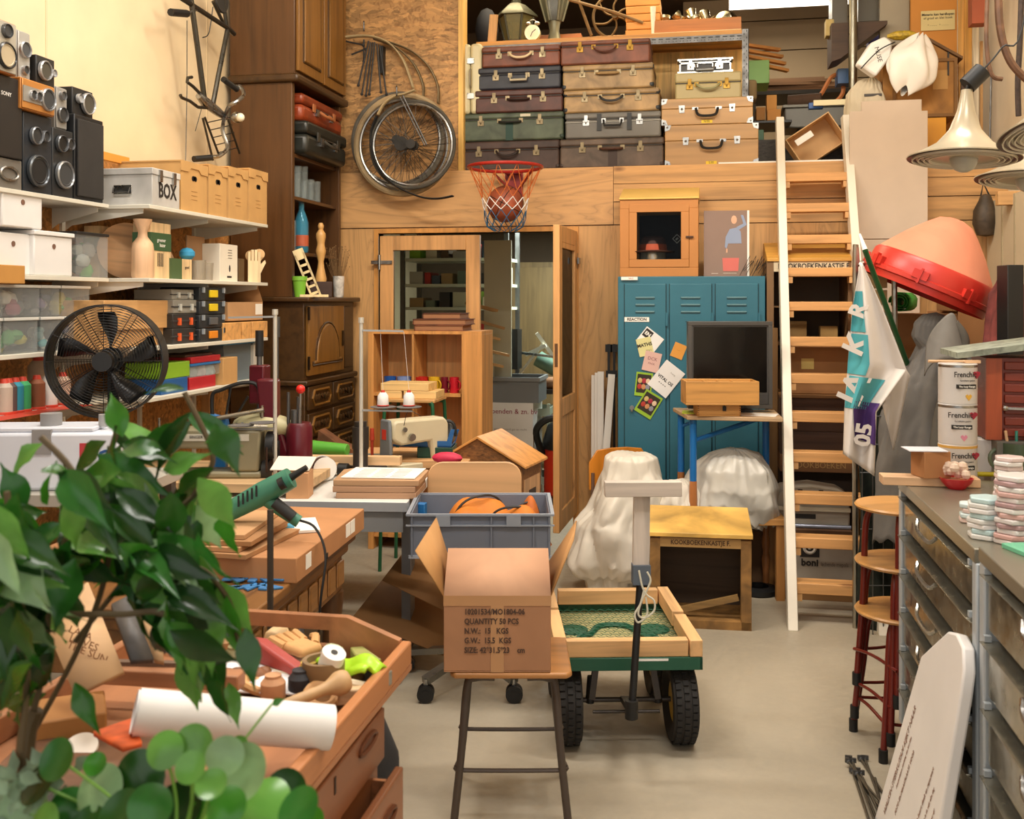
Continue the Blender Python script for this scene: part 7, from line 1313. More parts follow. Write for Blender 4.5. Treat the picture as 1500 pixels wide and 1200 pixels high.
# ================= upper corner clutter on the loft
Yc = 6.85
hb('yellow_crate', M('d8941c', .5), 'yellow plastic bottle crate under the brown bird house', 'crate', 1350, 225, 1386, 172, Yc, .3, z0=LZ)
p0 = at(1293, 170, Yc); z0 = at(1350, 172, Yc).z; x1 = at(1402, 170, Yc).x; w = (x1 - p0.x) / 2; h = at(1350, 72, Yc).z - z0
t = T('bird_house', 'large weathered brown bird house on the yellow crate', 'bird house', ((p0.x + x1) / 2, Yc, z0)); BH = M('a87434', .7, k='old', s=.3)
B().ext([(-w, 0), (w, 0), (w, h * .85), (w * .1, h * 1.15), (-w, h)], 0, .4).o('walls', BH, t); B().ext([(w * .1, h * 1.15), (w + .03, h * .82), (w + .03, h * .86), (w * .1, h * 1.2), (-w - .02, h), (-w - .02, h * .96)], -.02, .42).o('roof', M('6a4a28', .7, k='wood'), t); B().frame(-w + .06, w, 0, h * .85, .02, -.012, 0).o('frame_strips', M('7a5426', .7), t); B().box(w * .35, w * .75, -.004, 0, h * .4, h * .68).o('name_plate', M('b88a48', .6), t); B().box(w * .74, w * .78, -.01, 0, h * .6, h * .95).o('hook', DK, t)
bx('loft_carton', M('9a7040', .8, k='card'), 'brown carton hidden behind the white board on the loft', 'box', at(1262, 200, 6.9).x, at(1345, 200, 6.9).x, 6.92, 7.2, LZ, z0 - .002)
# white sack + paper with pen marks + white plastic bag
drape('cream paper sack with taped seam beside the bird house', 'paper_sack', at(1268, 165, 6.84).x, 6.9, at(1268, 168, 6.84).z - .04, [(.11, 0, 0), (.11, .1, 0), (.1, .18, 0), (.07, .24, .02), (.04, .27, .03), (0, .28, .03)], M('c8baa0', .8), 6, .05, 5)
hb('measuring_strip', M('3a3430', .5), 'short dark printed measuring strip across the sack', 'strip', 1266, 141, 1292, 137, 6.78, .005)
c = at(1283, 82, 6.75); t = T('marked_bottle', 'white plastic bottle lying tilted with black handwriting', 'bottle', c, rot=(0, rad(35), .2)); B().ext([(-.07, -.12), (.07, -.12), (.075, .04), (.03, .12), (-.03, .12), (-.075, .04)], -.04, .04).o('body', WHT, t, bev=.015); txt('MUSE', (0, -.041, .0), .04, INK, t, rot=(pi / 2, rad(40), 0)); B().tube(crv([(-.04, -.05, -.14), (-.02, -.09, 0), (.04, -.05, .12)]), .004, 6).o('black_strap', BLK, t)
c = at(1338, 88, 6.7)
b = B(); r2 = random.Random(9)
def fb(u, v):
    a = 2 * pi * u; r = .13 * sin(pi * min(1, v * .93 + .05)) ** .7 * (1 + .12 * sin(5 * a + 4 * v) + .1 * sin(9 * v + 2 * a)); return (r * cos(a) * 1.15 - .1 * (1 - v) * 0, r * sin(a) * .6, -.2 + .34 * v + .03 * sin(3 * a))
b.grid(fb, 60, 24, cu=True); one(b, 'white_plastic_bag', M('ece4d8', .5), 'crumpled white plastic bag hanging over the bird house', 'bag', loc=(c.x, 6.68, c.z), rot=(0, .3, 0))
one(B().sph((0, 0, 0), .06, 10, (1.6, .7, .5)), 'yellow_black_strap', M('b89a2c', .6, k='old', s=3), 'yellow and black striped strap on top of the bag', 'strap', loc=at(1322, 52, 6.75))
t5_ = hb('orange_board', M('c88430', .6), 'orange board with printed notice above the bird house', 'board', 1334, 150, 1402, -20, 7.15, .03, z0=LZ)[0]
x0, x1, z0, z1 = RY(1350, 43, 1400, 14, 7.12); t = T('printed_notice', 'cream printed notice fixed on the orange board', 'notice', ((x0 + x1) / 2, 7.14, z0)); w = (x1 - x0) / 2; h = z1 - z0; B().box(-w, w, 0, .004, 0, h).o('sheet', M('d8c488', .6), t); txt('Materie kan hardlopen', (0, -.001, h * .8), .022, INK, t, bold=.0005); txt('of graaf en klei boek', (0, -.001, h * .62), .022, INK, t); txt('* - - - -   * - - - -', (0, -.001, h * .25), .02, M('7a6a4a', .7), t)
for i, (a_, b2, yt, c_, l) in enumerate(((1404, 1412, 0, 'd9a04c', 'wide pine plank'), (1413, 1424, 0, 'c9903c', 'orange plank'), (1426, 1434, 40, 'e0d0b0', 'pale plank'), (1436, 1440, 60, 'b88a50', 'thin batten'))): hb('upright_plank', M(c_, .5, k='wood', a='z'), '%s standing in the corner behind the lamps' % l, 'plank', a_, 200, b2, yt - 30 if yt == 0 else yt, 7.0 - .03 * i, .02, z0=LZ)
hb('dark_plank', M('4a3422', .6, k='wood', a='z'), 'dark board leaning behind the upper lamp', 'plank', 1408, 235, 1420, 118, 6.85, .02, z0=LZ)
hb('brick_red_box', M('9a4a28', .6), 'brick red box at the top beside the leather straps', 'box', 1424, 34, 1447, -20, 6.6, .1)
hb('grey_door_board', M('a89c84', .6), 'tall grey beige cabinet door at the top beside the steel pole', 'panel', 1289, 70, 1332, -30, 7.3, .05, z0=LZ)
hb('grey_plastic_case', M('6a6456', .5), 'grey plastic case on the tilted brown shelf', 'case', 1257, 31, 1290, -20, 7.5, .2)
hb('grey_metal_box', M('5c564a', .5), 'dark grey metal box at the top beyond the ladder', 'box', 1219, 44, 1242, -20, 7.3, .2)
one(B().ext([(0, 0), (.36, 0), (.36, -.02), (.06, -.24), (0, -.26)], 0, .25), 'brown_shelf', M('4a3422', .6, k='wood'), 'dark brown angled shelf board beyond the ladder', 'shelf', loc=at(1218, 34, 7.2))
p = at(1251, 100, 7.1); one(B().cyl((0, 0, LZ), (0, 0, 4.2), .028), 'steel_pole', M('8a8678', .35, 1, 'metal'), 'upright steel pole beyond the ladder', 'pole', loc=(p.x, 7.15, 0)).visible_camera = True
hb('blue_crate', M('1c4a78', .4), 'blue plastic crate behind the steel pole', 'crate', 1227, 122, 1250, 100, 7.4, .15); hb('purple_box', M('3a3a7a', .4), 'purple box behind the steel pole', 'box', 1272, 68, 1288, 48, 7.6, .1)
hb('pale_bundle', M('c8b070', .7), 'bundle of pale cards beside the dark grey metal box', 'bundle', 1210, 52, 1222, 28, 7.3, .1)
# leather straps and chains at top
St = M('6a4a34', .55, k='old')
for pts, l, r in (([(1462, -30), (1465, 40), (1480, 90), (1510, 122)], 'wide brown leather strap looping at the picture edge', .016), ([(1447, -20), (1445, 60), (1452, 108), (1468, 116)], 'narrow tan leather loop beside the wide strap', .009)): one(B().tube(crv([P3(x, y, 4.2) for x, y in pts]), r, 8), 'leather_strap', St, l, 'strap')
one(B().tube(crv([P3(1497, -30, 4.3), P3(1494, 60, 4.3), P3(1491, 120, 4.3), P3(1492, 170, 4.3)]), .012, 8), 'twisted_rope', M('3a2c24', .8, k='old', s=3), 'dark twisted rope hanging behind the lamps', 'rope')
one(B().tube([P3(1452, 110, 6.4), P3(1450, 205, 6.4)], .006, 6), 'thin_chain', STL, 'thin steel chain hanging in the corner', 'chain')
# pendant lamps
def lamp(label, px, py, wpx, tt, tilt, top):
    c = P3(px, py, tt); R = wpx * tt / 3000; t = T('trumpet_lamp', label, 'lamp', (c.x, c.y, c.z), rot=(rad(tilt[0]), rad(tilt[1]), 0)); EN = M('b5a88e', .3, .2)
    B().lathe([(R, -.004), (R, 0), (R * .8, .015), (R * .5, .045), (R * .28, .09), (R * .16, .15), (R * .11, .2), (R * .1, .22), (0, .22)], 40).o('shade', EN, t)
    for k, rr in enumerate((.985, .88, .78, .69)): B().lathe([(R * rr, -.006), (R * (rr - .075), -.004 + .001 * k)], 40, cap=False).o('shade_band', M('4a2418', .4), t); B().lathe([(R * (rr - .078), -.011), (R * (rr - .1), -.011), (R * (rr - .1), -.004), (R * (rr - .078), -.004)], 40, cap=False).o('shade_ring', M('e0d6c0', .4), t)
    B().lathe([(R * .62, -.003), (R * .3, .03), (R * .1, .06)], 40, cap=False).o('reflector', M('8f8c84', .4), t)
    B().sph((0, 0, -.005), R * .25, 20).o('bulb', M('a8a498', .3), t)
    B().cyl((0, 0, .22), (.005, 0, .24), .006).o('stem', DK, t); s_ = B().cyl((.0, 0, .235), (.045, 0, .285), .03, .03, 18).o('socket_cover', BLK, t)
    B().tube(crv([(.045, 0, .285), (.1, 0, .36), (.17, .0, .5), (.22, 0, top)]), .003, 6).o('cord', BLK, t); return t
lamp('enamel trumpet lamp with globe bulb, lowest hung in full view', 1412, 231, 158, 3.3, (-3, 3), 1.6)
lamp('trumpet lamp cut by the picture edge, upper one', 1548, 190, 165, 2.8, (-14, -8), 1.6); lamp('trumpet lamp cut by the picture edge, lower one', 1508, 262, 150, 3.7, (-4, 4), 1.6)
# ================= flag
t = T('flag', 'white flag with teal and purple lettering on a green pole', 'flag', (0, 0, 0)); tt = 4.5
A, Bp, Cp = P3(1259, 343, tt + .02), P3(1267, 366, tt), P3(1336, 552, tt + .4)
dr = (Cp - Bp).normalized(); B().cyl(Bp, Bp + dr * 1.3, .012).o('pole', M('1f5c30', .35), t); B().cyl(A, Bp, .006, .012).o('pole_tip', WHT, t)
FW = M('dcd4cc', .8); TE = M('4aa0a8', .8); PU = M('4a2c6a', .8)
outline = lambda v: ([(1260, 385), (1249, 450), (1242, 530), (1237, 600), (1235, 665)], [(1263, 385), (1292, 450), (1328, 542), (1284, 604), (1281, 698)])
def fl(u, v, off=0):
    L_, R2 = outline(0); k = v * 4; i = min(3, int(k)); f = k - i; a = [L_[i][j] * (1 - f) + L_[i + 1][j] * f for j in (0, 1)]; b2 = [R2[i][j] * (1 - f) + R2[i + 1][j] * f for j in (0, 1)]
    px, py = a[0] * (1 - u) + b2[0] * u, a[1] * (1 - u) + b2[1] * u; return P3(px, py, tt + .03 * sin(u * 9 + v * 3) * min(1, v * 3) - off - .02)
B().grid(lambda u, v: fl(u, v), 24, 40).o('cloth', FW, t, solid=.002)
def patch(nm_, u0, u1, v0, v1, m, sk=0): B().grid(lambda u, v: fl(min(1, max(0, u0 + (u1 - u0) * u + sk * (v - .5))), v0 + (v1 - v0) * v, .006), 12, 12).o(nm_, m, t)
patch('teal_stripe', .0, .36, .16, .36, TE); patch('teal_band', .0, .38, .37, .56, TE, -.05); patch('teal_block', .0, .7, .57, .74, TE, -.1); patch('purple_field', .3, .98, .7, .88, PU, .1)
def ft(s_, px, py, sz, m, rt): q = P3(px, py, tt - .045); o_ = txt(s_, q, sz, m, t, rot=(pi / 2, rad(rt), TH), bold=.004)
ft('R', 1258, 455, .1, FW, -70); ft('K', 1254, 505, .13, FW, -65); ft('IA', 1252, 570, .15, FW, -65); ft('05', 1266, 637, .1, FW, -80)
B().grid(lambda u, v: P3(1283 + 50 * u - 30 * v * u + 6 * v, 470 + 80 * u + 110 * v, tt + .06 + .02 * sin(u * 8)), 12, 12).o('rear_fold', M('d0c8c0', .8), t, solid=.002)
# ================= grey coat
c = P3(1365, 560, 4.78); r2 = random.Random(2)
prof = [(.21, -.62, .0), (.21, -.4, .0), (.19, -.1, .0), (.17, .15, .0), (.12, .28, .0), (.07, .4, .03), (.05, .46, .03), (0, .475, .03)]
prof = [(.22, -.62, -.03), (.21, -.4, -.02), (.2, -.1, .0), (.185, .1, .02), (.15, .2, .04), (.1, .28, .04), (.085, .33, .0), (.075, .39, .0), (.05, .43, .01), (0, .445, .02)]
drape('long grey hooded coat hanging at the end of the cabinets', 'grey_coat', c.x, c.y, c.z - .17, [(p_[0], p_[1] + .05, p_[2]) for p_ in prof], M('6f6b66', .9, k='cloth'), 12, .1, 5, sq=(1, .6), wr=.2)['category'] = 'coat'
one(B().grid(lambda u, v: (.1 * cos(pi * u) * (1 - .3 * v), -.08 * sin(pi * u) * (1 - .2 * v) + .04 * v, .17 * sin(pi * min(1, u * .95 + .03)) * (.6 + .4 * v) - .12 * (1 - v) + .012 * sin(9 * u + 5 * v)), 26, 14), 'coat_hood', M('7a7670', .9, k='cloth'), 'grey folded hood standing up above the coat', 'hood', loc=P3(1385, 515, 4.6), rz=.3, solid=.004)
one(B().tube(crv([P3(1395, 475, 4.6), P3(1410, 500, 4.6), P3(1400, 540, 4.6), P3(1380, 600, 4.6), P3(1370, 660, 4.6)]), [.03 + .0 * i for i in range(25)], 10), 'coat_sleeve', M('5f5a52', .9, k='cloth'), 'grey sleeve hanging down over the front of the coat', 'sleeve')
# ================= red stools stack
SR = M('6a2018', .3); c = V((.695, 3.88, 0)); base = None
def rstool(z0, label, rz, s=1):
    t = T('bar_stool', label, 'stool', (c.x, c.y, z0), rz=rz, group=None); h = .49; r = .135 * s
    B().lathe([(r * .6, h - .016), (r * .97, h - .014), (r, h - .006), (r * .97, h), (r * .6, h), (0, h - .004)], 36).o('seat', M('c08c4e', .35, k='wood', s=.5), t)
    B().lathe([(r * .8, h - .03), (r * .85, h - .03), (r * .85, h - .016), (r * .8, h - .016)], 30).o('under_ring', SR, t)
    return t
hts = (.489, .666, .867)
for i, (h, l) in enumerate(zip(hts, ('lowest red legged stool of the nested stack', 'middle red legged stool of the nested stack', 'topmost red legged stool with round plywood seat'))):
    z0 = 0 if i == 0 else h - .49 ; hh = h if i == 0 else .49
    t = T('bar_stool', l, 'stool', (c.x, c.y, 0), rz=.25 + .12 * i); r = .168; low = 0 if i == 0 else (.06, .19)[i - 1]
    B().lathe([(r * .6, h - .016), (r * .97, h - .014), (r, h - .006), (r * .97, h), (r * .6, h), (0, h - .002)], 36).o('seat', M('c08c4e', .35, k='wood', s=.5), t)
    for k in range(4):
        a = pi / 4 + k * pi / 2; u = (cos(a), sin(a)); top_r, bot_r = .115, .185 - .012 * i
        l_ = B().tube(crv([(u[0] * .03, u[1] * .03, h - .028), (u[0] * .07, u[1] * .07, h - .03), (u[0] * (top_r + .01), u[1] * (top_r + .01), h - .06), (u[0] * (top_r + bot_r) / 2, u[1] * (top_r + bot_r) / 2, (h + low) / 2), (u[0] * bot_r, u[1] * bot_r, low + .02)]), .0115, 10).o('leg', SR, t); B().cyl((u[0] * bot_r, u[1] * bot_r, low), (u[0] * bot_r, u[1] * bot_r, low + .045), .016).o('rubber_foot', BLK, l_)
    for k in range(4):
        a, a2 = pi / 4 + k * pi / 2, pi / 4 + (k + 1) * pi / 2; rr = .17; z = low + .13; am = (a + a2) / 2; B().tube(crv([(rr * cos(a), rr * sin(a), z), (rr * .75 * cos(am) , rr * .75 * sin(am), z + (.015 if k % 2 else -.01)), (rr * cos(a2), rr * sin(a2), z)]), .006, 8).o('footrest_ring', SR, t)
# ================= drawer cabinets
FX = .655; PG = M('b4bcc2', .4, .2); FR = M('a5a090', .18, .8, 'metal')
def dcab(label, y0, y1, zt_, n, grp=None):
    t = T('drawer_cabinet', label, 'cabinet', (FX, (y0 + y1) / 2, 0), rz=-pi / 2); w = (y1 - y0) / 2
    B().box(-w + .01, w - .01, .03, RW - FX - .02, .17, zt_ - .04).o('carcass', M('3c3a36', .5), t); B().box(-w, w, -.015, RW - FX - .02, zt_ - .035, zt_).o('top_plate', M('8f8878', .3, .5), t, bev=.003)
    for x in (-w + .015, w - .015): B().box(x - .02, x + .02, -.012, .03, .17, zt_ - .035).o('corner_post', PG, t, bev=.005); B().cyl((x, .02, 0), (x, .02, .18), .015).o('foot', DK, t)
    hh = (zt_ - .22) / n
    for i in range(n):
        z0 = .18 + i * hh; d = B().ext([(-.004, z0 + .014), (-.004, z0 + hh - .03), (-.022, z0 + hh - .018), (-.026, z0 + hh - .014), (.02, z0 + hh - .012), (.02, z0 + .014)], -w + .045, w - .045, 'yz').o('drawer', FR, t, bev=.002)
        B().tube(crv([(-w * .25, -.024, z0 + hh - .022), (-w * .15, -.034, z0 + hh - .045), (w * .15, -.034, z0 + hh - .045), (w * .25, -.024, z0 + hh - .022)]), .006, 6).o('handle', CHR, d)
        for x in (-w + .045, w - .06): B().box(x, x + .015, -.016, .0, z0 + hh - .012, z0 + hh + .002).o('runner', PG, d)
    return t
ZC1, ZC2 = .995, 1.01
dcab('steel drawer cabinet beside the nested stools', 2.66, 3.67, ZC1, 6); dcab('nearer steel drawer cabinet behind the white leaning board', 1.6, 2.62, ZC2, 5)
# on the cabinets
def oc_(px, py, z=ZC1): return on(px, py, z)
p = oc_(1340, 708, ZC1); one(B().box(-.16, .14, -.04, .04, 0, .028), 'pale_plank', M('d8b088', .6, k='wood'), 'short pale plank jutting out over the cabinet end', 'plank', loc=(p.x + .05, p.y - .02, ZC1 + .001), rz=0, bev=.002)
p = oc_(1366, 700, ZC1 + .03); t = T('small_brown_box', 'small brown cardboard box with a printed card on the cabinet end', 'box', (p.x, p.y + .03, ZC1 + .03), rz=.3); B().box(-.045, .045, -.045, .045, 0, .085).o('body', M('a87448', .8, k='card'), t, bev=.002); one(B().box(-.07, .05, -.05, .05, 0, .003), 'printed_card', M('dcdce4', .6), 'white and blue printed card on the small brown box', 'card', loc=(p.x - .01, p.y + .03, ZC1 + .1165), rz=.1)
p = oc_(1408, 704); PINK = M('c8a098', .5)
zc = ZC1 + .001; r = .062
for i, (l, hc) in enumerate((('bottom paint can of the white stack', 'a81c3c'), ('middle paint can with pink heart in the white stack', 'd88aa0'), ('topmost paint can with gold heart in the white stack', 'd8a83c'))):
    h = (.118, .135, .135)[i]; t = T('paint_can', l, 'paint can', (p.x, p.y + .05, zc), rz=TH + (.0, -.15, .1)[i]); B().lathe([(r * .98, 0), (r, .004), (r, h - .006), (r * 1.02, h - .003), (r * .98, h)], 36).o('can_body', M('dcd8d4', .35), t); B().lathe([(r * 1.01, h - .012), (r * 1.015, h - .002), (r * .9, h), (r * .85, h - .006), (0, h - .006)], 36, cap=False).o('rim', CHR if i else M('d8a850', .4), t)
    def cyl_txt(s_, z, sz, m, x=0, bold=0, sx=1): txt(s_, (x, -r - .0015, z), sz, m, t, bold=bold, sx=sx)
    cyl_txt('Frenchic', h - .035, .026, INK, -.008, .0003, .9); b = B(); b.ext([(0, -.014), (.012, .0), (.012, .007), (.006, .01), (0, .005), (-.006, .01), (-.012, .007), (-.012, 0)], -r - .003, -r + .02); b.o('heart_emblem', M('9a1c30', .5), t, loc=(.036, .008, h - .035))
    cyl_txt('furniture paint', h - .055, .009, INK); B().box(-.034, .03, -r - .001, -r + .012, h - .082, h - .068).o('black_label', BLK, t); cyl_txt('The Lazy Range', h - .075, .009, WHT, -.002, .0002); b = B(); b.ext([(0, -.012), (.01, .0), (.01, .006), (.005, .009), (0, .004), (-.005, .009), (-.01, .006), (-.01, 0)], -r - .002, -r + .01); b.o('lower_heart', M(hc, .5), t, loc=(0.004, 0, .025))
    zc += h + .001
    if i: one(B().cyl((-.1, 0, .006), (.02, 0, .006), .005, .004).box(.02, .07, -.012, .012, 0, .01), 'paint_brush', M(('', 'b88050', 'd8b088')[i], .5), 'thin brush lying on the %s paint can' % ('', 'middle', 'topmost')[i], 'brush', loc=(p.x - .0, p.y + .04, zc), rz=TH - .05) if i == 2 else None
    if i == 1: zc += .0
p = oc_(1401, 716); t = T('red_bowl', 'small red bowl heaped with pale crumpled ribbon', 'bowl', (p.x, p.y, ZC1)); B().lathe([(.025, 0), (.045, .02), (.052, .035), (.049, .035), (.04, .02), (0, .006)], 24).o('bowl', M('c0242c', .35), t); b = B(); r2 = random.Random(3); [b.sph((r2.uniform(-.03, .03), r2.uniform(-.03, .03), .045 + r2.random() * .03), .016, 7) for _ in range(14)]; b.o('ribbon', M('e0c8b4', .7), t); 
for i, (px, py, n, wd, cs, l) in enumerate(((1437, 788, 8, .047, ['d8d6d0', 'b8d0d0', 'e0dcd8'], 'shorter stack'), (1478, 796, 13, .052, ['d8d0cc', 'd0a8a0', 'e0dcd8', 'b09090'], 'taller stack'), (1420, 765, 4, .038, ['d8c0b8', 'c8d8d8'], 'low stack'), (1470, 740, 11, .044, ['dcc8c4', 'e0dcd8'], 'rear stack'))):
    p = oc_(px, py); z = ZC1 + .001
    for k in range(n):
        a0 = rnd.uniform(0, .5); one(B().ext([(wd * cos(a0 + j * pi / 3), wd * sin(a0 + j * pi / 3)) for j in range(6)], 0, .0125, 'xy'), 'hexagon_tile', M(cs[k % len(cs)], .35), 'pastel hexagonal tile in the %s on the steel cabinet' % l, 'tile', 'hexagonal tiles, %s' % l, loc=(p.x + wd * .3 + rnd.uniform(-.004, .004), p.y + rnd.uniform(-.004, .004), z), bev=.003); z += .0131
p = oc_(1462, 700); one(B().box(-.06, .06, -.04, .04, 0, .12), 'white_box', M('dcd8d4', .5), 'white box behind the tile stacks beside the green mug', 'box', loc=(p.x, p.y + .1, ZC1), rz=-.4, bev=.003)
p = oc_(1482, 700); t = T('green_mug', 'dark green ceramic mug with brushes behind the tile stacks', 'mug', (p.x + .02, p.y, ZC1 + .0)); B().lathe([(.045, 0), (.055, .03), (.055, .12), (.051, .12), (.05, .03), (0, .008)], 28).o('body', M('4a5a44', .25), t); B().tube(arc((-.055, 0, .065), .035, pi / 2, 3 * pi / 2, 10), .007, 8).o('handle', M('6a7860', .25), t)
for k in range(3): one(B().cyl((0, 0, .02), (.02 * (k - 1), 0, .16), .005), 'brush_in_mug', M(('d8b088', '3a8a7a', 'b03a30')[k], .5), '%s brush handle standing in the green mug' % ('tan', 'teal', 'red')[k], 'brush', loc=(p.x + .015 * k, p.y, ZC1 + .0))
p = oc_(1446, 700); one(B().cyl((-.07, 0, .012), (.05, 0, .012), .008), 'yellow_pen', M('c8b820', .4), 'yellow marker pen lying before the green mug', 'pen', loc=(p.x, p.y + .0, ZC1), rz=.1)
p = oc_(1493, 812, ZC2); one(B().box(-.03, .08, -.05, .05, 0, .012), 'mint_tile', M('6ab894', .4), 'mint green tile lying on the nearer cabinet', 'tile', loc=(p.x + .02, p.y + .02, ZC2), rz=.3, bev=.002)
p = V((1.05, 3.87, 0)); one(B().box(-.18, .18, -.14, .16, 0, 1.12), 'grey_carton', M('6a665e', .6), 'tall grey box behind the cabinet under the mahogany model house', 'box', loc=(p.x + .1, p.y, 0), bev=.003)
t = T('mahogany_house', 'mahogany slatted model house with grey roof on the cabinet', 'model house', (p.x + .1, p.y, 1.121), rz=-.05); MH = M('7a2c18', .4, k='wood')
B().box(-.2, .2, -.1, .14, 0, .28).o('walls', MH, t); 
for k in range(7): B().box(-.14, .2, -.112, -.1, .012 + k * .038, .04 + k * .038).o('slat', MH, t, bev=.003)
B().box(-.2, -.15, -.118, -.1, 0, .28).o('corner_board', M('a84c24', .4, k='wood', a='z'), t); B().ext([(-.3, .28), (.26, .36), (.26, .385), (-.3, .3)], -.17, .18).o('roof', M('8c9486', .6, k='old', s=2), t); B().bar((-.14, -.12, .11), (-.07, -.12, .108), .008).sph((-.14, -.12, .11), .011, 8).sph((-.07, -.12, .108), .011, 8).o('wrench_handle', CHR, t)
# leaning white board
o = V((.505, 3.3, 0)); lean = math.atan2(.105, .75)
t = T('white_signboard', 'white board with printed lines leaning on the steel cabinet', 'sign', o, rot=(0, 0, -pi / 2))
# local x = toward the viewer(-Y world), local y = +X world
t.rotation_euler = (0, 0, -pi / 2)
pl = B().ext([(0, 0), (.27, .61), (.5, .755), (.58, .775), (.65, .765), (.685, .72), (.69, .66), (.66, 0)], -.0, .03).o('panel', M('e8e4e0', .4), t, bev=.006, rot=(-lean, 0, 0))
tl = T; g = bpy.data.objects
for i, (s_, x, z, sz, rt) in enumerate((('WALKIN STERKUTAM KIJKT NAAR', .21, .28, .028, -66), ('Amsterdamse stichting van het idee', .26, .3, .014, -66), ('FOTO EN MAAKPLAATS VOOR', .3, .26, .018, -66), ('De buurt deelt en repareert', .52, .33, .018, -66), ('Kom langs in de wijk elke dag', .56, .31, .014, -66), ('Open van tien tot vijf', .6, .29, .014, -66))): txt(s_, (x, -.0012, z), sz, M('8a6a5a', .6), pl, rot=(pi / 2, rad(rt), 0))
# rods on the floor
for i in range(9):
    a, b2 = on(1243 + 6 * (i % 5), 1112 + 9 * (i % 4), .008), on(1282 + 7 * i, 1230, .008); a.z = b2.z = .008 + .012 * (i % 2)
    t = T('thin_rod', 'thin grey steel rod in the bundle on the floor before the stools', 'rod', a, group='steel rods on the floor') ; B().cyl((0, 0, 0), b2 - a, .004).o('shaft', M('6a6458', .4, .8, 'metal'), t); B().sph((0, 0, 0), .009, 8).box(-.012, .012, -.004, .004, -.003, .012).o('end_fitting', STL, t)
one(B().cyl((0, 0, 0), on(1300, 1230, .01) - on(1282, 1140, .01), .004), 'single_rod', M('6a6458', .4, .8, 'metal'), 'short separate steel rod beside the bundle', 'rod', loc=on(1282, 1140, .01))
p = on(1345, 975, 0); one(B().lathe([(.06, 0), (.06, .01), (0, .012)], 20), 'white_cover_plate', WHT, 'white round lid lying on the floor behind the stools', 'lid', loc=(p.x, p.y + .1, 0), rot=(.1, 0, 0))
# ================= chest of drawers with tray near the viewer
CX = -.665; zc = .80; Yn, Yf_ = 1.28, 2.02
CW = M('8a5534', .35, k='wood', a='x', s=.5)
t = T('chest_of_drawers', 'reddish brown chest of drawers carrying the cluttered wooden tray', 'chest', (CX, (Yn + Yf_) / 2, 0), rz=pi / 2); w = (Yf_ - Yn) / 2
B().box(-w, w, .0, .62, .03, zc - .03).o('carcass', CW, t, bev=.003); B().box(-w - .01, w + .01, -.012, .63, zc - .03, zc).o('top_board', CW, t, bev=.004)
for i, (z0, z1, pull, pz) in enumerate(((.665, .768, 0, .74), (.4, .65, .04, .595), (.07, .385, 0, .25))):
    d = B().box(-w + .01, w - .01, -.018 - pull, -.0 - pull, z0, z1).box(-w + .03, w - .03, -pull, 0, z0 + .02, z0 + .03).o('drawer', CW, t, bev=.004)
    [B().box(u, u + .01, -pull - .001, .1, z0 + .02, z1 - .02).o('drawer_side', M('b0744a', .5, k='wood'), d) for u in (-w + .03, w - .04)]
    for x in (-.2, .25): B().tube([(x + .048 * cos(a), -.02 - pull, pz + .012 * sin(a)) for a in [2 * pi * k / 20 for k in range(20)]], .005, 6, True).box(x - .035, x + .035, -.0195 - pull, -.017 - pull, pz - .006, pz + .006).o('recessed_pull', M('5a3018', .4), d)
    B().box(.07, .078, -.0195 - pull, -.017 - pull, pz - .015, pz + .015).o('keyhole', M('2a1408', .5), d)
tz = zc; TW = M('a06c48', .45, k='wood', a='y', s=.5)
tx0, tx1, ty0, ty1 = -1.25, -.628, 1.33, 2.14
t = T('serving_tray', 'large reddish wooden serving tray with cut out handle on the chest', 'tray', ((tx0 + tx1) / 2, (ty0 + ty1) / 2, tz)); hx, hy = (tx1 - tx0) / 2, (ty1 - ty0) / 2
B().box(-hx, hx, -hy, hy, 0, .012).o('tray_bottom', TW, t); B().box(hx - .022, hx, -hy, hy, .012, .062).o('side_rim', M('b07448', .4, k='wood', a='y', s=.5), t, bev=.004); B().box(-hx, -hx + .022, -hy, hy, .012, .062).o('side_rim', TW, t, bev=.004)
B().box(-hx, -.13, hy - .02, hy, .012, .1).box(.13, hx - .022, hy - .02, hy, .012, .045).box(-.13, .13, hy - .02, hy, .012, .045).box(-.13, .13, hy - .02, hy, .08, .11).ext([(.13, .045), (.13, .11), (.17, .11), (hx - .022, .066), (hx - .022, .045)], hy - .02, hy).o('handle_rim', TW, t)
B().box(-hx, hx, -hy, -hy + .02, .012, .07).o('front_rim', TW, t)
def ti(px, py, z=.03): return on(px, py, tz + z)
# white paper roll in front
a, b2 = P3(200, 1043, 1.62), P3(485, 1066, 1.72); t = T('paper_roll', 'thick white roll of paper lying across the front of the tray', 'roll', a); d = b2 - a
B().tube([V((0, 0, 0)), d], [.036, .036], 32, cap=False).tube([V((0, 0, 0)), d], [.03, .03], 32, cap=False).tube([d * -.012, d * .02], [.033, .033], 28, cap=False).o('rolled_sheet', M('eeecea', .5), t); 
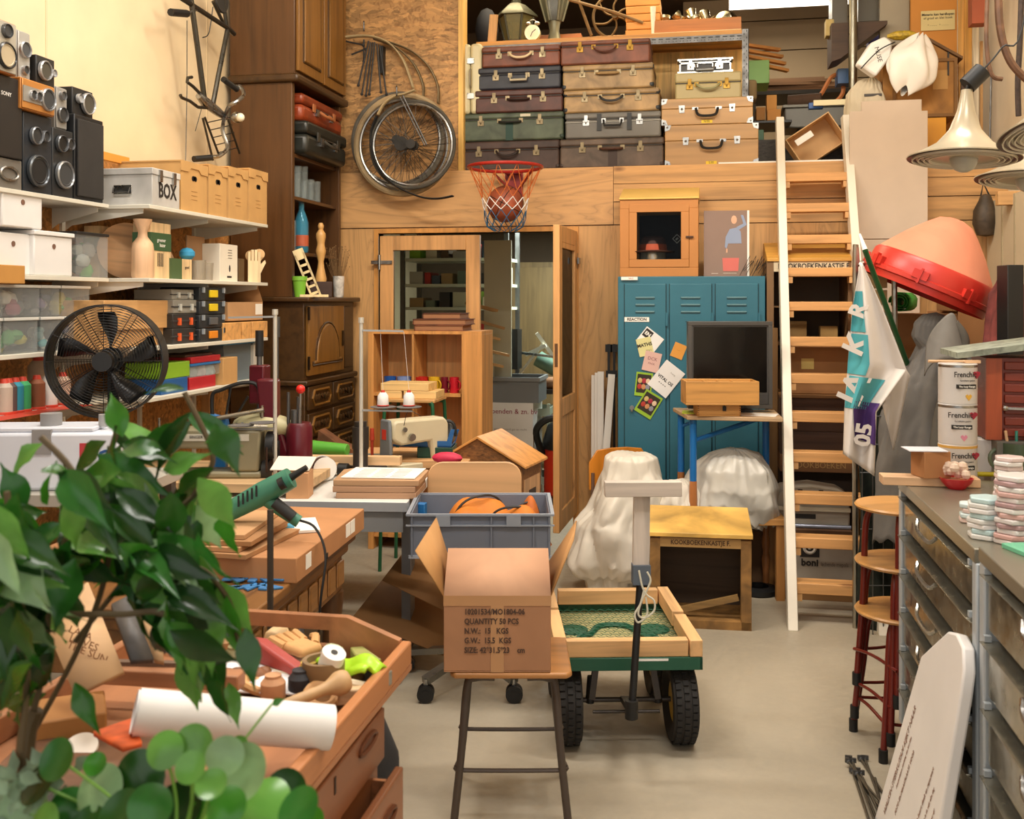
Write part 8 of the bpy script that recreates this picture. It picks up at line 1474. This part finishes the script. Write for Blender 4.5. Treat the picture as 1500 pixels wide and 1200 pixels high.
# wooden pestle and other tools
WD = M('b89468', .5, k='wood', s=.5)
a, b2 = ti(395, 1042, .06), ti(500, 1000, .075); one(B().tube(crv([V((0, 0, 0)), (b2 - a) * .5, (b2 - a) * .92, (b2 - a) * 1.1]), [.011] * 10 + [.013, .017, .021, .023, .023, .022, .021, .019, .014], 14), 'wooden_mallet', WD, 'long handled wooden mallet lying across the tray', 'mallet', loc=a)
p = ti(474, 995, .05); t = T('wooden_plane_body', 'round hollow wooden holder with a white disc in the tray', 'holder', p, rz=.4); B().lathe([(.036, 0), (.042, .01), (.042, .04), (.033, .04), (.031, .012), (0, .01)], 28).o('body', M('8a7050', .5, k='wood'), t); B().cyl((.012, -.01, .03), (.02, -.02, .058), .024, n=26).o('white_disc', WHT, t); B().cyl((.0203, -.0204, .0585), (.0205, -.0207, .0592), .007, n=12).o('disc_hole', DK, t)
p = ti(512, 988, .045); t = T('neon_packet', 'neon green yellow plastic packet in the tray', 'packet', p, rz=-.3); B().grid(lambda u, v: (.1 * (u - .5) * 1.4, .09 * (v - .5), .02 + .01 * sin(8 * u + 3 * v) + .008 * sin(11 * v)), 14, 12).o('plastic', M('aee02c', .3), t, solid=.006)
p = ti(395, 968, .06); t = T('red_staple_gun', 'red handled tool with dark jaw lying in the tray', 'tool', p, rz=-.35); B().ext([(-.09, .0), (-.085, .035), (-.02, .04), (.06, .012), (.12, -.008), (.11, -.02), (.03, -.01)], -.015, .015).o('red_handle', M('a8423c', .45), t, bev=.006); B().ext([(-.08, -.02), (.06, -.015), (.08, -.03), (-.07, -.04)], -.012, .012).o('dark_jaw', DK, t, bev=.003)
for i, (px, py, l, wd, dp_, c_, rz) in enumerate(((385, 995, 'large white paper sheet in the middle of the tray', .17, .12, 'e8e8ea', .2), (432, 970, 'folded white paper beside the red handled tool', .07, .09, 'dcdcdc', -.5), (350, 965, 'striped printed paper sheet in the tray', .1, .06, 'c8c4bc', .4))): p = ti(px, py, .045 + .004 * i); one(B().box(-wd / 2, wd / 2, -dp_ / 2, dp_ / 2, 0, .003), 'paper_sheet', M(c_, .6), l, 'paper', loc=p, rot=(.1, .05, rz))
p = ti(440, 955, .06); t = T('work_glove', 'pale tan work glove lying in the tray by the handle', 'glove', p, rz=2.6); GV = M('d0a068', .8, k='cloth'); B().box(-.04, .03, -.03, .03, 0, .02).o('palm', GV, t, bev=.009)
for k in range(4): B().tube([(.02, -.026 + .017 * k, .012), (.06, -.03 + .02 * k, .02), (.09 - .006 * abs(k - 1.5), -.036 + .022 * k, .008)], [.009, .009, .007], 8).o('finger', GV, t)
B().tube([(-.01, -.03, .01), (.02, -.055, .015), (.04, -.06, .01)], [.01, .009, .007], 8).o('thumb', GV, t)
specs = [(345, 985, .05, 'olive canvas strap', '8a8058'), (365, 1008, .05, 'brown wooden peg', '8a5a38'), (415, 1000, .05, 'cream paper tag', 'e0d8c4'), (470, 1035, .05, 'tan wooden clip', 'b88a58'), (440, 1022, .05, 'dark felt pen', '2a2a30'), (490, 975, .05, 'pale green sachet', 'c0c8a0'), (535, 978, .05, 'olive paper strip', '9a9a58'), (300, 985, .06, 'pinkish wooden block', 'b88068'), (275, 965, .06, 'beige wooden spool', 'd0b090'), (405, 945, .06, 'light wooden comb', 'd8b888'), (425, 962, .05, 'purple capped jar', '3a2c5a'), (455, 972, .05, 'grey cloth wad', 'b8b0a4'), (452, 1010, .05, 'yellow pencil case', 'c8a84c'), (505, 1012, .045, 'curled cork piece', 'a87c4c'), (495, 1030, .04, 'pale wooden ring piece', 'd0b088'), (520, 1018, .04, 'cream plastic shell', 'd8c8ac'), (330, 965, .08, 'wooden hand part', 'c89868'), (300, 950, .09, 'pale wooden peg', 'd8b080'), (350, 1000, .05, 'orange wood wedge', 'c8884c'), (375, 1020, .05, 'wooden wrench toy', 'd0a068'), (400, 1030, .045, 'peach wooden ring', 'c8946c'), (325, 1010, .05, 'brown leather pouch', '7a5238'), (540, 1000, .04, 'small grey case', '8a8478')]
for i, (px, py, z, l, c_) in enumerate(specs):
    p = ti(px, py, .022); r3 = random.Random(i); k = i % 4; m_ = M(c_, .6, k='wood' if i > 5 else '')
    b = B()
    if k == 0: b.lathe([(.02, 0), (.024, .01), (.024, .04), (.016, .05), (.016, .055), (0, .056)], 16)
    elif k == 1: b.sph((0, 0, .022), .028, 12, (1.4, .8, .7)).sph((.03, .01, .02), .018, 10)
    elif k == 2: b.ext([(-.05, -.012), (.045, -.018), (.055, .008), (.01, .02), (-.05, .014)], 0, .03, 'xy')
    else: b.tube([(.026 * cos(a), .026 * sin(a), .02 + .012 * sin(a)) for a in [2 * pi * j / 18 for j in range(18)]], .009, 8, True)
    one(b, 'small_' + '_'.join(l.split()[-2:]), m_, '%s among the clutter in the serving tray' % l, l.split()[-1], loc=p, rz=r3.uniform(0, 3), bev=.003 if k == 2 else 0)
one(B().box(-.15, .15, -.02, .02, 0, .03), 'wooden_bar', M('a87450', .5, k='wood'), 'thick brown wooden bar behind the paper roll', 'bar', loc=ti(245, 1003, .06), rz=.05, bev=.003)
one(B().box(-.14, .14, -.008, .008, 0, .008), 'thin_dowel', M('6a5444', .5), 'dark thin stick above the brown wooden bar', 'stick', loc=ti(225, 975, .09), rz=.12)
# loose things beside the tray
def plane_piece(name, label, cat, pts, ts, m, th=.012):
    P_ = [P3(x, y, tt) for (x, y), tt in zip(pts, ts)]; o = P_[0].copy(); return one(B().poly([q - o for q in P_]), name, m, label, cat, loc=o, solid=th)
PB = M('c09a70', .6, k='wood', s=.4)
bp = plane_piece('stamped_board', 'pale brown board with burnt lettering leaning behind the plant', 'board', [(60, 900), (130, 855), (182, 985), (110, 1020)], (1.9, 1.95, 1.82, 1.78), PB)
for i, s_ in enumerate(('LALA', 'LOVES', 'THE SUN')): o_ = txt(s_, P3(118 + 5 * i, 928 + 14 * i, 1.83), .019, M('8a5a38', .7), bp, rot=(pi / 2, rad(22), TH)); o_.location = o_.location - bp.location
plane_piece('slate_piece', 'dark slate with pale vein leaning beside the stamped board', 'slate', [(163, 888), (188, 876), (225, 968), (192, 970)], (1.92, 1.94, 1.84, 1.82), M('4a4644', .5, k='old', s=.8))
plane_piece('curved_offcut', 'pale curved wooden offcut standing beside the slate', 'board', [(188, 878), (215, 868), (238, 935), (240, 972), (226, 968)], (1.97, 1.99, 1.9, 1.86, 1.86), PB)
one(B().box(-.07, .07, -.06, .06, 0, .05), 'brown_box', M('a8743c', .6), 'brown wooden box lying near the plant stems', 'box', loc=on(95, 1075, zc + .001), rz=.6, bev=.004)
plane_piece('orange_foam', 'bright orange speckled foam sheet beside the paper roll', 'foam', [(137, 1075), (192, 1056), (208, 1090), (180, 1098)], (1.64, 1.7, 1.58, 1.55), M('d8602c', .8, k='old', s=1), .008)
one(B().cyl((0, 0, 0), (0, 0, .006), .03, n=24), 'white_disc', M('e0d8cc', .5), 'printed pale disc near the orange foam', 'disc', loc=on(118, 1098, zc + .02), rot=(.5, .1, 0))
one(B().sph((0, 0, .02), .035, 12, (1.4, .8, .6)), 'pink_grip_tool', M('c89888', .4), 'smooth pinkish wooden handle beside the roll', 'handle piece', loc=on(318, 1118, zc))
one(B().box(-.3, .02, -.14, .14, 0, .02), 'brown_board', M('6a4830', .6, k='wood'), 'dark brown board lying on the chest at the plant', 'board', loc=on(250, 1150, zc), rz=.2, bev=.002)
# backpack
p = V((-.79, 2.17, 0)); t = T('black_backpack', 'black backpack standing on the floor behind the chest of drawers', 'backpack', p, rz=TH)
BP = M('1d1e22', .7, k='cloth'); B().lathe([(.02, .0), (.12, .02), (.145, .12), (.135, .3), (.12, .45), (.12, .58), (.08, .68), (.04, .71), (0, .72)], 20).o('bag_body', BP, t); B().lathe([(.0, .06), (.1, .07), (.12, .15), (.11, .3), (.06, .36), (0, .37)], 16, c=(.05, -.08, 0)).o('front_pocket', BP, t); B().tube(crv([(.1, -.1, .55), (.15, -.12, .42), (.165, -.1, .3)]), .004, 6).box(.16, .172, -.11, -.1, .36, .42).o('zip', DK, t)
# ================= potted fig and pilea at the picture edge
def leafmesh(b, base, dirv, up, L_, W_, kind=0, cup=.15):
    d = V(dirv).normalized(); s_ = d.cross(V(up)).normalized(); n_ = s_.cross(d).normalized(); vs = []; N_ = 8
    prof = [0.04, .5, .85, 1, .92, .68, .36, .13, .0]
    for i in range(N_ + 1):
        u = i / N_; w_ = prof[i] * W_ / 2; wob = .06 * W_ * sin(u * 14 + base[0] * 50)
        c_ = V(base) + d * (L_ * u) + n_ * (-.28 * L_ * u * u); 
        vs += [c_ - s_ * w_ + n_ * (cup * w_ * 1.2 + wob), c_ - s_ * w_ * .5 + n_ * cup * w_ * .3, c_, c_ + s_ * w_ * .5 + n_ * cup * w_ * .3, c_ + s_ * w_ + n_ * (cup * w_ * 1.2 - wob)]
    b.add(vs, [(i * 5 + k, i * 5 + k + 1, (i + 1) * 5 + k + 1, (i + 1) * 5 + k) for i in range(N_) for k in range(4)])
LM = [M(c_, .25, k='leaf') for c_ in ('245018', '1a3c16', '3a7a22', '5f9440', '2b6424', '86a878')]  # the palest green puts leaf highlights into the colour
stem0 = on(60, 1180, .8) if 0 else P3(30, 1150, 1.35)
t = T('potted_fig', 'large leafy green potted fig plant filling the picture corner', 'plant', (stem0.x, stem0.y, 0)); o = t.location
r4 = random.Random(21); fol = B(); stems = B()
curves = [([(30, 1100), (60, 1000), (70, 900), (60, 800)], 1.35), ([(30, 1100), (40, 960), (20, 820), (10, 720)], 1.25), ([(45, 1080), (110, 960), (150, 860), (165, 760), (150, 690)], 1.4), ([(110, 940), (190, 840), (250, 760), (290, 720)], 1.42), ([(190, 850), (280, 830), (330, 870), (350, 940)], 1.38), ([(60, 880), (100, 780), (110, 700), (60, 640)], 1.3), ([(250, 760), (300, 700), (310, 660), (270, 575)], 1.5), ([(150, 720), (160, 670), (175, 620)], 1.45), ([(20, 900), (-20, 800), (-10, 730)], 1.2), ([(100, 900), (180, 900), (240, 900), (290, 960)], 1.3), ([(60, 820), (150, 800), (220, 820), (270, 880)], 1.35)]
for pts, tt in curves: stems.tube([q - o for q in crv([P3(x, y, tt) for x, y in pts])], .004, 6)
stems.tube([q - o for q in crv([V((o.x, o.y, .45)), P3(35, 1150, 1.35), P3(50, 1040, 1.35)])], .012, 8)
stems.o('branch', M('5a4a30', .7), t)
# leaf anchors (base px, tip px): the big readable leaves first
big = [((290, 700), (345, 770), .05), ((300, 650), (348, 640), .04), ((180, 640), (160, 575), .04), ((235, 660), (172, 650), .045), ((180, 650), (240, 660), .045), ((178, 690), (100, 700), .05), ((270, 570), (225, 565), .02), ((240, 690), (290, 665), .04), ((315, 620), (345, 680), .05), ((330, 750), (335, 815), .05), ((40, 740), (0, 690), .05), ((62, 650), (10, 690), .04), ((60, 690), (125, 690), .035), ((70, 740), (60, 680), .035), ((0, 760), (65, 745), .05), ((190, 800), (265, 785), .045), ((100, 790), (180, 800), .05), ((270, 950), (290, 1040), .05), ((315, 980), (320, 1055), .045), ((335, 1000), (345, 1060), .03), ((360, 920), (368, 1000), .04), ((240, 880), (250, 990), .055), ((300, 880), (310, 980), .055), ((205, 850), (195, 950), .06), ((110, 1000), (135, 1070), .035), ((100, 860), (110, 930), .04), ((230, 780), (300, 850), .06), ((290, 780), (320, 870), .05), ((250, 720), (250, 800), .05), ((320, 850), (362, 930), .05)]
def addleaf(bx_, tp, tt, wd, mi, dz=0):
    A_, B_ = P3(bx_[0], bx_[1], tt), P3(tp[0], tp[1], tt + dz); dd = B_ - A_; fol.mat(mi); leafmesh(fol, A_ - o, dd, (r4.uniform(-.6, .6), -1 + r4.uniform(-.2, .5), r4.uniform(.2, 1.2)), dd.length * 1.12, wd * .82, 0, r4.uniform(.1, .35))
for bx_, tp, wd in big: addleaf(bx_, tp, 1.35 + r4.uniform(-.08, .08), wd, r4.choice([0, 2, 4, 3]), r4.uniform(-.05, .05))
for k in range(420):
    pts, tt = curves[r4.randrange(len(curves))]; i = r4.randrange(len(pts) - 1); f = r4.random(); x = pts[i][0] * (1 - f) + pts[i + 1][0] * f + r4.uniform(-18, 18); y = pts[i][1] * (1 - f) + pts[i + 1][1] * f + r4.uniform(-18, 18)
    if y > 1010 and x > 110: continue
    if y < 700 and k % 3: continue
    a_ = r4.uniform(-.5, 1.0) * pi; L_ = r4.uniform(60, 105); tip = (x + L_ * cos(a_), y + L_ * (.35 + .75 * abs(sin(a_))))
    mx_, my_ = (x + tip[0]) / 2, (y + tip[1]) / 2
    if tip[0] > 350 or tip[1] > 1060: continue
    if any((qx > 85 and qy > 868 and qx < 200 + (qy - 868) * .35) or (qy > 700 and qx > 225 + (qy - 700) * .35 and qy < 830 and qx > 325) for qx, qy in ((mx_, my_), tip, (x, y))): continue
    addleaf((x, y), tip, tt + r4.uniform(-.12, .12), r4.uniform(.035, .055), r4.choice([0, 0, 1, 1, 4, 2, 3, 5]), r4.uniform(-.06, .06))
fol.o('foliage', LM, t)
B().lathe([(.12, .15), (.16, .45), (.165, .46), (.15, .46), (.14, .42), (0, .42)], 28).o('pot', M('3a3a3c', .5), t)
one(B().lathe([(.2, 0), (.2, .149)], 24), 'plant_stand', M('6a4a30', .5, k='wood'), 'round wooden stand under the fig pot', 'stand', loc=(o.x, o.y, 0))
q = P3(250, 1260, 1.12); t = T('pilea_plant', 'pilea plant with round coin leaves below the paper roll', 'plant', (q.x, q.y, 0)); o = t.location
zp = q.z; fol = B(); st = B(); root = V((0, 0, zp - .02))
disks = [((203, 1138), 35, 0), ((280, 1125), 22, 3), ((285, 1092), 28, 3), ((142, 1158), 36, 5), ((360, 1132), 38, 5), ((86, 1113), 28, 4), ((385, 1176), 38, 3), ((310, 1150), 22, 3), ((330, 1108), 26, 5), ((330, 1180), 28, 2), ((420, 1160), 30, 0), ((440, 1188), 32, 4), ((240, 1098), 26, 3), ((260, 1190), 40, 1), ((180, 1195), 34, 0), ((100, 1180), 26, 4), ((60, 1150), 30, 1), ((30, 1190), 40, 5), ((290, 1190), 22, 2), ((140, 1120), 16, 2), ((400, 1200), 30, 5), ((220, 1180), 30, 4), ((450, 1215), 30, 2), ((340, 1210), 34, 0), ((60, 1210), 30, 3), ((130, 1215), 30, 0), ((350, 1095), 15, 3)]
for i, ((x, y), r, mi) in enumerate(disks):
    tt = 1.12 + r4.uniform(-.1, .12); c_ = P3(x, y, tt) - o; R_ = r * tt / 1500 * 1.08; nrm = V((r4.uniform(-.4, .4), -r4.uniform(.5, 1), r4.uniform(.3, .9))).normalized() if i else V((.1, -1, .25)).normalized()
    u = nrm.orthogonal().normalized(); v = nrm.cross(u); vs = [c_ - nrm * .0]; n = 24
    for ring in (.35, .7, 1.0):
        for k in range(n): a_ = 2 * pi * k / n; vs.append(c_ + (u * cos(a_) + v * sin(a_)) * R_ * ring + nrm * (.18 * R_ * ring * ring) * (1 if i % 3 else -1))
    fs = [(0, 1 + k, 1 + (k + 1) % n) for k in range(n)]
    for rr in range(2): fs += [(1 + rr * n + k, 1 + (rr + 1) * n + k, 1 + (rr + 1) * n + (k + 1) % n, 1 + rr * n + (k + 1) % n) for k in range(n)]
    fol.mat(mi); fol.add(vs, fs); st.tube(crv([root, (root + c_) * .5 + V((0, .02, .0)), c_ - nrm * .003]), .0018, 5)
b = B(); a_, b_ = P3(318, 1135, 1.2) - o, P3(398, 1032, 1.25) - o; st.tube([a_, b_], .0015, 5); fol.mat(2); leafmesh(fol, b_, (.6, 0, .3), (0, -1, .3), .018, .01)
fol.o('foliage', LM, t); st.o('stems', M('6a9a3a', .5), t); B().lathe([(.07, zp - .18), (.1, zp - .02), (.095, zp - .02), (.08, zp - .04), (0, zp - .04)], 24).o('pot', M('7a4a34', .6), t)
one(B().lathe([(.11, 0), (.11, zp - .181)], 20), 'plant_stool', M('8a6a48', .5, k='wood', a='z'), 'small wooden pedestal under the pilea pot', 'stand', loc=(o.x, o.y, 0))
q = P3(45, 1190, 1.25); t = T('silver_leaf_plant', 'small plant with pale silvery jagged leaves at the picture corner', 'plant', (q.x, q.y, 0)); o = t.location; fol = B()
for k in range(70): c_ = P3(r4.uniform(-20, 110), r4.uniform(1120, 1230), 1.25 + r4.uniform(-.08, .1)) - o; leafmesh(fol, c_, (r4.uniform(-1, 1), r4.uniform(-.8, .2), r4.uniform(-.2, 1)), (0, -1, .5), r4.uniform(.02, .035), .016)
fol.o('foliage', M('7a9278', .6, k='leaf'), t); B().lathe([(.09, q.z - .25), (.12, q.z - .03), (.11, q.z - .03), (0, q.z - .05)], 20).o('pot', M('2a2a2e', .4), t)
one(B().lathe([(.12, 0), (.12, q.z - .251)], 20), 'plant_pedestal', M('6a5a48', .5), 'grey brown pedestal under the silver leaved plant', 'stand', loc=(o.x, o.y, 0))
